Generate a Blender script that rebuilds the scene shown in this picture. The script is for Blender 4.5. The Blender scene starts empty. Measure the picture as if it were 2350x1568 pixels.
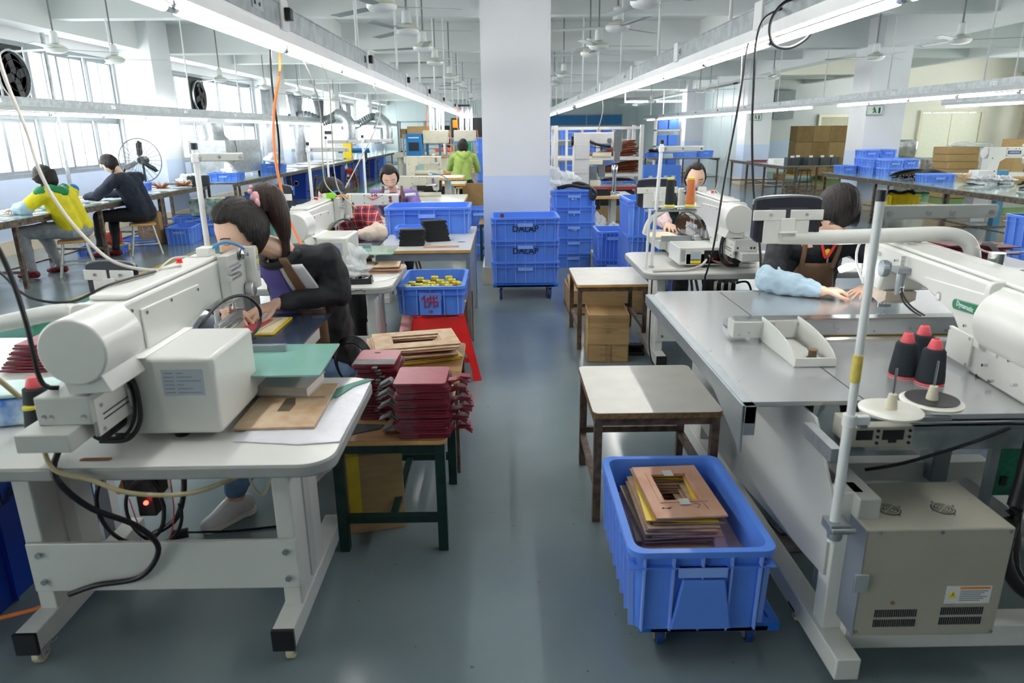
import bpy, bmesh, math, random
import numpy as np
from mathutils import Vector, Matrix, Euler
random.seed(7)
rnd = random.random
def U(a, b): return a + (b - a) * rnd()
PI = math.pi
scn = bpy.context.scene
COL = scn.collection
# ---------------------------------------------------------------- camera, world, exposure
cam_d = bpy.data.cameras.new('camera'); cam = bpy.data.objects.new('camera', cam_d); COL.objects.link(cam)
cam_d.sensor_width = 36; cam_d.lens = 1600 / 2350 * 36; cam_d.clip_start = .05; cam_d.clip_end = 200
_p, _y, _r = math.radians(16.8), math.radians(.55), .010
_f = Vector((math.sin(_y) * math.cos(_p), math.cos(_y) * math.cos(_p), -math.sin(_p)))
_rt = Vector((math.cos(_y), -math.sin(_y), 0)); _u = _rt.cross(_f)
_r2 = math.cos(_r) * _rt - math.sin(_r) * _u; _u2 = math.sin(_r) * _rt + math.cos(_r) * _u
m4 = Matrix((_r2, _u2, -_f)).transposed().to_4x4(); m4.translation = Vector((0, 0, 1.65)); cam.matrix_world = m4
cam_d.dof.use_dof = True; cam_d.dof.focus_distance = 4.8; cam_d.dof.aperture_fstop = 4.0
scn.camera = cam
scn.view_settings.view_transform = 'Standard'; scn.view_settings.look = 'None'
scn.view_settings.gamma = 1; scn.view_settings.exposure = 1.52; scn.view_settings.use_curve_mapping = False
w = bpy.data.worlds.new('overcast_sky'); scn.world = w; w.use_nodes = True
wn = w.node_tree.nodes['Background']; wn.inputs[0].default_value = (1, .99, .97, 1); wn.inputs[1].default_value = 4.4
TUBE_E = 19.0
# ---------------------------------------------------------------- materials
def lin(c):
    return tuple(((v / 255 / 12.92) if v / 255 <= .04045 else ((v / 255 + .055) / 1.055) ** 2.4) for v in c) + (1,)
MATS = {}
def M(name, c, rough=.5, metal=0, var=.06, scale=12, bump=0, bscale=60, spec=.5, kind=None, c2=None, alpha=None, coat=0, stretch=None, emit=0, trans=0):
    if name in MATS: return MATS[name]
    m = bpy.data.materials.new(name); m.use_nodes = True; nt = m.node_tree; N = nt.nodes; Lk = nt.links
    b = N['Principled BSDF']; b.inputs['Roughness'].default_value = rough; b.inputs['Metallic'].default_value = metal
    b.inputs['Specular IOR Level'].default_value = spec; b.inputs['Coat Weight'].default_value = coat; b.inputs['Coat Roughness'].default_value = .08
    C1 = lin(c); b.inputs['Base Color'].default_value = C1
    tc = N.new('ShaderNodeTexCoord'); mp = N.new('ShaderNodeMapping'); Lk.new(tc.outputs['Object'], mp.inputs[0])
    if stretch: mp.inputs['Scale'].default_value = stretch
    if var or c2:
        no = N.new('ShaderNodeTexNoise'); no.inputs['Scale'].default_value = scale; no.inputs['Detail'].default_value = 5; Lk.new(mp.outputs[0], no.inputs[0])
        rp = N.new('ShaderNodeValToRGB'); Lk.new(no.outputs[0], rp.inputs[0])
        a = tuple(v * (1 - var) for v in C1[:3]) + (1,); z = lin(c2) if c2 else tuple(min(1, v * (1 + var)) for v in C1[:3]) + (1,)
        rp.color_ramp.elements[0].position = .35; rp.color_ramp.elements[0].color = a
        rp.color_ramp.elements[1].position = .65; rp.color_ramp.elements[1].color = z
        Lk.new(rp.outputs[0], b.inputs['Base Color'])
    if bump:
        n2 = N.new('ShaderNodeTexNoise'); n2.inputs['Scale'].default_value = bscale; n2.inputs['Detail'].default_value = 4; Lk.new(mp.outputs[0], n2.inputs[0])
        bp = N.new('ShaderNodeBump'); bp.inputs['Strength'].default_value = bump; bp.inputs['Distance'].default_value = .01
        Lk.new(n2.outputs[0], bp.inputs['Height']); Lk.new(bp.outputs[0], b.inputs['Normal'])
    if emit: b.inputs['Emission Color'].default_value = C1; b.inputs['Emission Strength'].default_value = emit
    if trans:
        b.inputs['Transmission Weight'].default_value = trans
    if alpha is not None:
        tr = N.new('ShaderNodeBsdfTransparent'); mx = N.new('ShaderNodeMixShader'); mx.inputs[0].default_value = alpha
        tr.inputs[0].default_value = (.97, .99, .99, 1)
        Lk.new(tr.outputs[0], mx.inputs[1]); Lk.new(b.outputs[0], mx.inputs[2]); Lk.new(mx.outputs[0], N['Material Output'].inputs[0])
    MATS[name] = m; return m
WHITE = M('wall_paint', (217, 219, 221), .6, var=.02, scale=1.5)
CREAM = M('cream_paint', (236, 232, 216), .6, var=.02, scale=1.5)
BLUEW = M('blue_wainscot', (196, 210, 234), .5, var=.03, scale=2)
BASEB = M('beige_skirting', (214, 202, 178), .4, var=.06, scale=3)
CEIL = M('ceiling_paint', (208, 212, 211), .7, var=.02, scale=1)
ALU = M('aluminium_frame', (150, 158, 162), .4, .6, var=.05)
GALV = M('galvanised_steel', (176, 182, 184), .35, .75, var=.16, scale=14, bump=.05)
STEEL = M('steel_plate', (206, 208, 210), .24, .7, var=.05, scale=6, stretch=(1, .15, 1))
CHROME = M('chrome', (205, 207, 208), .15, 1, var=0)
DSTEEL = M('dark_steel_plate', (96, 112, 140), .22, .75, var=.18, scale=9)
GLASSW = M('window_glass', (235, 245, 245), .03, 0, var=0, alpha=.08)
PLAST = M('clear_plastic_bag', (240, 243, 245), .15, 0, var=.04, alpha=.45, bump=.6, bscale=25)
TEAL = M('teal_acrylic', (150, 206, 192), .12, 0, var=.04, scale=3, coat=.5, trans=.15)
MWHITE = M('machine_white', (214, 215, 210), .32, var=.02, scale=4, coat=.15)
MGREY = M('machine_grey_white', (192, 194, 190), .35, var=.02, scale=4)
CBOX = M('control_box_beige', (172, 170, 156), .45, var=.04, scale=3)
TTOP = M('white_laminate', (216, 216, 212), .28, var=.02, scale=4)
TEDGE = M('grey_table_edging', (158, 160, 158), .45, var=.03)
BLACK = M('black_plastic', (26, 26, 29), .4, var=.1)
CABLE = M('black_cable', (20, 20, 24), .45, var=0)
RUBBER = M('black_rubber', (24, 24, 25), .7, var=.1)
SCREEN = M('dark_panel_back', (34, 37, 48), .38, var=.05)
BLUEC = M('blue_crate_plastic', (92, 142, 238), .36, var=.04, scale=3, spec=.4)
BLUED = M('dolly_blue_plastic', (22, 104, 205), .4, var=.08, scale=8)
BLUEF = M('dark_blue_bin_plastic', (18, 62, 168), .4, var=.05, scale=3)
BLUEL = M('pale_blue_bin_plastic', (110, 156, 242), .38, var=.04, scale=3)
YELC = M('yellow_crate_plastic', (242, 218, 20), .4, var=.04)
RED = M('red_stool_plastic', (226, 40, 40), .25, var=.03, coat=.2)
REDL = M('red_leather', (124, 32, 48), .45, var=.12, scale=30, bump=.15, bscale=300)
REDP = M('pink_red_leather', (152, 58, 76), .4, var=.08, scale=30)
GREYL = M('grey_felt_lining', (122, 122, 124), .8, var=.08)
CARD = M('cardboard', (178, 146, 100), .75, var=.07, scale=8, stretch=(1, 1, 6))
CARDK = M('darker_cardboard', (160, 128, 84), .75, var=.08, scale=6)
WOODT = M('template_board', (214, 190, 160), .6, c2=(186, 152, 118), var=.1, scale=16)
PINKB = M('pink_template_board', (206, 164, 140), .55, c2=(188, 140, 116), var=.1, scale=10)
MAUVE = M('mauve_board', (196, 160, 166), .5, c2=(208, 178, 182), var=.05, scale=5)
YELB = M('yellow_acrylic_board', (216, 186, 50), .35, var=.08)
PLY = M('worn_plywood', (176, 134, 84), .5, c2=(120, 84, 50), var=.15, scale=7, stretch=(.4, 2, 1))
WOODE = M('wood_edge', (206, 160, 92), .5, var=.12, scale=12)
TOPW = M('white_worn_top', (220, 218, 210), .42, var=.04, scale=10)
RUST = M('rusty_brown_steel', (92, 76, 66), .5, .35, c2=(120, 100, 86), var=.3, scale=25)
DGREEN = M('dark_green_steel', (18, 52, 48), .4, .2, var=.25, scale=20)
BRSTEEL = M('bench_brown_steel', (88, 72, 60), .5, .3, c2=(126, 112, 98), var=.3, scale=20)
BGLASS = M('bench_glass_top', (150, 178, 176), .08, 0, var=.06, scale=2, coat=.4)
STOOLW = M('stool_seat_wood', (206, 160, 92), .45, var=.1, scale=10)
STOOLL = M('stool_silver_leg', (196, 196, 190), .4, .4, var=.05)
SKIN = M('skin', (232, 190, 164), .5, var=.03, scale=8)
HAIR = M('black_hair', (25, 20, 20), .5, var=.5, scale=60, bump=.9, bscale=160, stretch=(1, .6, .08), spec=.35)
HAIRB = M('brown_black_hair', (48, 32, 28), .5, var=.5, scale=60, bump=.9, bscale=160, stretch=(1, .6, .08), spec=.35)
LIP = M('lips', (190, 104, 100), .45, var=0)
DARKEYE = M('eyelashes', (32, 24, 22), .6, var=0)
BLKCL = M('black_jacket_cloth', (27, 29, 35), .75, var=.2, scale=14, bump=.2, bscale=120)
NAVYCL = M('navy_cloth', (25, 32, 52), .8, var=.15, scale=14, bump=.2)
GRNCL = M('dark_green_cloth', (20, 46, 44), .8, var=.15)
BRAPR = M('brown_apron_cloth', (120, 92, 70), .7, var=.08, scale=10, bump=.1)
DKAPR = M('dark_brown_apron_cloth', (84, 66, 54), .7, var=.08, scale=10)
YELCL = M('yellow_cloth', (228, 212, 20), .6, var=.05)
GREENH = M('green_hood_cloth', (12, 128, 78), .5, var=.1)
LTBLUE = M('light_blue_sleeve', (170, 194, 210), .7, var=.06)
PURPLE = M('purple_cloth', (124, 100, 162), .7, var=.08)
LILAC = M('lilac_collar', (222, 200, 222), .7, var=.05)
PURPT = M('violet_shirt', (98, 92, 168), .7, var=.06)
LIMECL = M('lime_green_cloth', (154, 178, 92), .75, var=.08)
CREAMSL = M('cream_sleeve', (218, 200, 184), .75, var=.05)
PATSL = M('patterned_sleeve', (200, 178, 160), .75, c2=(150, 120, 104), var=.1, scale=60)
WHITECL = M('white_cloth', (226, 228, 232), .7, var=.03)
JEANS = M('denim', (104, 136, 172), .8, var=.2, scale=20)
GREYTR = M('grey_trousers', (150, 154, 160), .8, var=.1)
BLKTR = M('black_trousers', (20, 21, 26), .8, var=.15)
SHOEW = M('white_shoe', (226, 224, 224), .45, var=.04)
SHOER = M('black_red_shoe', (40, 18, 24), .5, c2=(150, 24, 40), var=.2, scale=25)
CURT = M('silver_curtain', (150, 156, 162), .35, .35, var=.15, scale=6)
CURTB = M('beige_curtain', (196, 186, 166), .5, var=.12, scale=6)
FANW = M('fan_white', (222, 226, 224), .35, var=.02)
FANBL = M('fan_blade_grey', (150, 162, 160), .4, .2, var=.04)
RAILM = M('white_conduit', (226, 228, 228), .35, var=.02)
ORANGE = M('orange_cable', (232, 122, 54), .4, var=0)
ORG = M('orange_plastic', (238, 140, 20), .4, var=0)
WCABLE = M('white_cable', (190, 186, 178), .4, var=0)
BCABLE = M('beige_hose', (186, 172, 132), .4, var=0)
BROWNST = M('brown_leather_strap', (134, 72, 40), .5, c2=(92, 44, 26), var=.15, scale=25)
PANELG = M('grey_wall_panel', (188, 202, 204), .35, var=.03, scale=1)
PANELB = M('pale_blue_wall_panel', (196, 214, 220), .4, var=.02, scale=1)
BLUEM = M('machine_blue', (24, 116, 178), .4, var=.04)
PRESSB = M('press_beige', (196, 192, 174), .45, var=.05)
GREENM = M('green_machine_paint', (40, 160, 110), .45, var=.05)
LIME = M('lime_plastic', (140, 214, 40), .4, var=0)
YLAB = M('yellow_label', (238, 216, 40), .5, var=0)
RLAB = M('red_label', (226, 50, 52), .5, var=0)
GBADGE = M('green_badge', (10, 122, 70), .4, var=0)
INK = M('black_ink', (16, 20, 34), .7, var=0)
INKG = M('grey_ink', (120, 128, 140), .7, var=0)
REDINK = M('red_ink', (140, 40, 66), .7, var=0)
WINK = M('white_ink', (214, 222, 236), .7, var=0)
PAPER = M('white_paper', (232, 232, 230), .6, var=.02)
LBLUEP = M('grey_blue_label', (176, 188, 198), .5, var=.02)
BOTTLE = M('translucent_bottle', (226, 230, 228), .3, var=0, trans=.3)
GREENL = M('green_cutout_leather', (78, 138, 122), .6, var=.05)
DARKST = M('dark_strap', (22, 22, 26), .55, var=.2, scale=30)
SILVBAG = M('silver_wrap', (190, 194, 196), .22, .6, var=.25, scale=9, bump=.8, bscale=12)
GREYBAG = M('grey_clear_bag', (196, 198, 200), .2, .1, var=.3, scale=30, bump=.8, bscale=30)
BRUSH = M('brown_bristle', (150, 92, 40), .8, var=.3, scale=60)
TAN = M('tan_bristle', (206, 176, 140), .8, var=.2, scale=60)
BLKP = M('black_thread', (24, 30, 38), .75, var=.1, bump=.3, bscale=200, stretch=(1, 1, 8))
ORTH = M('orange_thread', (200, 110, 54), .5, var=.12, scale=90, stretch=(1, 1, 6))
PINKC = M('pink_cone', (232, 96, 104), .5, var=.03)
SPOOLY = M('yellow_spool_end', (222, 212, 70), .5, var=0)
BEIGEP = M('beige_plastic', (226, 220, 196), .45, var=.02)
CERAM = M('caster_wheel', (216, 206, 176), .4, var=.03)
DUCTD = M('flexible_duct', (120, 128, 132), .4, .5, var=.1)
# epoxy floor with worn green lanes and yellow lines
def floor_mat():
    m = bpy.data.materials.new('epoxy_floor'); m.use_nodes = True; nt = m.node_tree; N = nt.nodes; Lk = nt.links; b = N['Principled BSDF']
    tc = N.new('ShaderNodeTexCoord'); sp = N.new('ShaderNodeSeparateXYZ'); Lk.new(tc.outputs['Object'], sp.inputs[0])
    no = N.new('ShaderNodeTexNoise'); no.inputs['Scale'].default_value = .9; no.inputs['Detail'].default_value = 8; Lk.new(tc.outputs['Object'], no.inputs[0])
    rp = N.new('ShaderNodeValToRGB'); Lk.new(no.outputs[0], rp.inputs[0])
    rp.color_ramp.elements[0].position = .3; rp.color_ramp.elements[0].color = lin((106, 121, 126))
    rp.color_ramp.elements[1].position = .7; rp.color_ramp.elements[1].color = lin((126, 140, 145))
    def band(lo, hi, base, col):
        a = N.new('ShaderNodeMath'); a.operation = 'GREATER_THAN'; a.inputs[1].default_value = lo; Lk.new(sp.outputs[0], a.inputs[0])
        c = N.new('ShaderNodeMath'); c.operation = 'LESS_THAN'; c.inputs[1].default_value = hi; Lk.new(sp.outputs[0], c.inputs[0])
        d = N.new('ShaderNodeMath'); d.operation = 'MULTIPLY'; Lk.new(a.outputs[0], d.inputs[0]); Lk.new(c.outputs[0], d.inputs[1])
        mx = N.new('ShaderNodeMix'); mx.data_type = 'RGBA'; Lk.new(d.outputs[0], mx.inputs[0]); Lk.new(base, mx.inputs[6]); mx.inputs[7].default_value = lin(col); return mx.outputs[2]
    o = band(-4.48, -3.3, rp.outputs[0], (34, 118, 98)); o = band(-4.56, -4.48, o, (206, 182, 60))
    o = band(9.6, 13.0, o, (34, 132, 88)); o = band(9.5, 9.6, o, (206, 190, 70))
    v = N.new('ShaderNodeTexNoise'); v.inputs['Scale'].default_value = 30; v.inputs['Detail'].default_value = 2; Lk.new(tc.outputs['Object'], v.inputs[0])
    r2 = N.new('ShaderNodeValToRGB'); r2.color_ramp.elements[0].position = .22; r2.color_ramp.elements[0].color = (.55, .55, .55, 1); r2.color_ramp.elements[1].position = .27; r2.color_ramp.elements[1].color = (1, 1, 1, 1); Lk.new(v.outputs[0], r2.inputs[0])
    mm = N.new('ShaderNodeMix'); mm.data_type = 'RGBA'; mm.blend_type = 'MULTIPLY'; mm.inputs[0].default_value = 1; Lk.new(o, mm.inputs[6]); Lk.new(r2.outputs[0], mm.inputs[7]); Lk.new(mm.outputs[2], b.inputs['Base Color'])
    b.inputs['Roughness'].default_value = .17; b.inputs['Specular IOR Level'].default_value = .55
    n2 = N.new('ShaderNodeTexNoise'); n2.inputs['Scale'].default_value = 3; n2.inputs['Detail'].default_value = 3; Lk.new(tc.outputs['Object'], n2.inputs[0])
    n3 = N.new('ShaderNodeTexNoise'); n3.inputs['Scale'].default_value = 120; Lk.new(tc.outputs['Object'], n3.inputs[0])
    bp = N.new('ShaderNodeBump'); bp.inputs['Strength'].default_value = .06; bp.inputs['Distance'].default_value = .02; Lk.new(n2.outputs[0], bp.inputs['Height'])
    b2 = N.new('ShaderNodeBump'); b2.inputs['Strength'].default_value = .05; b2.inputs['Distance'].default_value = .003; Lk.new(n3.outputs[0], b2.inputs['Height']); Lk.new(bp.outputs[0], b2.inputs['Normal']); Lk.new(b2.outputs[0], b.inputs['Normal'])
    return m
FLOORM = floor_mat()
def plaid():
    m = bpy.data.materials.new('red_plaid_cloth'); m.use_nodes = True; nt = m.node_tree; N = nt.nodes; Lk = nt.links; b = N['Principled BSDF']; b.inputs['Roughness'].default_value = .8
    tc = N.new('ShaderNodeTexCoord'); prev = None; col = lin((176, 40, 58))
    for ax, ph, sc, c, t in (('X', 0, 22, (44, 34, 70), .80), ('Z', 0, 22, (44, 34, 70), .80), ('X', 1.4, 22, (226, 196, 170), .985), ('Z', 1.4, 22, (226, 196, 170), .985)):
        wv = N.new('ShaderNodeTexWave'); wv.bands_direction = ax; wv.inputs['Scale'].default_value = sc / 6.28 * 1.6; wv.inputs['Phase Offset'].default_value = ph * 2.2; wv.inputs['Distortion'].default_value = .8
        Lk.new(tc.outputs['Object'], wv.inputs[0]); g = N.new('ShaderNodeMath'); g.operation = 'GREATER_THAN'; g.inputs[1].default_value = t; Lk.new(wv.outputs['Fac'], g.inputs[0])
        mx = N.new('ShaderNodeMix'); mx.data_type = 'RGBA'; mu = N.new('ShaderNodeMath'); mu.operation = 'MULTIPLY'; mu.inputs[1].default_value = .7; Lk.new(g.outputs[0], mu.inputs[0]); Lk.new(mu.outputs[0], mx.inputs[0])
        if prev: Lk.new(prev, mx.inputs[6])
        else: mx.inputs[6].default_value = col
        mx.inputs[7].default_value = lin(c); prev = mx.outputs[2]
    Lk.new(prev, b.inputs['Base Color']); return m
PLAID = plaid()
TUBE = bpy.data.materials.new('lit_tube'); TUBE.use_nodes = True
_n = TUBE.node_tree.nodes; _e = _n.new('ShaderNodeEmission'); _e.inputs[0].default_value = (1, .985, .96, 1); _e.inputs[1].default_value = TUBE_E
TUBE.node_tree.links.new(_e.outputs[0], _n['Material Output'].inputs[0])
# ---------------------------------------------------------------- geometry helpers: each returns (verts, faces)
def BB(x0, x1, y0, y1, z0, z1):
    v = [(x0, y0, z0), (x1, y0, z0), (x1, y1, z0), (x0, y1, z0), (x0, y0, z1), (x1, y0, z1), (x1, y1, z1), (x0, y1, z1)]
    return v, [(0, 3, 2, 1), (4, 5, 6, 7), (0, 1, 5, 4), (1, 2, 6, 5), (2, 3, 7, 6), (3, 0, 4, 7)]
def TM(g, m): return [tuple(m @ Vector(p)) for p in g[0]], g[1]
def B(cx, cy, cz, sx, sy, sz, rz=0, rx=0, ry=0):
    g = BB(-sx / 2, sx / 2, -sy / 2, sy / 2, -sz / 2, sz / 2)
    return TM(g, Matrix.Translation((cx, cy, cz)) @ Euler((rx, ry, rz)).to_matrix().to_4x4())
def C(p0, p1, r0, r1=None, n=14):
    if r1 is None: r1 = r0
    p0, p1 = Vector(p0), Vector(p1); d = (p1 - p0).normalized(); a = d.orthogonal().normalized(); b = d.cross(a)
    v = []; f = []
    for p, r in ((p0, r0), (p1, r1)):
        for i in range(n):
            t = 2 * PI * i / n; v.append(tuple(p + a * (r * math.cos(t)) + b * (r * math.sin(t))))
    for i in range(n): j = (i + 1) % n; f.append((i, j, n + j, n + i))
    f.append(tuple(range(n))[::-1]); f.append(tuple(range(n, 2 * n))); return v, f
def L(prof, o=(0, 0, 0), n=20, ax='z'):
    v = []; f = []; m = len(prof)
    for r, z in prof:
        for i in range(n):
            t = 2 * PI * i / n; x, y = max(r, 1e-4) * math.cos(t), max(r, 1e-4) * math.sin(t)
            p = {'z': (x, y, z), 'y': (x, z, y), 'x': (z, x, y)}[ax]; v.append((p[0] + o[0], p[1] + o[1], p[2] + o[2]))
    for k in range(m - 1):
        for i in range(n):
            j = (i + 1) % n; f.append((k * n + i, k * n + j, (k + 1) * n + j, (k + 1) * n + i))
    f.append(tuple(range(n))[::-1]); f.append(tuple(range((m - 1) * n, m * n))); return v, f
def PR(pts, ax, a, b):
    n = len(pts); v = []
    for h in (a, b):
        for p, q in pts: v.append({'z': (p, q, h), 'y': (p, h, q), 'x': (h, p, q)}[ax])
    f = [(i, (i + 1) % n, n + (i + 1) % n, n + i) for i in range(n)]
    f.append(tuple(range(n))[::-1]); f.append(tuple(range(n, 2 * n))); return v, f
def rr(x0, x1, y0, y1, r, k=5):
    o = []
    for cx, cy, a in ((x1 - r, y0 + r, -PI / 2), (x1 - r, y1 - r, 0), (x0 + r, y1 - r, PI / 2), (x0 + r, y0 + r, PI)):
        for i in range(k + 1): t = a + PI / 2 * i / k; o.append((cx + r * math.cos(t), cy + r * math.sin(t)))
    return o
def T(pts, r, n=8, res=6, smooth=True):
    P = [Vector(p) for p in pts]
    if smooth and len(P) > 2:
        Q = []
        for i in range(len(P) - 1):
            a, b, c, d = P[max(i - 1, 0)], P[i], P[i + 1], P[min(i + 2, len(P) - 1)]
            for k in range(res):
                t = k / res; Q.append(.5 * ((2 * b) + (c - a) * t + (2 * a - 5 * b + 4 * c - d) * t * t + (3 * b - a - 3 * c + d) * t ** 3))
        Q.append(P[-1]); P = Q
    v = []; f = []; up = Vector((.13, .21, .97)).normalized()
    for i, p in enumerate(P):
        d = (P[min(i + 1, len(P) - 1)] - P[max(i - 1, 0)])
        d = d.normalized() if d.length > 1e-9 else Vector((0, 0, 1))
        a = d.cross(up); a = a.normalized() if a.length > .05 else d.orthogonal().normalized(); b = d.cross(a)
        rad = r(i / (len(P) - 1)) if callable(r) else r
        for k in range(n): t = 2 * PI * k / n; v.append(tuple(p + a * (rad * math.cos(t)) + b * (rad * math.sin(t))))
    m = len(P)
    for i in range(m - 1):
        for k in range(n): j = (k + 1) % n; f.append((i * n + k, i * n + j, (i + 1) * n + j, (i + 1) * n + k))
    f.append(tuple(range(n))[::-1]); f.append(tuple(range((m - 1) * n, m * n))); return v, f
def SP(c, r, n=12, m=8, fn=None):
    if not hasattr(r, '__len__'): r = (r, r, r)
    v = []; f = []
    for i in range(1, m):
        t = PI * i / m
        for k in range(n):
            p = 2 * PI * k / n; d = (math.sin(t) * math.cos(p), math.sin(t) * math.sin(p), math.cos(t)); s = fn(d) if fn else 1
            v.append((c[0] + r[0] * d[0] * s, c[1] + r[1] * d[1] * s, c[2] + r[2] * d[2] * s))
    s1 = fn((0, 0, 1)) if fn else 1; s2 = fn((0, 0, -1)) if fn else 1
    v.append((c[0], c[1], c[2] + r[2] * s1)); v.append((c[0], c[1], c[2] - r[2] * s2)); a, b = len(v) - 2, len(v) - 1
    for i in range(m - 2):
        for k in range(n): j = (k + 1) % n; f.append((i * n + k, (i + 1) * n + k, (i + 1) * n + j, i * n + j))
    for k in range(n):
        j = (k + 1) % n; f.append((a, k, j)); f.append((b, (m - 2) * n + j, (m - 2) * n + k))
    return v, f
def RING(x0, x1, y0, y1, hx0, hx1, hy0, hy1, z0, z1):  # flat frame with a rectangular opening
    v = []
    for z in (z0, z1): v += [(x0, y0, z), (x1, y0, z), (x1, y1, z), (x0, y1, z), (hx0, hy0, z), (hx1, hy0, z), (hx1, hy1, z), (hx0, hy1, z)]
    f = []
    for i in range(4):
        j = (i + 1) % 4
        f += [(j, i, 4 + i, 4 + j), (8 + i, 8 + j, 12 + j, 12 + i), (i, j, 8 + j, 8 + i), (4 + j, 4 + i, 12 + i, 12 + j)]
    return v, f
def MV(g, t=(0, 0, 0), rz=0, s=1):
    m = Matrix.Translation(t) @ Matrix.Rotation(rz, 4, 'Z') @ Matrix.Scale(s, 4)
    return TM(g, m)
def MX(g, x0): return [(2 * x0 - p[0], p[1], p[2]) for p in g[0]], [tuple(reversed(q)) for q in g[1]]
# ---------------------------------------------------------------- object helpers
def mesh(name, geo, mat, smooth=True, ang=.7):
    if isinstance(geo, tuple): geo = [geo]
    V = []; F = []
    for v, f in geo:
        o = len(V); V += v; F += [tuple(i + o for i in q) for q in f]
    me = bpy.data.meshes.new(name); me.from_pydata(V, [], F); me.materials.append(mat)
    if smooth: me.shade_smooth(); me.set_sharp_from_angle(angle=ang)
    return me
def part(name, mat, geo, parent=None, wd=False, bev=0, seg=2, label=None, kind=None, loc=None, rot=None, smooth=True, me=None):
    if me is None:
        if isinstance(geo, tuple): geo = [geo]
        if wd and parent is not None:
            o = Vector((0, 0, 0)); q = parent
            while q is not None: o += q.location; q = q.parent
            geo = [([(p[0] - o.x, p[1] - o.y, p[2] - o.z) for p in v], f) for v, f in geo]
        me = mesh(name, geo, mat, smooth)
    ob = bpy.data.objects.new(name, me); COL.objects.link(ob)
    if parent is not None: ob.parent = parent
    if loc is not None: ob.location = loc
    if rot is not None: ob.rotation_euler = rot
    if bev:
        md = ob.modifiers.new('bevel', 'BEVEL'); md.width = bev; md.segments = seg; md.limit_method = 'ANGLE'; md.angle_limit = .6; md.harden_normals = False
    if label: ob['label'] = label
    if kind: ob['kind'] = kind
    return ob
def tag(o, label, cat, group=None):
    o['label'] = label; o['category'] = cat
    if group: o['group'] = group
    return o
def thing(name, label, cat, loc=(0, 0, 0), rz=0, group=None):
    o = bpy.data.objects.new(name, None); COL.objects.link(o); o.location = loc; o.rotation_euler = (0, 0, rz); o.empty_display_size = .1
    return tag(o, label, cat, group)
def solo(name, label, cat, mat, geo, loc=None, rz=0, group=None, bev=0, me=None, rot=None, kind=None, smooth=True):
    """top-level thing that is one mesh; geometry in local coordinates when loc is given, else in world ones (origin moved to its base)"""
    if loc is None:
        if isinstance(geo, tuple): geo = [geo]
        A = np.array([p for v, f in geo for p in v]); c = Vector((float(A[:, 0].mean()), float(A[:, 1].mean()), float(A[:, 2].min())))
        geo = [([(p[0] - c.x, p[1] - c.y, p[2] - c.z) for p in v], f) for v, f in geo]; loc = c
    o = part(name, mat, geo, bev=bev, loc=loc, rot=rot or (0, 0, rz), me=me, kind=kind, smooth=smooth)
    return tag(o, label, cat, group)
def struct(name, mat, geo, parent=None, bev=0, me=None, loc=None, wd=False):
    o = part(name, mat, geo, parent, bev=bev, me=me, loc=loc, wd=wd)
    if parent is None: o['kind'] = 'structure'
    return o
def dup(root, loc=None, rz=None, label=None, group=None, cat=None):
    def cp(o, par):
        c = o.copy(); COL.objects.link(c)
        if par is not None: c.parent = par
        for ch in list(KIDS.get(o.name, [])): cp(ch, c)
        return c
    KIDS = {}
    for o in root.children_recursive: KIDS.setdefault(o.parent.name, []).append(o)
    r = cp(root, None)
    if loc is not None: r.location = loc
    if rz is not None: r.rotation_euler = (0, 0, rz)
    if label: r['label'] = label
    if group: r['group'] = group
    if cat: r['category'] = cat
    return r
def text(body, mat, size, parent, loc, rot, ext=.0006, name='lettering'):
    cu = bpy.data.curves.new(name, 'FONT'); cu.body = body; cu.size = size; cu.extrude = ext; cu.align_x = 'CENTER'; cu.align_y = 'CENTER'; cu.resolution_u = 2; cu.offset = size * .006; cu.materials.append(mat)
    tmp = bpy.data.objects.new('tmp', cu); COL.objects.link(tmp); dg = bpy.context.evaluated_depsgraph_get()
    me = bpy.data.meshes.new_from_object(tmp.evaluated_get(dg)); me.name = name
    bpy.data.objects.remove(tmp); bpy.data.curves.remove(cu)
    if not me.materials: me.materials.append(mat)
    o = bpy.data.objects.new(name, me); COL.objects.link(o)
    if parent is not None: o.parent = parent
    o.location = loc; o.rotation_euler = rot; o['kind'] = 'stuff'; return o
ORD = ['nearest', 'second nearest', 'third nearest', 'fourth nearest', 'fifth nearest', 'sixth nearest', 'seventh nearest', 'eighth nearest', 'ninth nearest', 'tenth nearest', 'eleventh nearest', 'twelfth nearest']
# ================================================================ room shell
YB, YF = -6.0, 43.0; XL, XR = -7.15, 15.4; ZC = 3.7
struct('floor', FLOORM, BB(XL - .3, XR + .3, YB, YF + .3, -.1, 0))
struct('ceiling', CEIL, BB(XL - .3, XR + .3, YB, YF + .3, ZC, ZC + .15))
COLY = [.4, 7.7, 14.6, 21.8, 29.0, 36.2]
beam = None
for y in (-3, .6, 4.2, 7.9, 11.3, 14.9, 18.5, 22.1, 25.7, 29.3, 32.9, 36.5, 40.1):
    big = any(abs(y - c) < .6 for c in COLY)
    o = struct('trim_1', CEIL, BB(XL, XR, y, y + (.35 if big else .25), ZC - (.52 if big else .4), ZC)); o.name = 'ceiling_beam'
for x in (XL + .1, .15 - .2, 7.45, 3.9, -3.4, 11.6, XR - .4):
    main = x in (.15 - .2, 7.45, XL + .1, XR - .4)
    o = struct('ceiling_beam', CEIL, BB(x, x + (.4 if main else .25), YB, YF, ZC - (.55 if main else .42), ZC - .002))
def column(x0, x1, y0, y1, nm='column'):
    r = struct(nm, WHITE, BB(x0, x1, y0, y1, 1.19, ZC))
    part('blue_band', BLUEW, BB(x0 - .002, x1 + .002, y0 - .002, y1 + .002, .2, 1.19), r)
    part('skirting', BASEB, BB(x0 - .025, x1 + .025, y0 - .025, y1 + .025, 0, .2), r, bev=.004)
    return r
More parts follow.
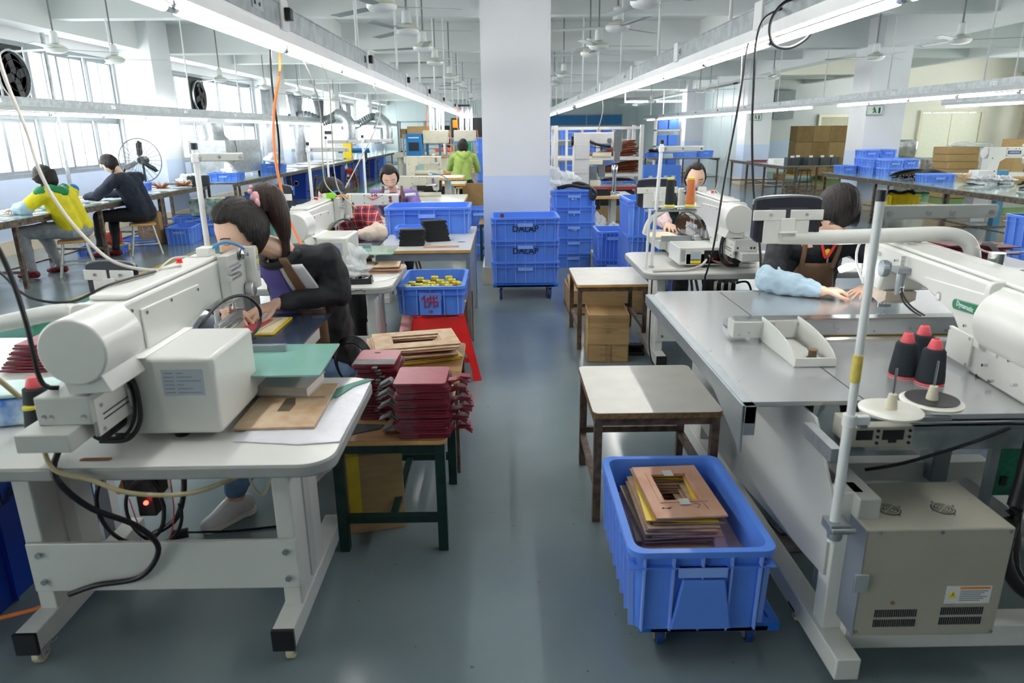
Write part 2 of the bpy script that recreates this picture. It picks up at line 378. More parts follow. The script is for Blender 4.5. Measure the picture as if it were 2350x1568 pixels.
column(-.22, .5, 7.7, 8.42)
for y in COLY[2:]:
    column(-.22, .5, y, y + .72)
for y in COLY[2:5]: column(7.28, 8.05, y, y + .72)
cols_left = [column(XL, -6.45, y, y + .8) for y in (.2, 6.6, 13.85, 21.3, 28.4, 35.6)]
# exit signs on the right-hand columns
for k, (x, y, z) in enumerate([(7.42, 14.57, 1.98), (7.55, 21.77, 1.98)]):
    t = thing('exit_sign', ['small running man exit sign on the nearer right column', 'small running man exit sign on the farther right column'][k], 'sign', (x, y, z))
    part('sign_frame', ALU, BB(-.17, .17, -.02, .0, -.1, .1), t, bev=.005)
    part('sign_face', M('sign_green_white', (196, 214, 196), .4), BB(-.145, .145, -.026, -.02, -.075, .075), t)
    part('figure', M('dark_green_ink', (20, 60, 44), .5), [SP((-.02, -.03, .045), .014, 8, 6), T([(-.02, -.03, .03), (0, -.03, -.01), (.03, -.03, -.05)], .008), T([(0, -.03, -.01), (-.04, -.03, -.05)], .008), T([(-.05, -.03, .0), (-.02, -.03, .025), (.02, -.03, .0)], .006), B(.09, -.028, -.005, .04, .003, .11)], t)
# window walls
def window_row(n, y0, y1, x, side, nm, frac=6, dark=None):
    s = 1 if side == 'l' else -1; z0, zs, z1 = 1.1, 1.98, 2.93
    w_ = struct('window_%d' % n, ALU, [BB(x - .06, x + .06, y0, y1, z0 - .06, z0), BB(x - .06, x + .06, y0, y1, z1, z1 + .06), BB(x - .05, x + .05, y0, y1, zs - .09, zs + .05), BB(x - .06, x + .06, y0 - .03, y0 + .05, z0, z1), BB(x - .06, x + .06, y1 - .05, y1 + .03, z0, z1)])
    k = frac; d = (y1 - y0) / k
    sash = mesh('sash', [BB(-.022, .022, .0, .05, 0, .85), BB(-.022, .022, d - .08, d - .03, 0, .85), BB(-.022, .022, .05, d - .08, 0, .05), BB(-.022, .022, .05, d - .08, .8, .85), BB(-.02, .02, d * .46, d * .46 + .03, .05, .8)], ALU)
    pane = mesh('pane', [BB(-.003, .003, .05, d - .08, .05, .8)], GLASSW)
    for r_, zz, zsc in ((0, z0, (zs - .09 - z0) / .85), (1, zs + .05, (z1 - zs - .05) / .85)):
        for i in range(k):
            if dark and r_ == 1 and i in dark: continue
            q = part('sash', ALU, None, w_, me=sash, loc=(x + (.02 if i % 2 else -.02), y0 + .02 + i * d, zz)); q.scale = (1, 1, zsc)
            part('pane', GLASSW, None, q, me=pane)
    return w_, d
WL = [(-5.2, .1), (1.1, 6.5), (7.5, 13.8), (14.85, 21.2), (22.2, 28.3), (29.3, 35.5), (36.5, 42.7)]
def wall_long(nm, x0, x1, gaps, paint, ya=YB, yb=YF):
    g = [BB(x0, x1, ya, yb, 2.99, ZC)]; ys = [ya] + [v for p in gaps for v in p] + [yb]
    for i in range(0, len(ys), 2): g.append(BB(x0, x1, ys[i], ys[i + 1], 1.04, 2.99))
    r = struct(nm, paint, g); part('blue_band', BLUEW, BB(x0 - .002, x1 + .002, ya, yb, .2, 1.04), r); part('skirting', BASEB, BB(x0 - .03, x1 + .03, ya, yb, 0, .2), r); return r
wall_long('wall_left', XL - .24, XL, WL, WHITE)
darks = {2: (3, 4), 3: (3,), 4: (2,), 5: (4,)}
wds = []
for i, (a, b) in enumerate(WL):
    wds.append(window_row(i + 1, a, b, XL - .1, 'l', '', 8, darks.get(i)))
# dark exhaust fans set into upper window bays
lab = {2: 'black wall exhaust fan in the nearest left window', 3: 'black exhaust fan filling a bay of the second left window', 4: 'exhaust fan with hanging rags in the third left window', 5: 'dark exhaust fan in the fourth left window'}
for i, (a, b) in enumerate(WL):
    if i in darks:
        d = (b - a) / 8
        for bay in darks[i]:
            yy = a + bay * d
            t = thing('exhaust_fan', lab[i] if bay == darks[i][0] else 'black exhaust fan beside it at the left edge of the picture', 'fan', (XL - .02, yy + d / 2, 2.5), 0, None)
            part('housing', BLACK, [BB(-.12, -.06, -d / 2 + .02, d / 2 - .02, -.46, .43)], t); part('shroud', GALV, L([(.36, -.05), (.37, 0), (.34, .0), (.33, -.05)], (0, 0, 0), 24, 'x'), t)
            part('grille', CABLE, [T([(.02, r * math.cos(q * PI / 8), r * math.sin(q * PI / 8)) for q in range(17)], .005, 5, 2) for r in (.12, .22, .31)], t)
            for k in range(4): part('blade', BLACK, TM(BB(-.01, .01, -.06, .06, .03, .3), Matrix.Rotation(k * PI / 2 + .3, 4, 'X')), t)
WR = [(1.0, 8.0), (12.0, 20.4)]
wall_long('wall_right', XR, XR + .24, WR, CREAM, YB, 21.5)
for i, (a, b) in enumerate(WR): window_row(11 + i, a, b, XR + .1, 'r', '', 8)
r = struct('wall_back', PANELG, [BB(XL, XR, YF, YF + .2, 0, ZC)])
seam = mesh('panel_seam', [BB(-.015, .015, -.012, 0, 0, ZC)], PANELB)
for i in range(18): part('panel_seam', PANELB, None, r, me=seam, loc=(XL + .9 + i * 1.15, YF, 0))
part('blue_window_strip', BLUEM, BB(3.7 - 1.3, 3.7 + 3.3, YF - .05, YF - .01, 1.95, 2.5), r); part('strip_frame', ALU, [BB(2.35, 7.05, YF - .07, YF - .04, 2.5, 2.56), BB(2.35, 7.05, YF - .07, YF - .04, 1.9, 1.95), BB(4.9, 4.95, YF - .07, YF - .04, 1.9, 2.5)], r)
struct('wall_front', WHITE, BB(XL, XR, YB - .2, YB, 0, ZC))
# partition and recess on the right
r = struct('wall_partition', PANELG, [BB(7.95, 8.03, 22.52, 29.0, 0, 3.1), BB(7.95, 8.03, 29.72, YF, 0, 3.1)])
for i in range(12): part('panel_seam', PANELB, BB(-.012, 0, -.02, .02, 0, 3.1), r, loc=(7.95, 22.9 + i * 1.2, 0))
struct('wall_lintel', CREAM, BB(8.05, 11.5, 21.5, 21.8, 3.14, ZC))
r = struct('wall_door', CREAM, [BB(11.5, 12.3, 21.5, 21.75, 0, ZC), BB(14.2, XR, 21.5, 21.75, 0, ZC), BB(12.3, 14.2, 21.5, 21.75, 2.12, ZC)])
d_ = struct('door_1', BEIGEP, [RING(12.3, 14.2, 21.42, 21.5, 12.38, 14.12, 21.4, 21.52, 0, .0)] if 0 else [BB(12.3, 12.38, 21.42, 21.5, 0, 2.12), BB(14.12, 14.2, 21.42, 21.5, 0, 2.12), BB(12.38, 14.12, 21.42, 21.5, 2.05, 2.12)])
for k in (0, 1):
    lf = part('leaf', M('cream_door', (232, 230, 206), .45, var=.02), BB(12.385 + k * .87, 13.245 + k * .87, 21.46, 21.5, .02, 2.04), d_, bev=.004)
    if k: part('handle', CHROME, [C((13.31, 21.4, 1.02), (13.31, 21.46, 1.02), .014), C((13.31, 21.4, 1.02), (13.44, 21.4, 1.02), .01), C((13.31, 21.43, 1.14), (13.31, 21.46, 1.14), .022)], lf)
r = struct('wall_recess', M('recess_grey', (206, 208, 208), .6, var=.02), [BB(8.05, XR, 28.4, 28.6, 0, ZC)])
part('blue_band', BLUEW, BB(8.05, XR, 28.39, 28.4, .2, 1.19), r)
struct('wall_recess_side', WHITE, [BB(15.3, 15.45, 21.7, 28.5, 0, 1.04), BB(15.3, 15.45, 21.7, 28.5, 2.99, ZC), BB(15.3, 15.45, 21.7, 22.2, 1.04, 2.99), BB(15.3, 15.45, 27.9, 28.5, 1.04, 2.99)])  # opened for the added window that lights the recess
window_row(13, 22.2, 27.9, 15.38, 'r', '', 6)  # unseen side window, added to brighten the dark recess
d_ = struct('door_2', BEIGEP, [BB(12.3, 12.4, 28.3, 28.4, 0, 2.15), BB(13.5, 13.6, 28.3, 28.4, 0, 2.15), BB(12.4, 13.5, 28.3, 28.4, 2.05, 2.15)])
part('leaf', M('olive_door', (178, 174, 150), .5), BB(12.4, 13.5, 28.34, 28.38, 0, 2.05), d_)
t = thing('electrical_cabinet', 'grey wall electrical cabinet above the cardboard boxes', 'cabinet', (10.85, 28.395, 2.1))
part('cabinet_body', M('cabinet_grey', (150, 158, 160), .5), BB(-.4, .4, -.2, 0, -.1, .95), t, bev=.01); part('lock', CHROME, BB(-.3, -.27, -.21, -.2, .2, .4), t)
t = thing('fire_hose_cabinet', 'red-edged fire hose cabinet on the recess wall', 'cabinet', (9.45, 28.395, 1.3))
part('cabinet_body', M('fire_red', (150, 48, 44), .5), BB(-.3, .3, -.25, 0, -.05, .8), t, bev=.01); part('glass_door', ALU, BB(-.3, .12, -.26, -.25, -.02, .77), t)
solo('riser_pipe', 'dark red vertical fire pipe beside the hose cabinet', 'pipe', M('fire_pipe_red', (110, 40, 44), .5), [C((8.9, 28.2, 0), (8.9, 28.2, 3.7), .09)])
# green cream floor recess: curtains
def curtain(x, y, w_, z0, z1, mat, label, taper=.6, along='y', ph=0, group=None):
    n, m_ = 40, 14; v = []; f = []
    for i in range(m_ + 1):
        t = i / m_; z = z1 + (z0 - z1) * t; ww = w_ * (1 - taper * math.sin(PI * min(1, t * 1.1)) ** 1.0 * .8 + .0)
        for k in range(n + 1):
            u = k / n - .5; a = math.sin(u * 34 + ph + t * 2.2) * .05 + math.sin(u * 13 + ph * 2 + t * 4) * .04
            v.append((a, u * ww + .06 * math.sin(t * 3 + ph), z) if along == 'y' else (u * ww, a, z))
    for i in range(m_):
        for k in range(n): q = i * (n + 1) + k; f.append((q, q + 1, q + n + 2, q + n + 1))
    o = solo('curtain', label, 'curtain', mat, [(v, f)], (x, y, 0), group=group); md = o.modifiers.new('thick', 'SOLIDIFY'); md.thickness = .004
    wx = (XL if x < 0 else XR) - x; part('curtain_rod', ALU, [C((0, -w_ / 2 - .05 - o.location.y + y, z1 - o.location.z + .01), (0, w_ / 2 + .05 - o.location.y + y, z1 - o.location.z + .01), .012), C((0, 0, z1 - o.location.z + .01), (wx, 0, z1 - o.location.z + .01), .01)], o); return o
curtain(-6.95, 15.2, .7, .85, 2.95, CURT, 'silver curtain gathered at the near edge of the second left window', .5)
curtain(-6.7, 21.0, 1.3, .55, 2.9, CURT, 'silver curtain hanging to the bench at the second left column', .35, ph=1)
curtain(-6.75, 24.2, 1.5, .5, 2.85, CURT, 'wide silver curtain in the middle of the third left window', .5, ph=2.2)
curtain(-6.8, 27.3, 1.2, 1.0, 2.85, M('dark_curtain', (82, 88, 92), .5, var=.2), 'dark curtain tied back in the third left window', .7, ph=3)
curtain(-6.8, 32.2, 1.1, .9, 2.85, CURT, 'silver curtain in the fourth left window', .5, ph=.6)
curtain(15.1, 12.0, 1.0, .5, 2.95, CURTB, 'pale curtain tied back at the right-hand window', .6, ph=.4)
curtain(15.0, 20.6, 1.2, .4, 3.1, CURTB, 'beige curtain beside the cream double doors', .7, ph=1.4)
# steel pipes on the left wall
solo('drain_pipe', 'grey vertical pipe in front of the nearest left window', 'pipe', GALV, [C((-6.9, 9.35, 0), (-6.9, 9.35, 3.2), .045)])
solo('drain_pipe', 'thin grey vertical pipe at the middle of the nearest left window', 'pipe', GALV, [C((-7.0, 11.6, 0), (-7.0, 11.6, 3.2), .03)])
# ---------------------------------------------------------------- light rails
gap = .02
def rail(nm, x, y0, y1, z, tubes, rods, pos, sock=(), lens=1.25):
    """pos: words that place the rail"""
    t = thing('light_rail', 'long galvanised light rail ' + pos, 'light rail', (x, y0, z))
    Ln = y1 - y0
    part('trunking', GALV, [BB(-.045, .045, 0, Ln, .1, .2), BB(-.05, .05, 0, Ln, .2, .207)], t)
    part('reflector', RAILM, [PR([(-.04, .1), (.04, .1), (.03, .045), (-.03, .045)], 'y', 0, Ln)], t)
    for k, y in enumerate(np.arange(y0 + .62, y1, 1.25 * 2)): part('joint_plate', CHROME, [BB(-.048, .048, y - y0 - .07, y - y0 + .07, .125, .175), C((-.052, y - y0 - .03, .15), (.052, y - y0 - .03, .15), .008, n=6), C((-.052, y - y0 + .03, .15), (.052, y - y0 + .03, .15), .008, n=6)], t)
    for y in sock:
        so = part('socket_box', RAILM, BB(-.055, .055, y - y0 - .06, y - y0 + .06, .09, .23), t, bev=.006)
        part('plug', BLACK, BB(.055, .085, y - y0 - .02, y - y0 + .03, .13, .19), so, bev=.006)
    tb = None
    for y in tubes:
        if tb is None:
            tb = part('tube', TUBE, [C((0, .03, 0), (0, 1.2, 0), .0165, n=10)], t, loc=(0, y - y0, .012)); hd = part('tube_holder', CHROME, [C((0, -.01, 0), (0, .03, 0), .014, n=8), C((0, 1.2, 0), (0, 1.235, 0), .014, n=8), BB(-.012, .012, -.02, .0, 0, .05)], tb, kind='stuff')
        else:
            q = tb.copy(); COL.objects.link(q); q.parent = t; q.location = (0, y - y0, .012); h2 = hd.copy(); COL.objects.link(h2); h2.parent = q
    rd = mesh('hanger_rod', [C((0, 0, .2), (0, 0, ZC - z - .03), .0125, n=8)], RAILM)
    for y in rods: part('hanger_rod', RAILM, None, t, me=rd, loc=(0, y - y0, 0))
    return t
ys = lambda a, b: list(np.arange(a, b, 1.27))
rail('l', -1.1, .2, 40, 2.04, ys(1.3, 19.5) + ys(20.6, 38), np.arange(1.55, 39, 2.1), 'above the left row of sewing machines', sock=(3.7, 5.9, 8.2, 10.5, 13, 16))
rail('r', 1.42, .2, 40, 2.07, ys(1.42, 13.5) + ys(14.9, 18) + ys(19.4, 38), np.arange(2.6, 39, 2.1), 'above the right row of sewing machines', sock=(4.05, 5.9, 7.9, 10.4))
rail('l2', -5.9, 3.0, 41, 1.9, ys(7.1, 14.2) + ys(15.6, 33) + ys(34, 40), np.arange(3.6, 40, 2.6), 'above the left window benches')
rail('r2', 6.6, 4.2, 34, 2.05, ys(4.3, 13.2) + ys(15.6, 33), np.arange(5.1, 34, 2.5), 'above the right-hand glass benches')
rail('r3', 10.0, 4.0, 16.6, 2.06, ys(5.1, 16.2), np.arange(5.4, 16.5, 3.0), 'far right, nearest the curtained window')
# ---------------------------------------------------------------- ceiling fans
def make_fan():
    t = thing('ceiling_fan', '', 'ceiling fan', (0, 0, 0))
    part('rod', M('fan_rod_grey', (120, 122, 120), .5, .3), C((0, 0, .2), (0, 0, ZC - 2.65 + 0), .011, n=8), t)
    part('canopy', FANW, L([(.02, .24), (.045, .22), (.055, .1), (.03, .09)], n=16), t)
    part('motor', FANW, L([(.03, .09), (.1, .07), (.13, .045), (.13, .02), (.11, -.005), (.05, -.02), (.01, -.022)], n=24), t)
    part('trim_ring', M('gilt_ring', (210, 200, 150), .4, .3), L([(.131, .045), (.133, .04), (.131, .035)], n=24), t)
    bl = mesh('blade', [PR([(.12, -.025), (.2, -.05), (.7, -.062), (.72, .03), (.2, .045), (.12, .025)], 'z', -.002, .003)], FANBL)
    for k in range(3):
        b_ = part('blade', FANBL, None, t, me=bl, loc=(0, 0, .03), rot=(.12, 0, k * 2 * PI / 3))
    return t
fans = [('above the left machine aisle', -1.02, [6.6, 8.1, 9.75, 11.7, 14.8, 17.1, 19.2, 25]), ('right of the central column', 1.22, [6.5, 8.0, 9.7, 10.6, 14.5, 17.2, 23]), ('by the left windows', -5.6, [9.5, 10.9, 14.9, 17.5, 20.4, 22.2, 24.5, 31]), ('above the right benches', 5.75, [9.4, 11.5, 15.8, 20.4, 21.4, 28.3, 32])]
f0 = None
for wh, x, yy in fans:
    for k, y in enumerate(yy):
        if f0 is None: f0 = make_fan(); q = f0
        else: q = dup(f0)
        q.location = (x + U(-.03, .03), y, 2.66); q.rotation_euler = (0, 0, U(0, 2)); q['label'] = 'white three-blade ceiling fan %s, %s' % (wh, ORD[k])
        q['group'] = 'ceiling fans ' + wh
# ================================================================ tables
def caster(parent, x, y, z=.05, r=.03, mat=CERAM):
    c = part('caster', STEEL, [BB(-.025, .025, -.03, .03, z, z + .012), BB(-.018, -.014, -.015, .02, r * .7, z), BB(.014, .018, -.015, .02, r * .7, z), BB(-.02, .02, .03, .06, z - .012, z - .006)], parent, loc=(x, y, 0))
    part('wheel', mat, C((-.012, 0, r), (.012, 0, r), r, n=18), c, bev=.003); part('axle', CHROME, C((-.02, 0, r), (.02, 0, r), .007, n=8), c)
    return c
def machine_table(x0, x1, y0, y1, label, beamy=None, group=None, legx=None, left_open=False, foot_over=.12):
    t = thing('sewing_table', label, 'table', ((x0 + x1) / 2, (y0 + y1) / 2, 0), 0, group)
    ox, oy = t.location.x, t.location.y
    part('tabletop', TEDGE, PR(rr(x0, x1, y0, y1, .09, 8), 'z', .722, .76), t, True, bev=.006)
    part('laminate', TTOP, PR(rr(x0 + .004, x1 - .004, y0 + .004, y1 - .004, .088, 8), 'z', .7605, .7625), t, True)
    la, lb = legx or (x0 + .3, x1 - .2); by = beamy or y0 + .22
    for lx in (la, lb):
        lg = part('leg', MWHITE, [PR([(lx - .03, by + .005), (lx + .03, by + .005), (lx + .03, by + .3), (lx - .03, by + .3)], 'z', .12, .72)] if 1 else [], t, True, bev=.006)
        part('groove', MGREY, BB(lx + .03, lx + .036, by + .12, by + .18, .16, .7), lg, True)
        f = part('foot', MWHITE, BB(lx - .035, lx + .035, by - foot_over, by + .58, .055, .13), t, True, bev=.004)
        part('end_cap', BLACK, [BB(lx - .036, lx + .036, by - foot_over - .012, by - foot_over, .054, .131)], f, True)
        caster(t, lx - ox + .01, by - foot_over + .03 - oy); caster(t, lx - ox, by + .54 - oy)
    b = part('crossbeam', MWHITE, BB(la - .02, lb + .035, by - .012, by + .005, .205, .385), t, True, bev=.004)
    for bx in (la + .02, lb):
        for bz in (.245, .345): part('bolt', CHROME, C((bx, by - .022, bz), (bx, by - .012, bz), .011, n=6), b, True)
    return t
T1 = machine_table(-1.98, -.495, 1.77, 2.50, 'nearest left white sewing table on casters', 2.0, legx=(-1.545, -.725))
T2 = machine_table(-2.15, -.68, 4.08, 4.88, 'second left white sewing table, thread bottle and templates on it', 4.36, legx=(-1.7, -.86))
T3 = machine_table(.9, 2.45, 4.39, 5.25, 'right white sewing table with the orange thread machine on it', 4.75, legx=(1.09, 2.1))
# cord hole and cable tray marks of the nearest table
part('cord_slot', M('cork_brown', (140, 92, 50), .8), PR(rr(-1.22, -1.13, 1.815, 1.835, .009), 'z', .7626, .7635), T1, True)
part('scribble', INK, [T([(-.93 + .012 * k + U(-.01, .01), 4.077, .742 + U(-.012, .012)) for k in range(10)], .0015, 4, 3)], T2, True)
def stand(x0, x1, y0, y1, h, label, top, frame, edge, leg=.032, low=.12, ov=.03, th=.018, hbar=True, group=None, rnd_=.03):
    t = thing('side_stand', label, 'stand', ((x0 + x1) / 2, (y0 + y1) / 2, 0), 0, group)
    part('top', edge, PR(rr(x0 - ov * .3, x1 + ov * .3, y0 - ov * .5, y1 + ov * .5, rnd_, 4), 'z', h - th, h), t, True, bev=.002)
    part('top_sheet', top, PR(rr(x0 - ov * .3 + .001, x1 + ov * .3 - .001, y0 - ov * .5 + .001, y1 + ov * .5 - .001, rnd_, 4), 'z', h, h + .002), t, True)
    a = leg
    for X in (x0, x1 - a):
        for Y in (y0, y1 - a): part('leg', frame, BB(X, X + a, Y, Y + a, 0, h - th), t, True, bev=.002)
    part('apron_rail', frame, BB(x0 + a, x1 - a, y0, y0 + a, h - th - a, h - th), t, True); part('apron_rail', frame, BB(x0 + a, x1 - a, y1 - a, y1, h - th - a, h - th), t, True)
    part('apron_rail', frame, BB(x0, x0 + a, y0 + a, y1 - a, h - th - a, h - th), t, True); part('apron_rail', frame, BB(x1 - a, x1, y0 + a, y1 - a, h - th - a, h - th), t, True)
    if hbar:
        part('stretcher', frame, BB(x0 + a, x1 - a, y0 + .004, y0 + a - .004, low, low + .03), t, True); part('stretcher', frame, BB(x0 + a, x1 - a, y1 - a + .004, y1 - .004, low, low + .03), t, True)
        part('stretcher', frame, BB((x0 + x1) / 2 - .015, (x0 + x1) / 2 + .015, y0 + a, y1 - a, low, low + .02), t, True)
    else:
        part('stretcher', frame, BB(x0 + .004, x0 + a - .004, y0 + a, y1 - a, low, low + .03), t, True); part('stretcher', frame, BB(x1 - a + .004, x1 - .004, y0 + a, y1 - a, low, low + .03), t, True)
        part('stretcher', frame, BB(x0 + a, x1 - a, y1 - a + .004, y1 - .004, low + .03, low + .06), t, True)
    return t
stand(-.69, -.245, 2.5, 3.1, .5, 'dark green steel stand with worn plywood top, under the red leather stacks', PLY, DGREEN, WOODE, .04, .13)
stand(-.70, -.235, 3.18, 3.78, .5, 'brown steel stand behind the green one, carrying wooden templates', PLY, RUST, WOODE, .035, .2)
stand(.37, .9, 2.70, 3.28, .52, 'white-topped low stand with dark steel legs beside the blue tub', TOPW, RUST, M('chipboard_edge', (120, 92, 60), .8, var=.3, scale=80), .034, .15, th=.026, hbar=False)
stand(.56, 1.1, 5.22, 5.9, .52, 'rusty-legged stand with white top above the cardboard box', TOPW, RUST, WOODE, .034, .15, th=.02, hbar=False)
stand(-.32, .05, 9.2, 9.9, .5, 'green steel stool stand with plywood top left of the central column', PLY, DGREEN, WOODE, .035, .15)
# ---------------------------------------------------------------- crates
def crate_geo(wd, dp, h, nx=5, ny=3, panel=True, t=.004, flat=.0):
    """stacking crate, origin at the middle of its base, opening up"""
    o = .03; g = []; x, y = wd / 2, dp / 2; xb, yb = x - o, y - o; r = .035
    top, bot = rr(-x, x, -y, y, r + .01, 4), rr(-xb, xb, -yb, yb, r, 4); n = len(top)
    def wall(a, za, b, zb, off):
        v = [(p[0], p[1], za) for p in a] + [(p[0], p[1], zb) for p in b]; return v, [(i, (i + 1) % n, n + (i + 1) % n, n + i) for i in range(n)]
    def ins(a, d): return [(p[0] * (1 - d / x), p[1] * (1 - d / y)) for p in a]
    g.append(wall(bot, 0, [(p[0] * (x - .02) / x, p[1] * (y - .02) / y) for p in top], h, 0))
    ti = [(p[0] * (x - .02 - t) / x, p[1] * (y - .02 - t) / y) for p in top]; bi = ins(bot, t)
    w2 = wall(bi, t, ti, h, 0); g.append((w2[0], [tuple(reversed(q)) for q in w2[1]]))
    g.append(([(p[0], p[1], 0) for p in bot], [tuple(range(n))[::-1]])); g.append(([(p[0], p[1], t) for p in bi], [tuple(range(n))]))
    # rim: an outward lip
    lip_o = top; v = [(p[0], p[1], h) for p in lip_o] + [(p[0], p[1], h) for p in ti] + [(p[0], p[1], h - .02) for p in lip_o] + [(p[0] * (x - .021) / x, p[1] * (y - .021) / y, h - .02) for p in top]
    f = []
    for i in range(n):
        j = (i + 1) % n; f += [(i, j, n + j, n + i), (2 * n + i, 2 * n + j, j, i), (3 * n + i, 3 * n + j, 2 * n + j, 2 * n + i)]
    g.append((v, f))
    def rib(side, u, z0, z1, tk=.006, dep=.016):
        # follows the slanting wall
        def off(z): return o - (o - .02) * z / h
        if side in 'fb':
            s = -1 if side == 'f' else 1; a0, a1 = y - off(z0), y - off(z1)
            q = [(u - tk / 2, s * a0, z0), (u + tk / 2, s * a0, z0), (u + tk / 2, s * (a1), z1), (u - tk / 2, s * (a1), z1)]; q2 = [(p[0], s * (y - .002), p[2]) if p[2] > z0 + .001 else (p[0], s * (a0 + dep), p[2]) for p in q]
        else:
            s = -1 if side == 'l' else 1; a0, a1 = x - off(z0), x - off(z1)
            q = [(s * a0, u - tk / 2, z0), (s * a0, u + tk / 2, z0), (s * a1, u + tk / 2, z1), (s * a1, u - tk / 2, z1)]; q2 = [(s * (x - .002), p[1], p[2]) if p[2] > z0 + .001 else (s * (a0 + dep), p[1], p[2]) for p in q]
        g.append((q + q2, [(0, 1, 2, 3), (7, 6, 5, 4), (0, 3, 7, 4), (1, 5, 6, 2), (0, 4, 5, 1), (3, 2, 6, 7)]))
    for k in range(nx + 1):
        u = -xb + .02 + (2 * xb - .04) * k / nx
        for s in 'fb': rib(s, u, .004, h - .01)
    for k in range(ny + 1):
        u = -yb + .02 + (2 * yb - .04) * k / ny
        for s in 'lr': rib(s, u, .004, h - .01)
    zb = h - .06; e = o - (o - .02) * zb / h
    g.append(RING(-x + .003, x - .003, -y + .003, y - .003, -x + e, x - e, -y + e, y - e, zb, zb + .004))
    if panel:
        for s in (-1, 1):
            g.append(BB(-.075, .075, s * y - .012 * (s > 0) - .0 * (s < 0), s * y + .012 * (s < 0), zb - .03, zb + .004))
    return g
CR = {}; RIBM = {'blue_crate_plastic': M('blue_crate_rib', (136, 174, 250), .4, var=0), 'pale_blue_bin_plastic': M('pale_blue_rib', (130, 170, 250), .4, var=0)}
def crate(x, y, z, wd, dp, h, label, rz=0, mat=None, nx=5, ny=3, group=None, txt=None, tmat=None, tsz=.05, tz=.5, side=-1, cat='crate'):
    mat = mat or BLUEC; k = (wd, dp, h, nx, ny, mat.name)
    if k not in CR:
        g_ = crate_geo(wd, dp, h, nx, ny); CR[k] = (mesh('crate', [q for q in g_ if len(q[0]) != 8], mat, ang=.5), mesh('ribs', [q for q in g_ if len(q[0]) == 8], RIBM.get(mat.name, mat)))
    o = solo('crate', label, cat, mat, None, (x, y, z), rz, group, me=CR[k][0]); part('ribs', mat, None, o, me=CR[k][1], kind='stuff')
    if txt: text(txt, tmat or INK, tsz, o, (0, -dp / 2 + .004, h * tz), (PI / 2 + .03, 0, 0), name='marking')
    return o
def dolly(x, y, wd, dp, label, r=.05, rz=0):
    t = thing('dolly', label, 'dolly', (x, y, 0), rz); h = 2 * r + .05
    part('deck', BLUED, [PR(rr(-wd / 2, wd / 2, -dp / 2, dp / 2, .04), 'z', h - .03, h - .008), RING(-wd / 2, wd / 2, -dp / 2, dp / 2, -wd / 2 + .03, wd / 2 - .03, -dp / 2 + .03, dp / 2 - .03, h - .03, h)], t, bev=.003)
    for sx in (-1, 1):
        for sy in (-1, 1):
            X, Y = sx * (wd / 2 - .08), sy * (dp / 2 - .06)
            c = part('caster', STEEL, [BB(X - .03, X + .03, Y - .03, Y + .03, h - .04, h - .03), BB(X - .02, X - .016, Y - .02, Y + .02, r * .8, h - .035), BB(X + .016, X + .02, Y - .02, Y + .02, r * .8, h - .035)], t)
            part('wheel', BLACK, C((X - .014, Y, r), (X + .014, Y, r), r * .82, n=20), c); part('tyre', M('blue_tyre', (20, 60, 130), .5), L([(r * .8, -.013), (r, -.01), (r, .01), (r * .8, .013)], (X, Y, r), 20, 'x'), c); part('hub', CHROME, C((X - .018, Y, r), (X + .018, Y, r), r * .25, n=10), c)
    return t
# blue tub on a dolly with template boards
dolly(.65, 2.19, .46, .6, 'blue plastic dolly under the tub of template boards', .032)
tub = crate(.6, 2.17, .115, .46, .66, .3, 'large blue tub holding pinkish template boards, on a dolly', .0, nx=4, ny=7, txt=None)
part('grip_panel', BLUEC, [PR([(-.09, .02), (.1, .02), (.07, .2), (-.06, .2)], 'y', -.33, -.312)], tub, bev=.003)
for k in range(3):
    solo('template_board', ['lowest mauve board lying in the blue tub', 'middle mauve board lying in the blue tub', 'top mauve board in the blue tub, under the framed templates'][k], 'board', MAUVE, BB(-.19, .19, -.215, .215, 0, .005), (.612 + .004 * k, 2.245, .2605 + .0065 * k), U(-.02, .02), bev=.001)
solo('mauve_block', 'thick bundle of boards lying at the bottom of the blue tub', 'board', MAUVE, BB(-.175, .175, -.21, .21, 0, .139), (.605, 2.235, .1205), 0)
def template(w_, d_, hx, hy, hw, hd, mat, th=.005):
    return mesh('template', RING(-w_ / 2, w_ / 2, -d_ / 2, d_ / 2, hx - hw / 2, hx + hw / 2, hy - hd / 2, hy + hd / 2, 0, th), mat)
tcol = [PINKB, WOODT, PINKB, WOODT, WOODT, PINKB, WOODT, PINKB, WOODT, PINKB, YELB, PINKB, PINKB, PINKB]
N_ = 13
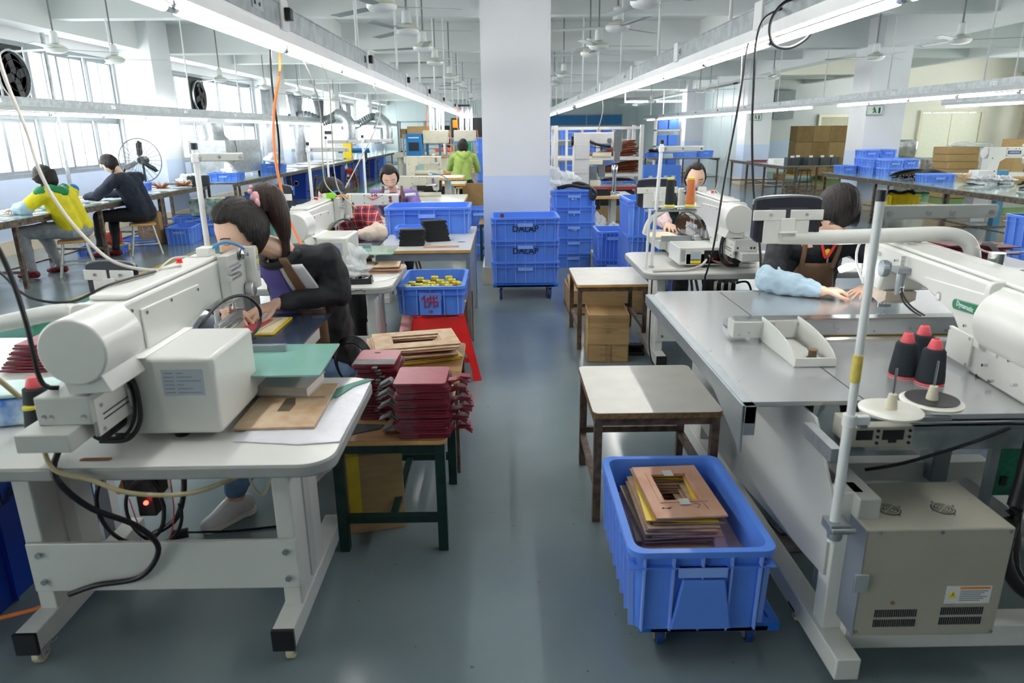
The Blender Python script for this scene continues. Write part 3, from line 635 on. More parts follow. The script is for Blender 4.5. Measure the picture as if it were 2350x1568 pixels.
for k in range(N_):
    z = .281 + k * .0092; top = k == N_ - 1
    me = template(.245, .375, .0, .02, .13, .19, tcol[k % 14])
    o = solo('framed_template', 'top framed template in the blue tub, taped and pencilled' if top else 'framed board template in the tub, %d layers below the top one' % (N_ - 1 - k) if 0 else ('top framed template in the blue tub, taped and pencilled' if top else '%s template from the bottom of the tub stack' % ['first', 'second', 'third', 'fourth', 'fifth', 'sixth', 'seventh', 'eighth', 'ninth', 'tenth', 'eleventh', 'twelfth'][k]), 'template', tcol[k % 14], None, (.595 + (0.02 if top else U(-.02, .02)) - .02 * (k < 5), 2.262 + (.0 if top else U(-.02, .02)) - .0 * k, z), (.05 if top else U(-.05, .08)), group='framed templates in the tub', me=me)
    o.rotation_euler.x = .0
    if top:
        part('inner_frame', PINKB, [RING(-.085, .085, -.09, .135, -.066, .066, -.075, .115, .005, .008)], o); part('tape', M('clear_tape', (206, 206, 200), .2), [BB(-.018, .018, .1, .145, .0082, .009), BB(-.018, .018, -.11, -.07, .0082, .009)], o)
        part('pencil_mark', INK, [T([(-.09 + .05 * rnd(), -.13 + .03 * rnd(), .0055) for _ in range(7)], .0009, 4, 3), T([(.03, -.1, .0055), (.05, -.11, .0055), (.035, -.13, .0055)], .0008, 4, 3), T([(.065, -.1, .0055), (.07, -.14, .0055)], .0008, 4, 3)], o)
# DALAP crates
dolly(.21, 7.19, .66, .5, 'blue plastic dolly under the three ribbed crates before the column', .055)
for k, (lb, tx) in enumerate([('lowest of three ribbed blue crates before the central column', None), ('middle lettered blue crate before the central column', 'DALAP'), ('top lettered blue crate before the central column', 'DALAP')]):
    crate(.21, 7.2, .165 + k * .22, .69, .54, .225, lb, nx=6, ny=4, group='crates on the column dolly', txt=tx, tsz=.085)
solo('leather_strip', 'small brown leather strip sticking out of the top lettered crate', 'strip', BROWNST, BB(-.018, .018, -.01, .01, 0, .2), (-.02, 7.3, .63), .2)
nums = [None, None, '46', '1', '21']
for k in range(4 if 0 else 5):
    crate(.86, 8.86, k * .19, .54, .5, .195, ['lowest', 'second lowest', 'middle, numbered 46,', 'second highest, numbered 1,', 'top, numbered 21,'][k] + ' blue crate in the stack right of the central column', nx=3, ny=3, group='numbered crates right of the column', txt=nums[k], tmat=WINK, tsz=.075, tz=.55)
def blob(c, r, seed, amp=.3, n=28, m=18, fr=3.0):
    random.seed(seed); ph = [U(0, 6) for _ in range(9)]
    def fn(d): return 1 + amp * (math.sin(fr * d[0] + ph[0]) * math.sin(fr * 1.3 * d[1] + ph[1]) + .6 * math.sin(fr * 2.3 * d[2] + ph[2] + 2 * d[0]) + .4 * math.sin(fr * 4 * d[0] + ph[3]) * math.sin(fr * 4 * d[2] + ph[4]) + .25 * math.sin(fr * 7 * d[1] + ph[5] + 3 * d[2]))
    return SP(c, r, n, m, fn)
solo('plastic_bag', 'crumpled clear plastic bag on the numbered crate stack', 'bag', PLAST, [blob((-.12, 0, .12), (.16, .14, .14), 3), blob((.1, 0, .08), (.13, .12, .12), 4)], (.72, 8.86, .93))
solo('strap_bundle', 'black and brown strap bundle on the top numbered crate', 'strap', DARKST, [T([(-.2, -.12, .02), (-.05, -.16, .05), (.1, -.18, .03), (.2, -.2, .02), (.25, -.27, -.03), (.23, -.275, -.1), (.2, -.27, -.08), (.2, -.24, .02)], .022), T([(-.15, -.08, .02), (.05, -.1, .07), (.2, -.1, .03)], .025)], (.86, 8.86, .955))
# crates by the yellow crates and the right machine
crate(1.36, 8.35, 0, .6, .42, .24, 'yellow crate on the floor behind the white-topped stand', mat=YELC, nx=4, cat='crate'); crate(1.30, 8.9, .0, .6, .42, .36, 'taller yellow crate holding clear bags', mat=YELC, nx=4)
solo('plastic_bag', 'clear plastic bag slumped over the yellow crates', 'bag', PLAST, [blob((0, 0, .12), (.13, .1, .16), 8), blob((.22, 0, .08), (.1, .1, .1), 9)], (1.15, 8.75, .34))
t = thing('cardboard_tray', 'open cardboard tray on the floor behind the rusty stand', 'box', (.95, 6.6, 0))
part('tray_wall', CARD, [BB(-.35, .45, -.3, -.29, 0, .22), BB(-.35, .45, .3, .31, 0, .22), BB(-.35, -.34, -.3, .3, 0, .22), BB(.44, .45, -.3, .3, 0, .22), BB(-.35, .45, -.3, .3, 0, .01)], t)
part('flap', CARD, [TM(BB(-.35, .2, 0, .3, 0, .008), Matrix.Translation((0, -.3, .22)) @ Matrix.Rotation(.35, 4, 'X'))], t)
for k in range(3): crate(1.42 + .0, 6.9 + k * .0, k * .34, .5, .62, .35 if k < 2 else .34, ['lowest', 'middle', 'top'][k] + ' deep blue-ribbed crate in the stack left of the orange thread stand', nx=8, ny=7, mat=BLUEC, group='deep crates behind the right table')
for k in range(2): crate(1.18, 7.7, k * .3, .36, .5, .31, ['lower', 'upper'][k] + ' narrow blue crate beside the deep crate stack', nx=6, ny=6, mat=BLUEC, group='narrow crates behind the right table')
# cardboard box under the rusty stand
t = thing('cardboard_box', 'open taped cardboard box on the floor under the rusty stand', 'box', (.765, 5.09, 0), -.05)
bx, by_, bh = .15, .19, .36
part('wall', CARD, BB(-bx, bx, -by_, -by_ + .006, 0, bh), t); part('wall', CARD, BB(-bx, bx, by_ - .006, by_, 0, bh + .01), t); part('wall', CARD, BB(-bx, -bx + .006, -by_, by_, 0, bh), t); part('wall', CARDK, BB(bx - .006, bx, -by_, by_, 0, bh), t); part('bottom', CARDK, BB(-bx, bx, -by_, by_, 0, .006), t)
part('flap', CARD, TM(BB(-bx, bx, 0, .006, -.12, 0), Matrix.Translation((0, -by_ - .006, bh - .1)) @ Matrix.Rotation(-.04, 4, 'X')), t)
random.seed(77); part('tape_glint', CHROME, [T([(U(-.13, .0), -by_ - .0085, (z_ := U(.03, .34))), (U(.0, .13), -by_ - .0085, z_ + U(-.03, .03))], .0007, 4, 2) for _ in range(16)], t, kind='stuff'); part('tape', CARDK, [BB(-.02, .02, -by_ - .0075, -by_, 0, .25), BB(-bx - .001, bx + .001, -by_ - .0015, by_ + .001, .3, .34)], t)  # thin bright lines stand in for highlights on the clear film
# box under the green stand
t = thing('cardboard_box', 'closed cardboard box on the floor under the green stand', 'box', (-.62, 2.85, 0), .25)
part('carton', CARD, BB(-.13, .13, -.2, .2, 0, .36), t, bev=.003); part('tape', YELB, [BB(-.1, -.05, -.202, .2, .1, .362)], t)
# red plastic stool
def plastic_stool(x, y, label, mat=RED, s=1.0, rz=0):
    t = thing('plastic_stool', label, 'stool', (x, y, 0), rz); h = .47 * s; a, b = .17 * s, .26 * s
    part('seat', mat, [PR(rr(-a, a, -a, a, .05), 'z', h - .02, h), RING(-a - .004, a + .004, -a - .004, a + .004, -a + .01, a - .01, -a + .01, a - .01, h - .06, h - .015)], t, bev=.006)
    def P(u, z, s_=0):
        k = (h - z) / h; e = a + (b - a) * k; return e
    for q in range(4):
        pts = []; n = 10  # arched side panel
        outer = [(-P(0, 0), 0), (-P(0, h * .5), h * .5), (-a, h - .02), (a, h - .02), (P(0, h * .5), h * .5), (P(0, 0), 0)]
        inner = [(P(0, 0) - .06 * s, 0)] + [((P(0, 0) - .09 * s) * math.cos(t_) * (1 - .25 * math.sin(t_)), .02 + h * .72 * math.sin(t_) ** .7) for t_ in np.linspace(.05, PI - .05, 11)] + [(-(P(0, 0) - .06 * s), 0)]
        m_ = 24; v = []; bi_ = P(0, 0) - .055 * s; ht = h * .70
        for dd in (0, .007):
            for i in range(m_ + 1):
                th = PI * i / m_; ui, zi = bi_ * math.cos(th) * (1 - .12 * math.sin(th)), ht * math.sin(th) ** .75
                c_, s_ = math.cos(th), math.sin(th); k_ = 1 / max(abs(c_), abs(s_), 1e-6); zo = min(h - .02, max(0, s_ * k_ * (h - .02))); uo = P(0, zo) * max(-1, min(1, c_ * k_))
                v.append((uo, -P(0, zo) - dd, zo)); v.append((ui, -P(0, zi) - dd, zi))
        o2 = 2 * (m_ + 1); f = []
        for i in range(m_):
            a_ = 2 * i; f += [(a_, a_ + 2, a_ + 3, a_ + 1), (o2 + a_ + 1, o2 + a_ + 3, o2 + a_ + 2, o2 + a_), (a_ + 1, a_ + 3, o2 + a_ + 3, o2 + a_ + 1), (a_, o2 + a_, o2 + a_ + 2, a_ + 2)]
        part('leg_panel', mat, TM((v, f), Matrix.Rotation(q * PI / 2, 4, 'Z')), t, smooth=False)
    part('leg_tie', mat, [B(0, -P(0, .14) + .02, .14, 2 * P(0, .14) - .04, .02, .03), B(0, P(0, .14) - .02, .14, 2 * P(0, .14) - .04, .02, .03)], t, bev=.003)
    return t
plastic_stool(-.5, 4.72, 'red plastic stool carrying the blue crate of thread spools', rz=.3)
part('price_sticker', PAPER, BB(.07, .13, -.182, -.18, .415, .445), [o for o in bpy.data.objects if o.name == 'plastic_stool'][0])
solo('card_sheet', 'thin board leaning under the second left table by the red stool', 'board', CARD, BB(-.01, .0, -.3, .3, 0, .32), (-.72, 4.95, 0), .1)
solo('plywood_panel', 'plywood lower panel of the white bench behind the red stool', 'panel', PLY, BB(-.24, .24, -.01, .01, 0, .42), (-.5, 5.5, 0))
sc = crate(-.495, 4.82, .472, .46, .62, .2, 'blue crate of thread spools with red writing, on the red stool', nx=4, ny=5, txt=None)
text('佛', REDINK, .12, sc, (.0, -.3215, .105), (PI / 2 - .08, 0, 0), name='marking'); text('缘', REDINK, .035, sc, (0, -.319, .035), (PI / 2 - .08, 0, 0), name='marking')
part('grip_panel', BLUEC, [RING(-.07, .07, -.014, -.006, -.064, .064, -.0139, -.0061, .0, .15)], sc, loc=(0, -.305, .01))
sm = [BLKP, REDP, M('tan_thread', (150, 90, 50), .6), M('teal_thread', (40, 150, 130), .6), M('grey_thread', (160, 170, 176), .6), M('red_thread', (196, 30, 50), .6)]
sn = {0: 'black', 1: 'pink', 2: 'brown', 3: 'teal', 4: 'grey', 5: 'red'}
def spool(x, y, z, m, label, grp=None, s=1.0):
    t = thing('thread_spool', label, 'spool', (x, y, z), 0, grp)
    part('thread', m, L([(.016 * s, .008 * s), (.022 * s, .012 * s), (.021 * s, .075 * s), (.015 * s, .08 * s)], n=14), t)
    part('end_cap', SPOOLY, [L([(.023 * s, 0), (.023 * s, .008 * s)], n=14), L([(.018 * s, .08 * s), (.019 * s, .094 * s), (.012 * s, .094 * s), (.01 * s, .08 * s)], n=14)], t)
    return t
sp_first = {}
cnt = {}
solo('board', 'wooden board lining the floor of the spool crate', 'board', PLY, BB(-.17, .17, -.25, .25, 0, .05), (-.495, 4.82, .478))
for j, (px_, py_, c_) in enumerate([(-.64, 4.72, 0), (-.585, 4.66, 5), (-.545, 4.76, 2), (-.5, 4.7, 3), (-.45, 4.78, 4), (-.41, 4.7, 5), (-.37, 4.8, 2), (-.335, 4.72, 5), (-.3, 4.68, 2), (-.66, 4.62, 2), (-.53, 4.62, 4), (-.47, 4.62, 1), (-.38, 4.62, 5), (-.6, 4.86, 0), (-.5, 4.9, 2), (-.4, 4.9, 4)]):
    cnt[c_] = cnt.get(c_, 0) + 1
    spool(px_, py_, .529, sm[c_], '%s %s thread spool standing in the blue crate on the red stool' % (['nearest', 'second', 'third', 'fourth', 'fifth'][cnt[c_] - 1], sn[c_]), 'spools in the red-stool crate', 1.42)
# ---------------------------------------------------------------- red leather stacks
def leather(tabs, wd=.2, dp=.2):
    g = [PR(rr(-wd / 2, wd / 2, -dp / 2, dp / 2, .015, 3), 'z', 0, .005)]
    me = mesh('leather_piece', g, REDL); ln = mesh('lining', [PR(rr(-wd / 2 + .001, -wd * .1, -dp / 2 - .0008, dp / 2, .012, 3), 'z', -.0012, .0)], GREYL)
    return me, ln
lme, lln = leather(1)
lme2 = mesh('leather_piece', [PR(rr(-.1, .1, -.1, .1, .015, 3), 'z', 0, .005)], REDP)
tabr = mesh('strap_tab', [PR([(0, 0), (.05, .02), (.085, .006), (.085, .0), (.05, .013), (0, -.005)], 'y', -.02, .02)], REDL)
tabl = mesh('strap_tab', [PR([(0, 0), (-.035, .02), (-.07, -.01), (-.068, -.014), (-.034, .013), (0, -.006)], 'y', -.02, .02)], GREYL)
NW = ['bottom', 'second', 'third', 'fourth', 'fifth', 'sixth', 'seventh', 'eighth', 'ninth', 'tenth']
def nth(k):
    w_ = ['zeroth', 'first', 'second', 'third', 'fourth', 'fifth', 'sixth', 'seventh', 'eighth', 'ninth', 'tenth', 'eleventh', 'twelfth', 'thirteenth', 'fourteenth', 'fifteenth', 'sixteenth', 'seventeenth', 'eighteenth', 'nineteenth']
    if k < 20: return w_[k]
    tn = {2: 'twenty', 3: 'thirty', 4: 'forty'}[k // 10]; return tn + ('-' + w_[k % 10] if k % 10 else 'th')
random.seed(11)
for st, (sx, sy, n, nm, ww) in enumerate([(-.325, 2.6, 34, 'right-hand', 1.0), (-.535, 2.8, 36, 'left-hand', .85)]):
    for k in range(n):
        jx, jy = U(-.006, .006) + .008 * math.sin(k * .7), U(-.006, .006); z = .503 + k * .0068
        o = solo('leather_piece', '%s red leather cover up from the stand, in the %s stack' % (nth(k + 1), nm), 'leather piece', REDL, None, (sx + jx, sy + jy, z), U(-.04, .04), group='red leather covers in the %s stack' % nm, me=lme if k < n - 1 else lme2)
        o.scale = (ww, 1, 1)
        part('lining', GREYL, None, o, me=lln)
        if st == 0 and k % 6 in (0, 1, 2): part('strap_tab', REDL, None, o, me=tabr, loc=(.1, -.02, 0), rot=(0, .25 * (k % 6 - 1), 0))
        if st == 0 and k % 7 in (1, 2): part('strap_tab', GREYL, None, o, me=tabl, loc=(-.1, -.03, 0), rot=(0, .2, 0))
        if st == 1 and k % 2 == 0: part('strap_tab', GREYL, BB(.005, .03, -.118, -.1, -.001, .004), o)
        if st == 1 and k == n - 1: part('lining_strip', GREYL, BB(-.1, .1, -.1, -.035, .005, .006), o); part('slot', INK, PR(rr(-.03, -.0, .05, .062, .005), 'z', .005, .0055), o)
solo('felt_scrap', 'dark grey felt scrap on the plywood under the left leather stack', 'scrap', M('dark_felt', (52, 54, 58), .8), PR([(-.12, -.03), (-.02, .05), (.1, .04), (.09, .0), (-.03, -.06), (-.12, -.06)], 'z', 0, .003), (-.6, 2.6, .5025))
# template stack on the brown stand
random.seed(5)
for k in range(11):
    m_ = [YELB, YELB, WOODT, PINKB, WOODT, WOODT, PINKB, WOODT, PINKB, WOODT, WOODT][k]
    solo('wooden_template', '%s wooden frame template up from the brown stand' % nth(k + 1) if k < 10 else 'top tape-patched frame template on the brown stand', 'template', m_, RING(-.22, .22, -.15, .15, -.12, .13, -.065, .07, 0, .006), (-.5 + U(-.02, .02), 3.55 + U(-.02, .02), .504 + k * .0088), .28 + U(-.1, .1), group='templates on the brown stand', bev=.001)
# items on the nearest left table
solo('plastic_sheet', 'crinkled white plastic sheet spread on the right of the nearest table', 'sheet', M('translucent_white_sheet', (214, 214, 222), .3, var=.03, bump=.5, bscale=18), PR([(-.825, 1.93), (-.62, 1.9), (-.5, 1.915), (-.498, 2.2), (-.50, 2.44), (-.62, 2.44), (-.76, 2.2)], 'z', .7635, .767), bev=.001)
t = thing('wooden_template', 'worn wooden template board with a slot, under the book', 'template', (-.725, 2.195, .768), .03)
part('board', WOODT, [RING(-.13, .12, -.19, .2, -.02, .005, -.05, .05, 0, .008)], t, bev=.001); part('paint_smear', M('dark_smear', (96, 84, 66), .6, var=.3), PR([(-.03, -.06), (.01, -.06), (.015, .0), (.0, .06), (-.03, .055)], 'z', .0085, .009), t); part('peeled_patch', PINKB, [BB(-.1, -.05, .03, .045, .0085, .0095), BB(.05, .1, .06, .07, .0085, .0095)], t)
t = thing('book', 'thick picture book lying on the wooden template', 'book', (-.775, 2.34, .778), -.1)
part('pages', M('book_pages', (214, 206, 196), .7, var=.2, scale=2, stretch=(.1, .1, 200)), BB(-.095, .095, -.07, .1, .003, .03), t); part('cover', M('book_cover', (196, 208, 222), .4, c2=(220, 196, 190), scale=20, var=.1), [BB(-.1, .1, -.073, .103, .03, .033), BB(-.1, .1, -.073, .103, 0, .003), BB(-.1, -.097, -.073, .103, 0, .033)], t)
solo('leather_offcut', 'green leather offcut with torn holes at the table corner', 'offcut', GREENL, [PR([(-.09, -.1), (-.01, -.1), (.01, -.03), (-.09, -.04)], 'z', 0, .002), PR([(.01, -.06), (.05, .05), (.11, .12), (.08, .13), (.02, .07), (-.02, .01), (-.01, -.05)], 'z', 0, .0025), PR([(-.09, .02), (-.04, .01), (-.02, .06), (-.05, .03), (-.09, .06)], 'z', 0, .0018), T([(-.08, -.05, .001), (-.085, .03, .001)], .008, 4), PR([(-.02, .0), (-.06, -.05), (-.03, -.05), (.01, -.02)], 'z', 0, .0022)], (-.6, 2.33, .768))
# items on the second left table
t = thing('squeeze_bottle', 'translucent squeeze bottle with pointed nozzle on the second left table', 'bottle', (-1.17, 4.5, .7625))
part('bottle_body', BOTTLE, L([(.03, 0), (.034, .005), (.034, .08), (.028, .1), (.016, .11)], n=20), t); part('nozzle', BOTTLE, L([(.018, .108), (.018, .125), (.008, .13), (.002, .2)], n=14), t)
t = thing('parts_tray', 'black tray of small metal parts under a clear bag', 'tray', (-.91, 4.24, .7625), .1)
part('tray', BLACK, [RING(-.09, .09, -.06, .06, -.085, .085, -.055, .055, 0, .035), BB(-.088, .088, -.058, .058, 0, .004)], t, bev=.001)
part('metal_parts', CHROME, [SP((U(-.07, .07), U(-.04, .04), U(.012, .03)), .009, 6, 4) for _ in range(36)], t, kind='stuff')
solo('plastic_bag', 'clear plastic bag of parts standing on the black tray', 'bag', PLAST, [blob((0, 0, .03), (.075, .06, .04), 12), blob((.01, .02, .1), (.05, .045, .08), 14, .35)], (-.92, 4.28, .80))
for k in range(5):
    solo('wooden_template', ['lowest', 'second', 'third', 'fourth', 'top slotted'][k] + ' wooden template in the small pile on the second left table', 'template', [PINKB, WOODT, PINKB, WOODT, WOODT][k], (RING(-.13, .12, -.1, .1, -.05, -.03, -.05, .06, 0, .007)), (-.84 + .02 * (k % 3), 4.62 + .015 * (k % 2), .764 + k * .0095), .2 - .12 * (k % 3), group='templates on the second left table', bev=.001)
solo('paper_stack', 'white paper slips beside the black parts tray', 'paper', PAPER, [B(0, 0, .001, .1, .14, .002, .3), B(.05, .02, .003, .03, .16, .0015, -.5)], (-.78, 4.33, .7627))
# white bench behind it with the large blue crate
t = thing('white_bench', 'large white-topped bench carrying the big blue crate and black flaps', 'table', (-.7, 6.0, 0))
part('tabletop', WOODE, BB(-1.02, -.26, 5.35, 6.75, .752, .775), t, True, bev=.002); part('laminate', TTOP, BB(-1.018, -.262, 5.352, 6.748, .7752, .7765), t, True)
part('leg', ALU, BB(-.3, -.27, 5.38, 5.48, 0, .752), t, True); part('leg', ALU, BB(-1.0, -.97, 5.38, 5.48, 0, .752), t, True); part('leg', ALU, BB(-.3, -.27, 6.6, 6.7, 0, .752), t, True); part('leg', ALU, BB(-1.0, -.97, 6.6, 6.7, 0, .752), t, True)
part('apron', ALU, BB(-1.0, -.27, 5.37, 5.4, .69, .752), t, True); part('side_panel', ALU, BB(-.285, -.275, 5.48, 6.6, .1, .7), t, True)
crate(-.68, 6.46, .777, .76, .52, .235, 'big blue crate on the white bench', nx=5, ny=3)
crate(-.75, 6.02, .777, .36, .26, .1, 'small blue tray in front of the big crate', nx=4, ny=3)
random.seed(3)
flap = mesh('fabric_flap', [PR(rr(-.1, .1, -.05, .05, .02, 3), 'z', 0, .009)], BLKCL)
for k in range(12):
    solo('black_flap', '%s padded black flap up in the nearer pile on the white bench' % nth(k + 1), 'flap', BLKCL, None, (-.74 + U(-.008, .008), 5.6 + k * .004, .778 + k * .0105), .05, group='nearer pile of black flaps', me=flap)
for k in range(16):
    solo('black_flap', '%s padded black flap up in the farther pile on the white bench' % nth(k + 1), 'flap', BLKCL, None, (-.56 + U(-.01, .01) - .002 * k, 5.83 + k * .003, .778 + k * .0105), .3, group='farther pile of black flaps', me=flap)
solo('pink_template', 'slim pink template with a slot at the front of the white bench', 'template', PINKB, RING(-.14, .14, -.03, .03, -.08, .08, -.01, .01, 0, .006), (-.5, 5.5, .777), .08)
solo('orange_ruler', 'orange ruler strip at the front edge of the white bench', 'ruler', ORG, BB(-.09, .09, -.012, .012, 0, .004), (-.94, 5.4, .777), .25)
solo('teal_scrap', 'small dark scrap on the white bench corner', 'scrap', M('teal_dark', (44, 62, 60), .6), PR([(-.03, -.01), (.0, .015), (.04, .01), (.01, -.015)], 'z', 0, .002), (-.36, 5.75, .777))
# big blue tub at the far left edge under table one
tb = crate(-2.05, 2.35, 0, .5, .9, .62, 'tall dark blue crate on the floor at the left edge of the picture', mat=BLUEF, nx=4, ny=6)
text('DALAP', INK, .07, tb, (.236, -.1, .4), (PI / 2, 0, PI / 2), name='marking'); text('DALAP', INK, .07, tb, (.232, .1, .2), (PI / 2, 0, PI / 2), name='marking')
# ================================================================ sewing machines
def mapper(s, kx, ky, kz=0):
    def f(g):
        if isinstance(g, tuple): g = [g]
        out = []
        for v, q in g:
            v = [(kx + s * p[0], p[1] + ky, p[2] + kz) for p in v]
            out.append((v, q if s > 0 else [tuple(reversed(i)) for i in q]))
        return out
    return f
def pattern_machine(label, s, kx, ky, tall=True, teal=True, stand=True, cables=True, detail=True):
    """pattern sewing machine written in the place of the nearest left one; s=-1 mirrors it"""
    F_ = mapper(s, kx, ky); t = thing('sewing_machine', label, 'sewing machine', (kx + s * -1.0, 2.2 + ky, .7625))
    def P(n, m, g, par=None, **k): return part(n, m, F_(g), par or t, True, **k)
    bed = P('bed', MGREY, [BB(-1.215, -.862, 1.96, 2.9, .782, .862)], bev=.006)
    for fx, fy in ((-1.0, 1.99), (-1.19, 2.0), (-.88, 2.85), (-1.19, 2.85)): P('rubber_foot', RUBBER, C((fx, fy, .7625), (fx, fy, .785), .022), bev=.003)
    if tall:
        hs = P('drive_housing', MWHITE, [BB(-1.115, -.85, 1.93, 2.26, .79, 1.03)], bev=.014, seg=4)
        lb = P('rating_plate', LBLUEP, BB(-1.005, -.885, 1.9285, 1.93, .915, .995), hs)
        for r in range(6):
            z = .985 - r * .012; P('print_line', INKG, [BB(-.998, -.97, 1.9278, 1.9285, z - .002, z), BB(-.962, -.962 + .02 + .05 * ((r * 7) % 3) / 2, 1.9278, 1.9285, z - .002, z)], lb)
        P('paper_strip', PAPER, [BB(-1.1, -1.045, 1.925, 2.26, 1.0305, 1.032)], hs); P('red_tag', RLAB, [PR([(-1.11, 1.03), (-1.06, 1.032), (-1.07, 1.008), (-1.12, 1.006)], 'y', 1.918, 1.922)], hs)
    else:
        hs = P('drive_housing', MWHITE, [BB(-1.115, -.82, 1.96, 2.26, .785, .9)], bev=.006, seg=3)
        for r in range(9): P('vent_slot', INKG, BB(-.86, -.83, 1.958, 1.96, .81 + .009 * r, .813 + .009 * r), hs)
        P('yellow_warning_label', YLAB, BB(-.965, -.895, 1.9585, 1.96, .795, .815), hs); P('blue_logo_plate', LBLUEP, BB(-.965, -.895, 1.9585, 1.96, .82, .87), hs)
        P('cable_opening', BLACK, BB(-1.08, -.985, 1.9585, 1.96, .82, .88), hs)
        for r in range(4): P('wire', [CABLE, WCABLE, GBADGE, RLAB][r], T([(-1.0 - .015 * r, 1.955, .86 - .01 * r), (-1.03, 1.93, .82), (-1.08 - .02 * r, 1.94, .80), (-1.1, 1.97, .83)], .004, 6), hs)
        P('loom', WCABLE, T([(-1.0, 1.95, .82), (-.95, 1.9, .79), (-.85, 1.86, .772), (-.7, 1.84, .772), (-.62, 1.83, .772)], .009, 8), hs)
    # arm: column, curved throat, head
    arm = P('arm', MWHITE, PR([(1.93, .86), (2.16, .86), (2.22, .93), (2.32, 1.0), (2.45, 1.035), (2.6, 1.045), (2.63, 1.0), (2.78, 1.0), (2.795, 1.02), (2.795, 1.17), (2.76, 1.19), (1.93, 1.19)], 'x', -1.215, -1.085), bev=.009, seg=3)
    P('top_cover', MWHITE, BB(-1.205, -1.095, 1.98, 2.7, 1.19, 1.207), arm, bev=.008)
    P('side_cover', MWHITE, PR([(2.02, 1.155), (2.42, 1.145), (2.44, 1.06), (2.3, 1.03), (2.16, .94), (2.02, .93)], 'x', -1.085, -1.076), arm, bev=.003)
    for y, z in ((2.04, .95), (2.04, 1.14), (2.2, 1.14), (2.4, 1.13), (2.14, .94), (1.96, 1.165), (1.96, 1.0)): P('screw', CHROME, C((-1.076, y, z), (-1.072, y, z), .006, n=6), arm)
    P('corner_flange', MWHITE, PR(rr(-1.235, -1.075, .975, 1.195, .03, 4), 'y', 1.925, 1.945), arm, bev=.004)
    # motor
    mo = P('motor_cover', MWHITE, [C((-1.125, 1.735, 1.11), (-1.125, 1.93, 1.11), .09, n=40)], bev=.006, seg=3); P('motor_base', MWHITE, [PR([(-1.17, 1.03), (-1.07, 1.05), (-1.045, .995), (-1.16, .99)], 'y', 1.745, 1.93)], mo, bev=.004)
    # lower drive boxes behind the motor
    b1 = P('cylinder_box', MGREY, BB(-1.255, -1.11, 1.74, 1.95, .905, .985), bev=.004); b2 = P('connector_box', MGREY, BB(-1.285, -1.142, 1.68, 1.86, .852, .905), b1, bev=.004)
    sp_ = P('slotted_plate', MWHITE, BB(-1.122, -1.108, 1.76, 1.95, .862, .97), b1, bev=.002)
    for z in (.915, .9): P('slot', BLACK, BB(-1.108, -1.1065, 1.79, 1.92, z, z + .0035), sp_)
    for y, z in ((1.785, .945), (1.93, .945), (1.785, .877), (1.93, .877)): P('screw', CHROME, C((-1.108, y, z), (-1.104, y, z), .006, n=6), sp_)
    for x_ in (-1.235, -1.215, -1.13): P('screw', CHROME, C((x_, 1.737, .93), (x_, 1.74, .93), .007, n=8), b1)
    P('bellows', BLACK, C((-1.17, 1.86, .835), (-1.17, 1.95, .835), .032), b1)
    if cables:
        P('cable_loop', CABLE, [T([(-1.17, 1.96, .98), (-1.13, 1.93, 1.0), (-1.09, 1.92, .98), (-1.075, 1.915, .92), (-1.08, 1.91, .84), (-1.12, 1.9, .79), (-1.2, 1.9, .785)], .007, 8), T([(-1.17, 1.96, .97), (-1.13, 1.935, .985), (-1.1, 1.92, .965), (-1.088, 1.915, .92), (-1.095, 1.91, .85), (-1.13, 1.9, .8), (-1.2, 1.9, .795)], .005, 8)], b1)
    # head front: tension discs, plate, spring tubes, hand wheel, needle bar
    hd = P('head_plate', MGREY, BB(-1.085, -1.045, 2.62, 2.795, 1.03, 1.21), arm, bev=.004)
    fp = P('face_panel', MWHITE, [BB(-1.07, -1.0, 2.79, 2.83, 1.05, 1.22)], arm, bev=.005)
    for z in (1.19, 1.155): P('yellow_label', YLAB, BB(-1.0, -.999, 2.795, 2.825, z, z + .008), fp)
    for z in (1.175, 1.168, 1.14, 1.13, 1.12): P('print_line', INKG, BB(-1.0, -.9992, 2.797, 2.822, z, z + .003), fp)
    for z in (1.16, 1.125): P('spring_tube', STEEL, [C((-1.04, 2.6 + .012 * k, z), (-1.04, 2.607 + .012 * k, z), .013, n=10) for k in range(9)], hd)
    P('tension_disc', CHROME, [L([(.004, 0), (.02, .002), (.024, .008), (.008, .012), (.02, .016), (.006, .02), (.006, .035)], (-1.045, 2.74, 1.195), 14, 'x')], hd)
    P('thumb_wheel', STEEL, L([(.028, 0), (.03, .004), (.03, .028), (.026, .03), (.01, .031)], (-1.04, 2.77, 1.05), 24, 'x'), hd)
    P('needle_bar', CHROME, [C((-1.11, 2.74, 1.0), (-1.11, 2.74, .93), .007), C((-1.09, 2.74, 1.01), (-1.09, 2.74, .92), .004), BB(-1.125, -1.095, 2.72, 2.755, .92, .94), C((-1.11, 2.74, .93), (-1.11, 2.74, .895), .0022)], hd)
    P('copper_guide', M('copper', (190, 110, 80), .3, .8), [BB(-1.1, -1.06, 2.7, 2.76, .965, .972), C((-1.06, 2.72, .97), (-1.06, 2.72, .93), .003)], hd)
    bx = P('sensor_box', MWHITE, BB(-1.16, -1.11, 2.62, 2.68, 1.207, 1.24), arm, bev=.003); P('red_spool', RLAB, L([(.013, 0), (.01, .003), (.01, .012), (.013, .015)], (-1.17, 2.5, 1.208), 14), arm)
    if detail:
        P('blue_hose', M('blue_hose', (60, 140, 200), .35), T([(-1.11, 2.66, 1.235), (-1.08, 2.69, 1.25), (-1.05, 2.72, 1.24), (-1.03, 2.76, 1.215)], .0055, 8), bx)
        P('lamp_cable', WCABLE, T([(-1.15, 2.6, 1.21), (-1.19, 2.5, 1.225), (-1.17, 2.3, 1.21), (-1.2, 2.1, 1.21)], .003, 6), bx)
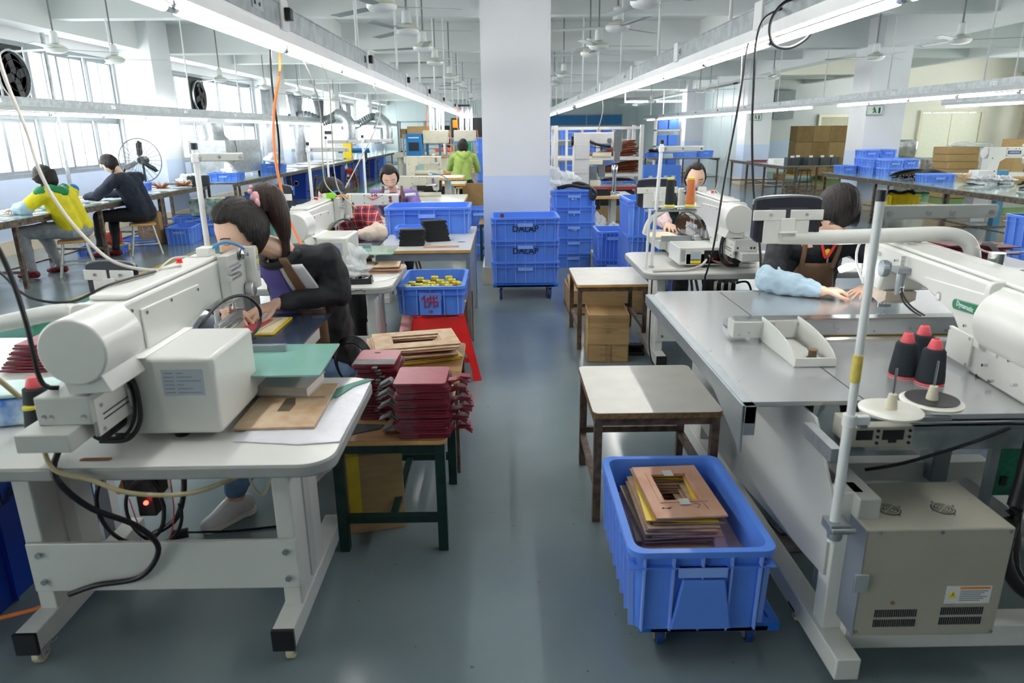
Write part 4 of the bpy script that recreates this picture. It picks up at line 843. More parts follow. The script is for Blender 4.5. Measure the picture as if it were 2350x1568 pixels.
    # feed clamp in the throat
    cl = P('feed_clamp', STEEL, [BB(-1.07, -1.05, 2.48, 2.72, .885, .98), BB(-1.16, -1.05, 2.46, 2.5, .885, .93)], bev=.002)
    P('clamp_rod', CHROME, [C((-1.05, 2.42, .93), (-1.04, 2.66, .95), .011), C((-1.05, 2.44, .955), (-1.045, 2.58, .965), .006)], cl); P('valve_block', STEEL, [BB(-1.08, -1.03, 2.38, 2.48, .885, .915)], cl, bev=.002)
    P('fitting', CHROME, [C((-1.1, 2.36, .9), (-1.1, 2.36, .96), .009), C((-1.08, 2.4, .92), (-1.08, 2.4, .97), .006)], cl)
    P('air_hose', CABLE, [T([(-1.1, 2.36, .95), (-1.08, 2.4, 1.0), (-1.04, 2.5, 1.06), (-.99, 2.6, 1.06), (-.96, 2.66, .99), (-.97, 2.64, .92), (-1.0, 2.56, .9), (-1.06, 2.42, .9)], .006, 8), T([(-1.08, 2.36, .91), (-1.05, 2.44, .9), (-1.0, 2.52, .9), (-.95, 2.56, .905)], .004, 6)], cl)
    # work plates
    wp = P('work_plate', DSTEEL if tall else STEEL, PR(rr(-1.36, -.785, 2.56, 3.06, .01, 2), 'z', .864, .872))
    P('aluminium_rail', ALU, [BB(-1.05, -.81, 2.46, 2.48, .865, .905)], wp, bev=.001)
    if teal: P('plate_extension', TEAL, PR([(-.88, 2.2), (-.62, 2.2), (-.636, 2.56), (-1.02, 2.56)], 'z', .872, .878), wp)
    P('plate_support', MGREY, [BB(-.862, -.8, 2.5, 2.9, .80, .864)], bed, bev=.004)
    return t
M1 = pattern_machine('large white pattern sewing machine on the nearest left table', 1, 0, 0)
M2 = pattern_machine('white pattern sewing machine on the second left table', 1, -.12, 2.4, detail=True)
M3 = pattern_machine('white pattern sewing machine on the right table with low vented base', -1, .34, 2.62, tall=False, teal=False)
part('green_badge', GBADGE, BB(1.424, 1.426, 4.86, 4.95, 1.095, 1.12), M3, True)
text('Dynamatic', WINK, .016, M3, (1.4235 - M3.location.x, 4.905 - M3.location.y, 1.107 - M3.location.z), (PI / 2, 0, -PI / 2), name='badge_lettering')
part('white_hand_wheel', MWHITE, L([(.03, 0), (.032, .004), (.032, .03), (.028, .034)], (1.40, 5.25, 1.1), 20, 'x'), M3, True)
solo('light_box', 'lime green foam block on top of the second left sewing machine', 'block', LIME, BB(-.03, .03, -.02, .02, 0, .035), (-1.22, 5.03, 1.208), .1)
solo('orange_clip', 'orange clip beside the lime block on the second left sewing machine', 'clip', ORG, T([(-.03, 0, .012), (0, .01, .02), (.03, .0, .012), (.04, -.01, .0)], .009), (-1.16, 5.08, 1.2))
# sewing frame under the nearest worker's hand
t = thing('sewing_template', 'yellow-edged sewing template holding red leather under the nearest needle', 'template', (-1.03, 2.84, .873))
part('board', YELB, PR(rr(-.13, .1, -.14, .13, .01, 2), 'z', 0, .006), t, bev=.001); part('cream_layer', M('cream_board', (232, 218, 180), .5), PR(rr(-.12, .085, -.125, .118, .008, 2), 'z', .006, .008), t); part('red_sheet', M('bright_red_leather', (204, 72, 88), .5, var=.04), PR([(-.1, -.11), (.015, -.1), (.03, .08), (-.1, .07)], 'z', .008, .0095), t); part('groove', INK, [T([(.025, -.11, .0082), (.045, .0, .0082), (.06, .1, .0082)], .001, 4)], t)
solo('sewing_template', 'cream template plate under the right mid worker hand', 'template', M('cream_board'.replace('cream_board', 'cream_board2'), (230, 216, 186), .5), PR(rr(-.11, .11, -.13, .13, .02, 3), 'z', 0, .006), (1.2, 5.35, .873), .1)
# ---------------------------------------------------------------- thread stands and control panels
def thread_stand(label, x, y, z0, h, arm, spools=(), az=.5, lean=0, r=.011, cap=True, zdisc=None):
    t = thing('thread_stand', label, 'thread stand', (x, y, z0))
    part('pole', RAILM, [C((0, 0, 0), (lean, 0, h), r, n=14)], t); part('pole_cap', SCREEN, C((lean, 0, h), (lean * 1.03, 0, h + .025), r * 1.25), t, bev=.002); part('collar', RAILM, C((lean * .95, 0, h - .05), (lean * .98, 0, h - .015), r * 1.5), t, bev=.002)
    ax, ay = arm; n = Vector((ax, ay, 0)).normalized(); a = part('guide_arm', MGREY, [TM(BB(0, Vector((ax, ay, 0)).length, -.004, .004, -.016, .016), Matrix.Translation((lean, 0, h - .03)) @ Matrix.Rotation(math.atan2(ay, ax), 4, 'Z'))], t, bev=.004)
    for k in (.1, .5, .93): part('guide_eye', CHROME, C((lean + ax * k, ay * k - .007, h - .03), (lean + ax * k, ay * k + .007, h - .03), .006, n=8), a)
    part('base_flange', CHROME, L([(.02, 0), (.02, .006), (.013, .012)], (0, 0, 0), 12), t)
    return t
thread_stand('white thread stand pole behind the nearest left machine', -1.215, 2.86, .7625, .83, (.19, .0))
thread_stand('thread stand pole rising behind the plaid-shirted worker', -1.44, 5.35, .7625, .8, (.3, 0)); thread_stand('thread stand pole between the purple-clad worker and the column', -1.42, 7.35, .75, .85, (.32, .0)); thread_stand('tall thread stand pole left of the purple-clad worker', -1.85, 7.6, .75, .84, (.45, .0))
ts = thread_stand('leaning thread stand with black and orange spools on the right table', .985, 4.62, .7625, .8, (.26, -.05), lean=.03, r=.012)
part('second_pole', RAILM, C((-.04, -.02, .0), (-.03, -.02, .39), .009), ts); part('spool_arm', GALV, BB(-.06, .28, -.01, .01, .37, .385), ts, bev=.002)
for k, (dx, m_, col) in enumerate([(.1, BLKP, 'black'), (.235, ORTH, 'orange')]):
    part('spool_dish', MWHITE, L([(.012, .385), (.07, .4), (.072, .405), (.02, .4)], (dx, 0, 0), 24), ts)
    q = thing('thread_spool', 'tall %s thread spool on the leaning thread stand' % col, 'spool', (.985 + dx, 4.62, .7625 + .405), 0)
    part('thread', m_, L([(.028, .01), (.03, .02), (.026, .16), (.022, .17)], n=20), q); part('end_cap', SPOOLY, [L([(.036, 0), (.03, .012), (.02, .012)], n=20), L([(.02, .17), (.022, .172), (.022, .184), (.016, .184)], n=20)], q)
def panel(label, x, y, z, rz, armpts, w_=.27, h=.2, rad=.026):
    t = thing('machine_monitor', label, 'control panel', (x, y, z), rz)
    bd = part('housing', SCREEN, PR([(-w_ / 2, -h / 2 + .02), (-w_ / 2 + .02, -h / 2), (w_ / 2 - .02, -h / 2), (w_ / 2, -h / 2 + .02), (w_ / 2, h / 2 - .015)] + [(w_ / 2 * math.cos(a), h / 2 - .015 + .018 * math.sin(a)) for a in np.linspace(.1, PI - .1, 9)] + [(-w_ / 2, h / 2 - .015)], 'y', -.02, .02), t, bev=.005)
    part('top_trim', ALU, [T([(-w_ / 2 - .002, -.0, h / 2 - .03)] + [(w_ / 2 * math.cos(a), .0, h / 2 - .012 + .018 * math.sin(a)) for a in np.linspace(PI - .1, .1, 9)] + [(w_ / 2 + .002, 0, h / 2 - .03)], .006, 6, 2)], t)
    part('recessed_panel', M('panel_recess', (62, 60, 72), .5), PR(rr(-w_ * .3, w_ * .3, -.02, h * .28, .01, 3), 'y', -.0215, -.02), bd)
    br = part('bracket', MWHITE, [BB(-w_ * .36, w_ * .33, -.027, -.021, -h / 2 - .005, .0), BB(-w_ * .53, -w_ * .04, -.029, -.021, -.0, .045), BB(w_ * .03, w_ * .53, -.029, -.021, .0, .045)], t, bev=.003)
    part('hook', MWHITE, [BB(-.03, .03, -.035, -.027, -.05, .01), BB(-.035, .04, -.05, -.027, -.055, -.047)], br, bev=.003)
    for sx in (-1, 1): part('bolt', CHROME, C((sx * w_ * .27, -.036, .025), (sx * w_ * .27, -.028, .025), .007, n=8), br)
    for sx in (-1, 1):
        for sz in (-.4, -.1): part('vent_slot', INK, BB(sx * w_ * .44 - .002, sx * w_ * .44 + .002, -.0212, -.02, h * sz, h * (sz + .18)), bd)
    part('support_tube', MWHITE, T(armpts, rad, 16, 10), t)
    return t
panel('black-backed control panel on the large right machine, before the fringed worker', 1.24, 3.08, 1.265, 0, [(-.02, .0, -.075), (.2, .0, -.08), (.5, .0, -.075), (.72, -.0, -.072), (.81, -.01, -.1), (.845, -.02, -.16), (.85, -.02, -.235)], .29, .195, .033)

panel('black control panel behind the leaning thread stand on the right table', 1.13, 5.25, 1.2, .1, [(.1, 0, -.05), (.06, .0, -.13), (-.03, .02, -.2), (-.06, .05, -.3)], .29, .2, .02)
panel('black control panel left of the nearest left machine', -1.7, 3.0, 1.05, -.15, [(.1, -.03, -.02), (.2, -.1, -.0), (.3, -.15, .03)], .22, .15, .012)
panel('black control panel behind the pony-tailed worker', -1.58, 5.0, 1.2, -.1, [(.1, -.02, -.05), (.2, -.05, -.05), (.27, -.05, -.05)], .2, .2, .012)
solo('support_tube', 'thick white tube arm left of the nearest machine', 'tube', MWHITE, [T([(-1.19, 2.0, 1.14), (-1.3, 2.0, 1.155), (-1.5, 1.99, 1.12), (-1.75, 1.98, 1.08)], .024, 16)])
# ---------------------------------------------------------------- large right machine
tb = thing('machine_stand', 'large white machine stand and steel worktop, foreground right', 'frame', (1.4, 2.6, 0))
def PB(n, m, g, par=None, **k): return part(n, m, g, par or tb, True, **k)
PB('worktop', STEEL, [PR([(.8, 2.1), (1.165, 2.1), (1.165, 3.72), (.9, 3.72), (.83, 3.70), (.8, 3.64)], 'z', .785, .8), BB(1.172, 2.6, 1.98, 3.72, .783, .799)])
PB('slit_edge', BLACK, BB(1.165, 1.172, 2.0, 2.55, .78, .79)); PB('edge_profile', ALU, [BB(.762, .8, 2.06, 3.66, .74, .802), PR([(.762, 2.06), (.8, 2.06), (.8, 2.1), (.762, 2.1)], 'z', .7, .802), BB(.83, 2.6, 3.70, 3.73, .76, .801)], bev=.003)
PB('hanging_plate', ALU, PR([(2.06, .64), (2.07, .8), (3.66, .8), (3.66, .755), (2.4, .75)], 'x', .757, .763))
for y in np.arange(2.3, 3.6, .35): PB('screw', CHROME, C((.82, y, .8), (.82, y, .8015), .004, n=6))
# frame: left side
PB('foot_beam', MWHITE, BB(.985, 1.06, 1.72, 3.6, .04, .115), bev=.004); PB('front_post', MWHITE, BB(1.0, 1.075, 1.86, 1.93, .115, .6), bev=.004); PB('rear_post', MWHITE, BB(1.0, 1.075, 3.3, 3.37, .115, .74), bev=.004)
PB('upper_beam', MGREY, BB(1.04, 1.105, 1.82, 3.5, .525, .6), bev=.004); PB('side_panel', MGREY, PR([(1.88, .3), (1.88, .56), (2.06, .76), (3.5, .76), (3.5, .2), (2.75, .2)], 'x', .99, 1.0), bev=.002)
PB('bearer', MGREY, BB(.9, 1.0, 2.3, 3.6, .7, .78))
PB('foot_beam', MWHITE, BB(2.1, 2.175, 1.75, 3.6, .04, .115), bev=.004); PB('crossbeam', MWHITE, BB(1.06, 2.4, 1.83, 1.91, .06, .14), bev=.004); PB('crossbeam', MWHITE, BB(1.06, 2.2, 2.85, 2.93, .1, .19), bev=.004)
PB('rear_leg', ALU, BB(1.9, 1.98, 2.8, 2.9, .12, .72), bev=.004); PB('rail_beam', GALV, BB(1.15, 2.6, 2.02, 2.07, .66, .73)); PB('guide_shaft', CHROME, C((1.17, 2.0, .765), (2.6, 2.0, .765), .008)); PB('dark_channel', BLACK, BB(1.3, 2.6, 2.05, 2.12, .73, .775)); PB('channel_strip', ALU, BB(1.15, 2.6, 2.0, 2.03, .735, .75))
eb = PB('end_bracket', CBOX, [RING(1.11, 1.235, 1.93, 2.08, 1.13, 1.17, 1.95, 2.06, .8, .8)] if 0 else [BB(1.045, 1.235, 1.93, 1.945, .735, .778), BB(1.045, 1.085, 1.93, 1.945, .72, .778), BB(1.11, 1.14, 1.93, 1.945, .72, .778), BB(1.2, 1.235, 1.93, 1.945, .72, .778)] and [BB(1.045, 1.235, 1.93, 2.05, .715, .782)], bev=.003)
for x_ in (1.125, 1.222): 
    for z_ in (.73, .75, .77): PB('bolt_hole', BLACK, C((x_, 1.926, z_), (x_, 1.931, z_), .005, n=8), eb)
PB('pocket', BLACK, [BB(1.06, 1.11, 1.928, 1.93, .74, .772)], eb)
PB('pocket', BLACK, BB(1.14, 1.205, 1.928, 1.93, .74, .772), eb); PB('pocket_notch', BLACK, BB(1.16, 1.185, 1.928, 1.93, .73, .74), eb); PB('loose_plate', GALV, BB(.955, .985, 1.86, 2.06, .70, .745)); caster(tb, 1.01 - 1.4, 2.05 - 2.6, .045, .028); caster(tb, 1.03 - 1.4, 1.78 - 2.6, .04, .02, STEEL); caster(tb, 1.02 - 1.4, 3.5 - 2.6); caster(tb, 2.13 - 1.4, 1.9 - 2.6)
# control box
t = thing('control_box', 'beige electrical control box with two round fan grilles, lower right', 'control box', (1.25, 1.9, .15))
cb = part('casing', CBOX, [BB(1.04, 1.475, 1.76, 2.04, .165, .535)], t, True, bev=.006, seg=3)
for gx in (1.16, 1.326):
    g_ = part('fan_grille', BLACK, [C((gx, 1.87, .5345), (gx, 1.87, .5365), .034, n=28)], t, True)
    for r in (.030, .0215, .013): part('grille_ring', CBOX, [L([(r - .003, 0), (r - .003, .0022), (r, .0022), (r, 0)], (gx, 1.87, .5355), 24)], g_, True)
    part('grille_cross', CBOX, [B(gx, 1.87, .5368, .064, .003, .002, .7), B(gx, 1.87, .5368, .064, .003, .002, .7 + PI / 2)], g_, True)
    for q in range(4): part('screw', CHROME, C((gx + .04 * math.cos(q * PI / 2 + .3), 1.87 + .04 * math.sin(q * PI / 2 + .3), .535), (gx + .04 * math.cos(q * PI / 2 + .3), 1.87 + .04 * math.sin(q * PI / 2 + .3), .538), .003, n=6), g_, True)
for x0_, z0_ in ((1.1, .235), (1.1, .2), (1.3, .24), (1.3, .205)):
    part('louvre_bank', INK, [BB(x0_ + k * .0065, x0_ + .0035 + k * .0065, 1.7585, 1.76, z0_, z0_ + .026) for k in range(20)], t, True, kind='stuff')
wl = part('warning_label', PAPER, BB(1.305, 1.44, 1.7585, 1.76, .28, .34), t, True); part('label_band', ORG, BB(1.345, 1.435, 1.7578, 1.7585, .33, .337), wl, True); part('warning_triangle', YLAB, PR([(1.312, .302), (1.338, .302), (1.325, .325)], 'y', 1.7575, 1.7585), wl, True); part('triangle_bolt', INK, PR([(1.322, .306), (1.327, .313), (1.324, .313), (1.328, .32), (1.324, .315), (1.326, .315)], 'y', 1.7568, 1.7575), wl, True)
for r in range(6): part('print_line', INKG, [BB(1.347, 1.43 - .01 * (r % 3), 1.7578, 1.7585, .322 - r * .0065, .3245 - r * .0065)], wl, True)
for x_, z_ in ((1.05, .19), (1.465, .185), (1.08, .53), (1.26, .53), (1.46, .53)): part('screw', CHROME, C((x_, 1.757, z_ - .006), (x_, 1.762, z_ - .006), .006, n=8), t, True)
part('mounting_bracket', STEEL, [BB(1.02, 1.062, 1.75, 1.757, .33, .39)], t, True, bev=.001); part('rust_spot', M('rust_stain', (140, 104, 64), .7), C((1.15, 1.7592, .285), (1.15, 1.76, .285), .007, n=10), t, True)
part('seam', INKG, BB(1.0395, 1.041, 1.758, 2.03, .17, .53), t, True)
# arm of the large machine
tm = thing('sewing_machine', 'large long-arm sewing machine with green badge, foreground right', 'sewing machine', (1.8, 2.7, .8), 0)
tm.rotation_euler = (0, 0, math.radians(-5))
def PM(n, m, g, par=None, **k): return part(n, m, g, par or tm, **k)
arm = PM('arm', MWHITE, PR([(-1.0, 0), (-.33, 0), (-.31, .1), (-.27, .15), (-.17, .2), (.1, .23), (.42, .235), (.46, .12), (.62, .12), (.66, .15), (.67, .31), (.6, .335), (-1.0, .335)], 'x', -.1, .1), bev=.012, seg=3)
PM('top_cover', MWHITE, BB(-.085, .085, -.62, .6, .335, .352), arm, bev=.008); 
PM('raised_panel', MWHITE, PR([(-.5, .3), (.05, .27), (.0, .225), (-.2, .18), (-.3, .1), (-.5, .1)], 'x', -.108, -.1), arm, bev=.004)
bdg = PM('green_badge', GBADGE, TM(PR(rr(-.085, .085, -.017, .017, .016, 5), 'x', -.1125, -.108), Matrix.Translation((0, -.28, .225)) @ Matrix.Rotation(-.08, 4, 'X')), arm, bev=.001)
PM('badge_rim', ALU, TM(PR(rr(-.088, .088, -.02, .02, .019, 5), 'x', -.111, -.1079), Matrix.Translation((0, -.28, .225)) @ Matrix.Rotation(-.08, 4, 'X')), arm)
text('Dynamatic', WINK, .026, tm, (-.1132, -.28, .2255), (PI / 2 - 0, -.08 * 0, -PI / 2), name='badge_lettering')
PM('gauge', CHROME, L([(.018, 0), (.018, .006), (.014, .007)], (-.112, -.09, .22), 20, 'x'), arm); PM('gauge_face', PAPER, L([(.013, 0), (.012, .001)], (-.1135, -.09, .22), 18, 'x'), arm)
PM('inspection_plate', MWHITE, PR(rr(-.36, -.2, .02, .135, .008, 3), 'x', -.112, -.1), arm, bev=.002)
for y, z in ((-.35, .03), (-.21, .03), (-.21, .125), (-.35, .125), (-.45, .06), (-.5, .02), (-.62, .05), (-.45, .28), (-.58, .12), (.3, .29), (-.3, .16)): PM('screw', CHROME, C((-.117, y, z), (-.1, y, z), .006, n=6), arm)
dl = PM('tension_dial', ALU, L([(.034, 0), (.036, .003), (.036, .028), (.03, .032), (.01, .034)], (-.135, .38, .24), 28, 'x'), arm, bev=.001); PM('dial_knurl', INKG, [C((-.132 + 0, .38 + .0365 * math.cos(a), .24 + .0365 * math.sin(a)), (-.108, .38 + .0365 * math.cos(a), .24 + .0365 * math.sin(a)), .0012, n=4) for a in np.linspace(0, 2 * PI, 24)], dl, kind='stuff')
cyl = PM('air_cylinder', ALU, [C((-.125, .2, .16), (-.125, .2, .27), .018, n=10), BB(-.155, -.1, .17, .235, .255, .28)], arm, bev=.002); PM('spring', CHROME, [C((-.125, .2, .28 + .006 * k), (-.125, .2, .283 + .006 * k), .011, n=8) for k in range(8)], cyl); PM('fitting', CHROME, [C((-.125, .17, .2), (-.14, .15, .2), .006), C((-.125, .17, .18), (-.14, .15, .18), .006)], cyl)
PM('air_tube', CABLE, [T([(-.14, .15, .2), (-.14, .12, .17), (-.13, .06, .14), (-.105, .0, .12)], .004, 6), T([(-.14, .15, .18), (-.14, .12, .15), (-.125, .07, .125), (-.103, .03, .11)], .004, 6)], cyl)
PM('thread_guide', CHROME, [C((-.125, .52, .3), (-.1, .52, .3), .008), C((-.125, .48, .29), (-.1, .48, .29), .011), C((-.13, .48, .3), (-.13, .48, .27), .004)], arm)
PM('wire_guard', MWHITE, T([(-.1, .62, .12), (-.13, .66, .22), (-.13, .66, .3), (-.1, .64, .34), (-.05, .62, .345)], .006, 8), arm)
fc = PM('foot_casing', M('warm_beige_metal', (212, 200, 186), .35, .3), PR([(.44, .12), (.64, .12), (.62, .07), (.5, .05), (.44, .08)], 'x', -.07, .07), arm, bev=.004)
PM('needle_bar', CHROME, [C((-.03, .56, .07), (-.03, .56, .015), .006), C((0, .58, .07), (0, .58, .01), .005), BB(-.045, .01, .545, .59, .02, .035), C((-.05, .54, .06), (-.05, .54, .02), .004)], fc)
lampo = PM('work_lamp', M('lamp_white_plastic', (235, 238, 240), .3), [C((-.1, .66, .2), (-.16, .72, .19), .012)], arm)
le = bpy.data.materials.new('lit_led'); le.use_nodes = True; _q = le.node_tree.nodes; _w = _q.new('ShaderNodeEmission'); _w.inputs[0].default_value = (.9, .96, 1, 1); _w.inputs[1].default_value = 12; le.node_tree.links.new(_w.outputs[0], _q['Material Output'].inputs[0])
PM('lamp_head', le, C((-.13, .69, .195), (-.2, .68, .175), .016), lampo, bev=.006)
PM('top_wire', WCABLE, [T([(-.05, .5, .352), (-.02, .4, .36), (.02, .3, .355), (.05, .1, .352), (.0, -.1, .352)], .0025, 5), T([(0, .45, .355), (.03, .42, .37), (.02, .38, .36), (-.02, .42, .362)], .004, 6)], arm)
PM('tube_socket', CHROME, [C((.13, -.0, .33), (.13, -.0, .375), .03, n=14)], arm)
PM('motor_cover', MWHITE, [C((-.06, -1.0, .22), (-.06, -.44, .22), .115, n=32)], arm, bev=.01, seg=3); PM('motor_flange', MWHITE, PR(rr(-.135, .12, .1, .35, .03, 4), 'y', -.44, -.415), arm, bev=.004)
PM('rubber_foot', RUBBER, C((-.08, -.4, .0), (-.08, -.4, .02), .02), arm)
# xy beam with bobbin tray
t = thing('feed_beam', 'steel cross beam of the large right machine with end cover', 'beam', (1.4, 2.8, .8))
part('beam', STEEL, BB(1.05, 2.1, 2.80, 2.84, .815, .885), t, True, bev=.002); part('beam_top', CHROME, BB(.955, 2.1, 2.79, 2.85, .885, .89), t, True); part('end_cover', MGREY, BB(.945, 1.12, 2.77, 2.85, .815, .884), t, True, bev=.003)
for x_, z_ in ((.97, .83), (1.01, .84), (1.1, .83), (1.25, .83), (1.4, .84), (1.55, .83), (1.7, .84), (1.85, .83)): part('screw', CHROME, C((x_, 2.767, z_), (x_, 2.772, z_), .004, n=6) if x_ < 1.12 else C((x_, 2.796, z_), (x_, 2.80, z_), .005, n=6), t, True)
part('foot_block', STEEL, BB(1.02, 1.06, 2.78, 2.83, .8, .816), t, True); part('presser_strip', YELB, BB(1.15, 2.0, 2.84, 2.9, .8, .806), t, True)
part('sensor_clip', ALU, [BB(.99, 1.08, 2.95, 3.05, .8, .83)], t, True, bev=.004); part('sensor_slot', BLACK, BB(1.0, 1.07, 2.94, 2.95, .806, .822), t, True)
t = thing('bobbin_tray', 'white curved bobbin tray holding a brass bobbin and scraps', 'tray', (1.16, 2.6, .8))
for xx in (1.075, 1.225):
    part('side_wall', MWHITE, PR([(2.80, .9)] + [(2.80 - .36 * math.sin(a), .9 - .07 * (1 - math.cos(a)) * 1.1) for a in np.linspace(.1, PI / 2, 8)] + [(2.44, .806), (2.5, .802), (2.80, .802)], 'x', xx - .006, xx), t, True, bev=.002)
part('front_wall', MWHITE, PR([(1.07, .802), (1.225, .802), (1.225, .835), (1.07, .835)], 'y', 2.435, 2.445), t, True, bev=.002); part('floor_plate', MWHITE, BB(1.07, 1.225, 2.44, 2.8, .8005, .805), t, True); part('back_plate', MWHITE, BB(1.07, 1.24, 2.785, 2.795, .81, .885), t, True, bev=.002)
for x_, z_ in ((1.09, .875), (1.09, .83), (1.22, .87)): part('bolt', CHROME, C((x_, 2.775, z_), (x_, 2.786, z_), .008, n=8), t, True)
t = thing('bobbin', 'brass thread bobbin standing in the white tray', 'bobbin', (1.175, 2.53, .806)); part('flange', M('brass', (150, 126, 92), .4, .7), [L([(.02, 0), (.02, .003), (.008, .004)], n=18), L([(.008, .03), (.02, .031), (.02, .034), (.006, .034)], n=18)], t); part('core', M('brown_thread', (120, 100, 80), .7), L([(.015, .004), (.015, .03)], n=18), t)
random.seed(9); solo('thread_scraps', 'pink and brown thread scraps in the white bobbin tray', 'scrap', M('pink_scraps', (186, 130, 120), .8), [T([(U(-.03, .04), U(-.04, .0), U(0, .01)) for _ in range(4)], .0022, 4, 3) for _ in range(7)], (1.165, 2.5, .808), kind='stuff')
# thread cones
for k, (x, y, nm) in enumerate([(1.42, 2.34, 'left dark blue thread cone with pink top on the right worktop'), (1.53, 2.43, 'rear dark blue thread cone with pink top on the right worktop'), (1.47, 2.26, 'front dark blue thread cone with pink top on the right worktop')]):
    t = thing('thread_cone', nm, 'thread cone', (x, y, .8)); part('thread', M('navy_black_thread', (24, 34, 44), .8, var=.15, scale=100, stretch=(.2, .2, 3), bump=.3, bscale=250), L([(.04, .004), (.046, .01), (.045, .03), (.036, .115), (.031, .122), (.02, .124)], n=28), t)
    part('cone', PINKC, [L([(.023, .12), (.024, .126), (.015, .155), (.011, .157), (.01, .15)], n=24), L([(.046, 0), (.047, .005), (.02, .006)], n=24)], t, kind='stuff')
# front thread stand
t = thing('thread_stand', 'tall white thread stand pole in the foreground right with guide bar', 'thread stand', (.962, 1.79, .52))
part('pole', RAILM, [C((-.002, 0, .0), (-.004, 0, .95), .0115, n=18)], t); part('pole', RAILM, [C((-.006, 0, -.04), (-.006, 0, .35), .0135, n=18)], t, label='thicker lower tube'); part('pole_cap', SCREEN, C((-.004, 0, .95), (-.004, 0, .98), .013), t, bev=.002); part('yellow_tape', M('yellow_tape', (222, 200, 96), .6, var=.08, scale=60), C((-.004, 0, .46), (-.004, 0, .54), .0135, n=16), t, bev=.003)
ga = part('guide_arm', MGREY, [PR(rr(.0, .3, .905, .94, .008, 3), 'y', -.006, .0)], t, bev=.002)
for x_ in (.02, .12, .18, .28): part('guide_eye', CHROME, C((x_, -.012, .92), (x_, -.004, .92), .006, n=10), ga)
part('clamp', ALU, [BB(-.03, .03, -.03, .03, .0, .03), C((-.03, -.035, .015), (.04, -.035, .015), .008), L([(.02, -.03), (.022, -.01), (.018, 0)], n=12)], t, bev=.002)
part('disc_clamp', RAILM, [C((-.004, 0, .33), (-.004, 0, .365), .019, n=16), BB(0, .05, -.01, .01, .335, .36)], t, bev=.002); part('disc_arm', ALU, [BB(.04, .32, .05, .065, .32, .33), BB(.03, .05, .0, .06, .32, .335)], t)
for k, (dx, dy, nm) in enumerate([(.155, .08, 0), (.31, .14, 1)]):
    d_ = part('spool_disc', M('off_white_disc', (232, 230, 220), .3), L([(.02, .335), (.07, .345), (.085, .338), (.087, .345), (.07, .352), (.02, .348)], (dx, dy, 0), 40), t)
    part('disc_cone', BEIGEP, L([(.017, .346), (.016, .36), (.011, .392), (.008, .393)], (dx, dy, 0), 20), d_); part('spindle', CHROME, C((dx, dy, .39), (dx, dy, .47), .0032, n=8), d_)
    if nm: part('felt_pad', BLACK, L([(.02, .3495), (.072, .3525), (.073, .354), (.02, .351)], (dx, dy, 0), 36), d_)
# black cable bundle and circuit board at the right edge
solo('cable_bundle', 'thick black cable bundle hanging at the right edge', 'cable', CABLE, [T([(1.62, 1.95, .72), (1.6, 1.93, .6), (1.57, 1.9, .5), (1.56, 1.88, .35), (1.62, 1.85, .25), (1.75, 1.85, .2)], .022, 10), T([(1.66, 1.95, .7), (1.63, 1.95, .5), (1.6, 1.9, .4), (1.6, 1.86, .3), (1.7, 1.84, .22)], .012, 8), T([(1.2, 2.1, .55), (1.3, 2.05, .6), (1.45, 1.98, .7), (1.55, 1.96, .76)], .0055, 8)])
solo('wire_tie', 'thin red and white wires beside the black cable bundle', 'wire', RLAB, [T([(1.68, 1.93, .6), (1.66, 1.92, .45), (1.7, 1.9, .35)], .004, 6), T([(1.72, 1.93, .58), (1.71, 1.92, .42), (1.76, 1.88, .3)], .004, 6)])
t = thing('circuit_board', 'green circuit board behind clear cover at the right edge', 'circuit board', (1.7, 2.1, .45)); part('board', M('circuit_green', (28, 110, 84), .4, var=.3, scale=60), BB(-.06, .3, -.005, .0, 0, .25), t); part('chips', BLACK, [BB(-.04 + .05 * k, -.02 + .05 * k, -.012, -.005, .04 + .05 * (k % 3), .07 + .05 * (k % 3)) for k in range(6)], t, kind='stuff'); part('bracket_plate', ALU, BB(-.09, -.06, -.01, .01, -.1, .26), t)
# foot pedals
for nm, (x, y) in (('black-treaded foot pedal under the large right frame', (1.16, 2.55)), ('black foot pedal beside the right table leg', (1.0, 5.15))):
    t = thing('foot_pedal', nm, 'pedal', (x, y, 0)); part('base', M('grey_pedal_base', (150, 146, 138), .5) if x > 1.1 else BLACK, BB(-.06, .06, -.1, .1, 0, .025), t, bev=.004); part('tread', BLACK, TM(BB(-.055, .055, -.09, .09, 0, .012), Matrix.Translation((0, 0, .05)) @ Matrix.Rotation(-.2, 4, 'X')), t, bev=.003); part('tread_rib', INKG, [TM(BB(-.05, .05, -.08 + .02 * k, -.073 + .02 * k, .012, .016), Matrix.Translation((0, 0, .05)) @ Matrix.Rotation(-.2, 4, 'X')) for k in range(9)], t, kind='stuff'); part('hinge', CHROME, C((-.06, .085, .035), (.06, .085, .035), .008), t)
# pneumatic unit and cables under the nearest table
t = thing('air_unit', 'pneumatic valve unit with red lamp hanging under the nearest table', 'valve unit', (-1.2, 2.12, .5))
part('regulator', ALU, [BB(-.05, .05, -.03, .03, .08, .17), C((-.0, 0, .17), (0, 0, .215), .02)], t, bev=.004); part('valve_block', BLACK, [BB(-.07, .05, -.04, .02, .0, .08), BB(-.04, .02, -.03, .03, -.08, .0)], t, bev=.005); part('teal_knob', M('teal_knob', (40, 130, 140), .4), C((-.06, -.03, .12), (-.06, -.05, .12), .014), t)
lm = bpy.data.materials.new('lit_red'); lm.use_nodes = True; _q = lm.node_tree.nodes; _w = _q.new('ShaderNodeEmission'); _w.inputs[0].default_value = (1, .05, .03, 1); _w.inputs[1].default_value = 3; lm.node_tree.links.new(_w.outputs[0], _q['Material Output'].inputs[0]); part('red_lamp', lm, SP((.0, -.045, -.02), .008), t)
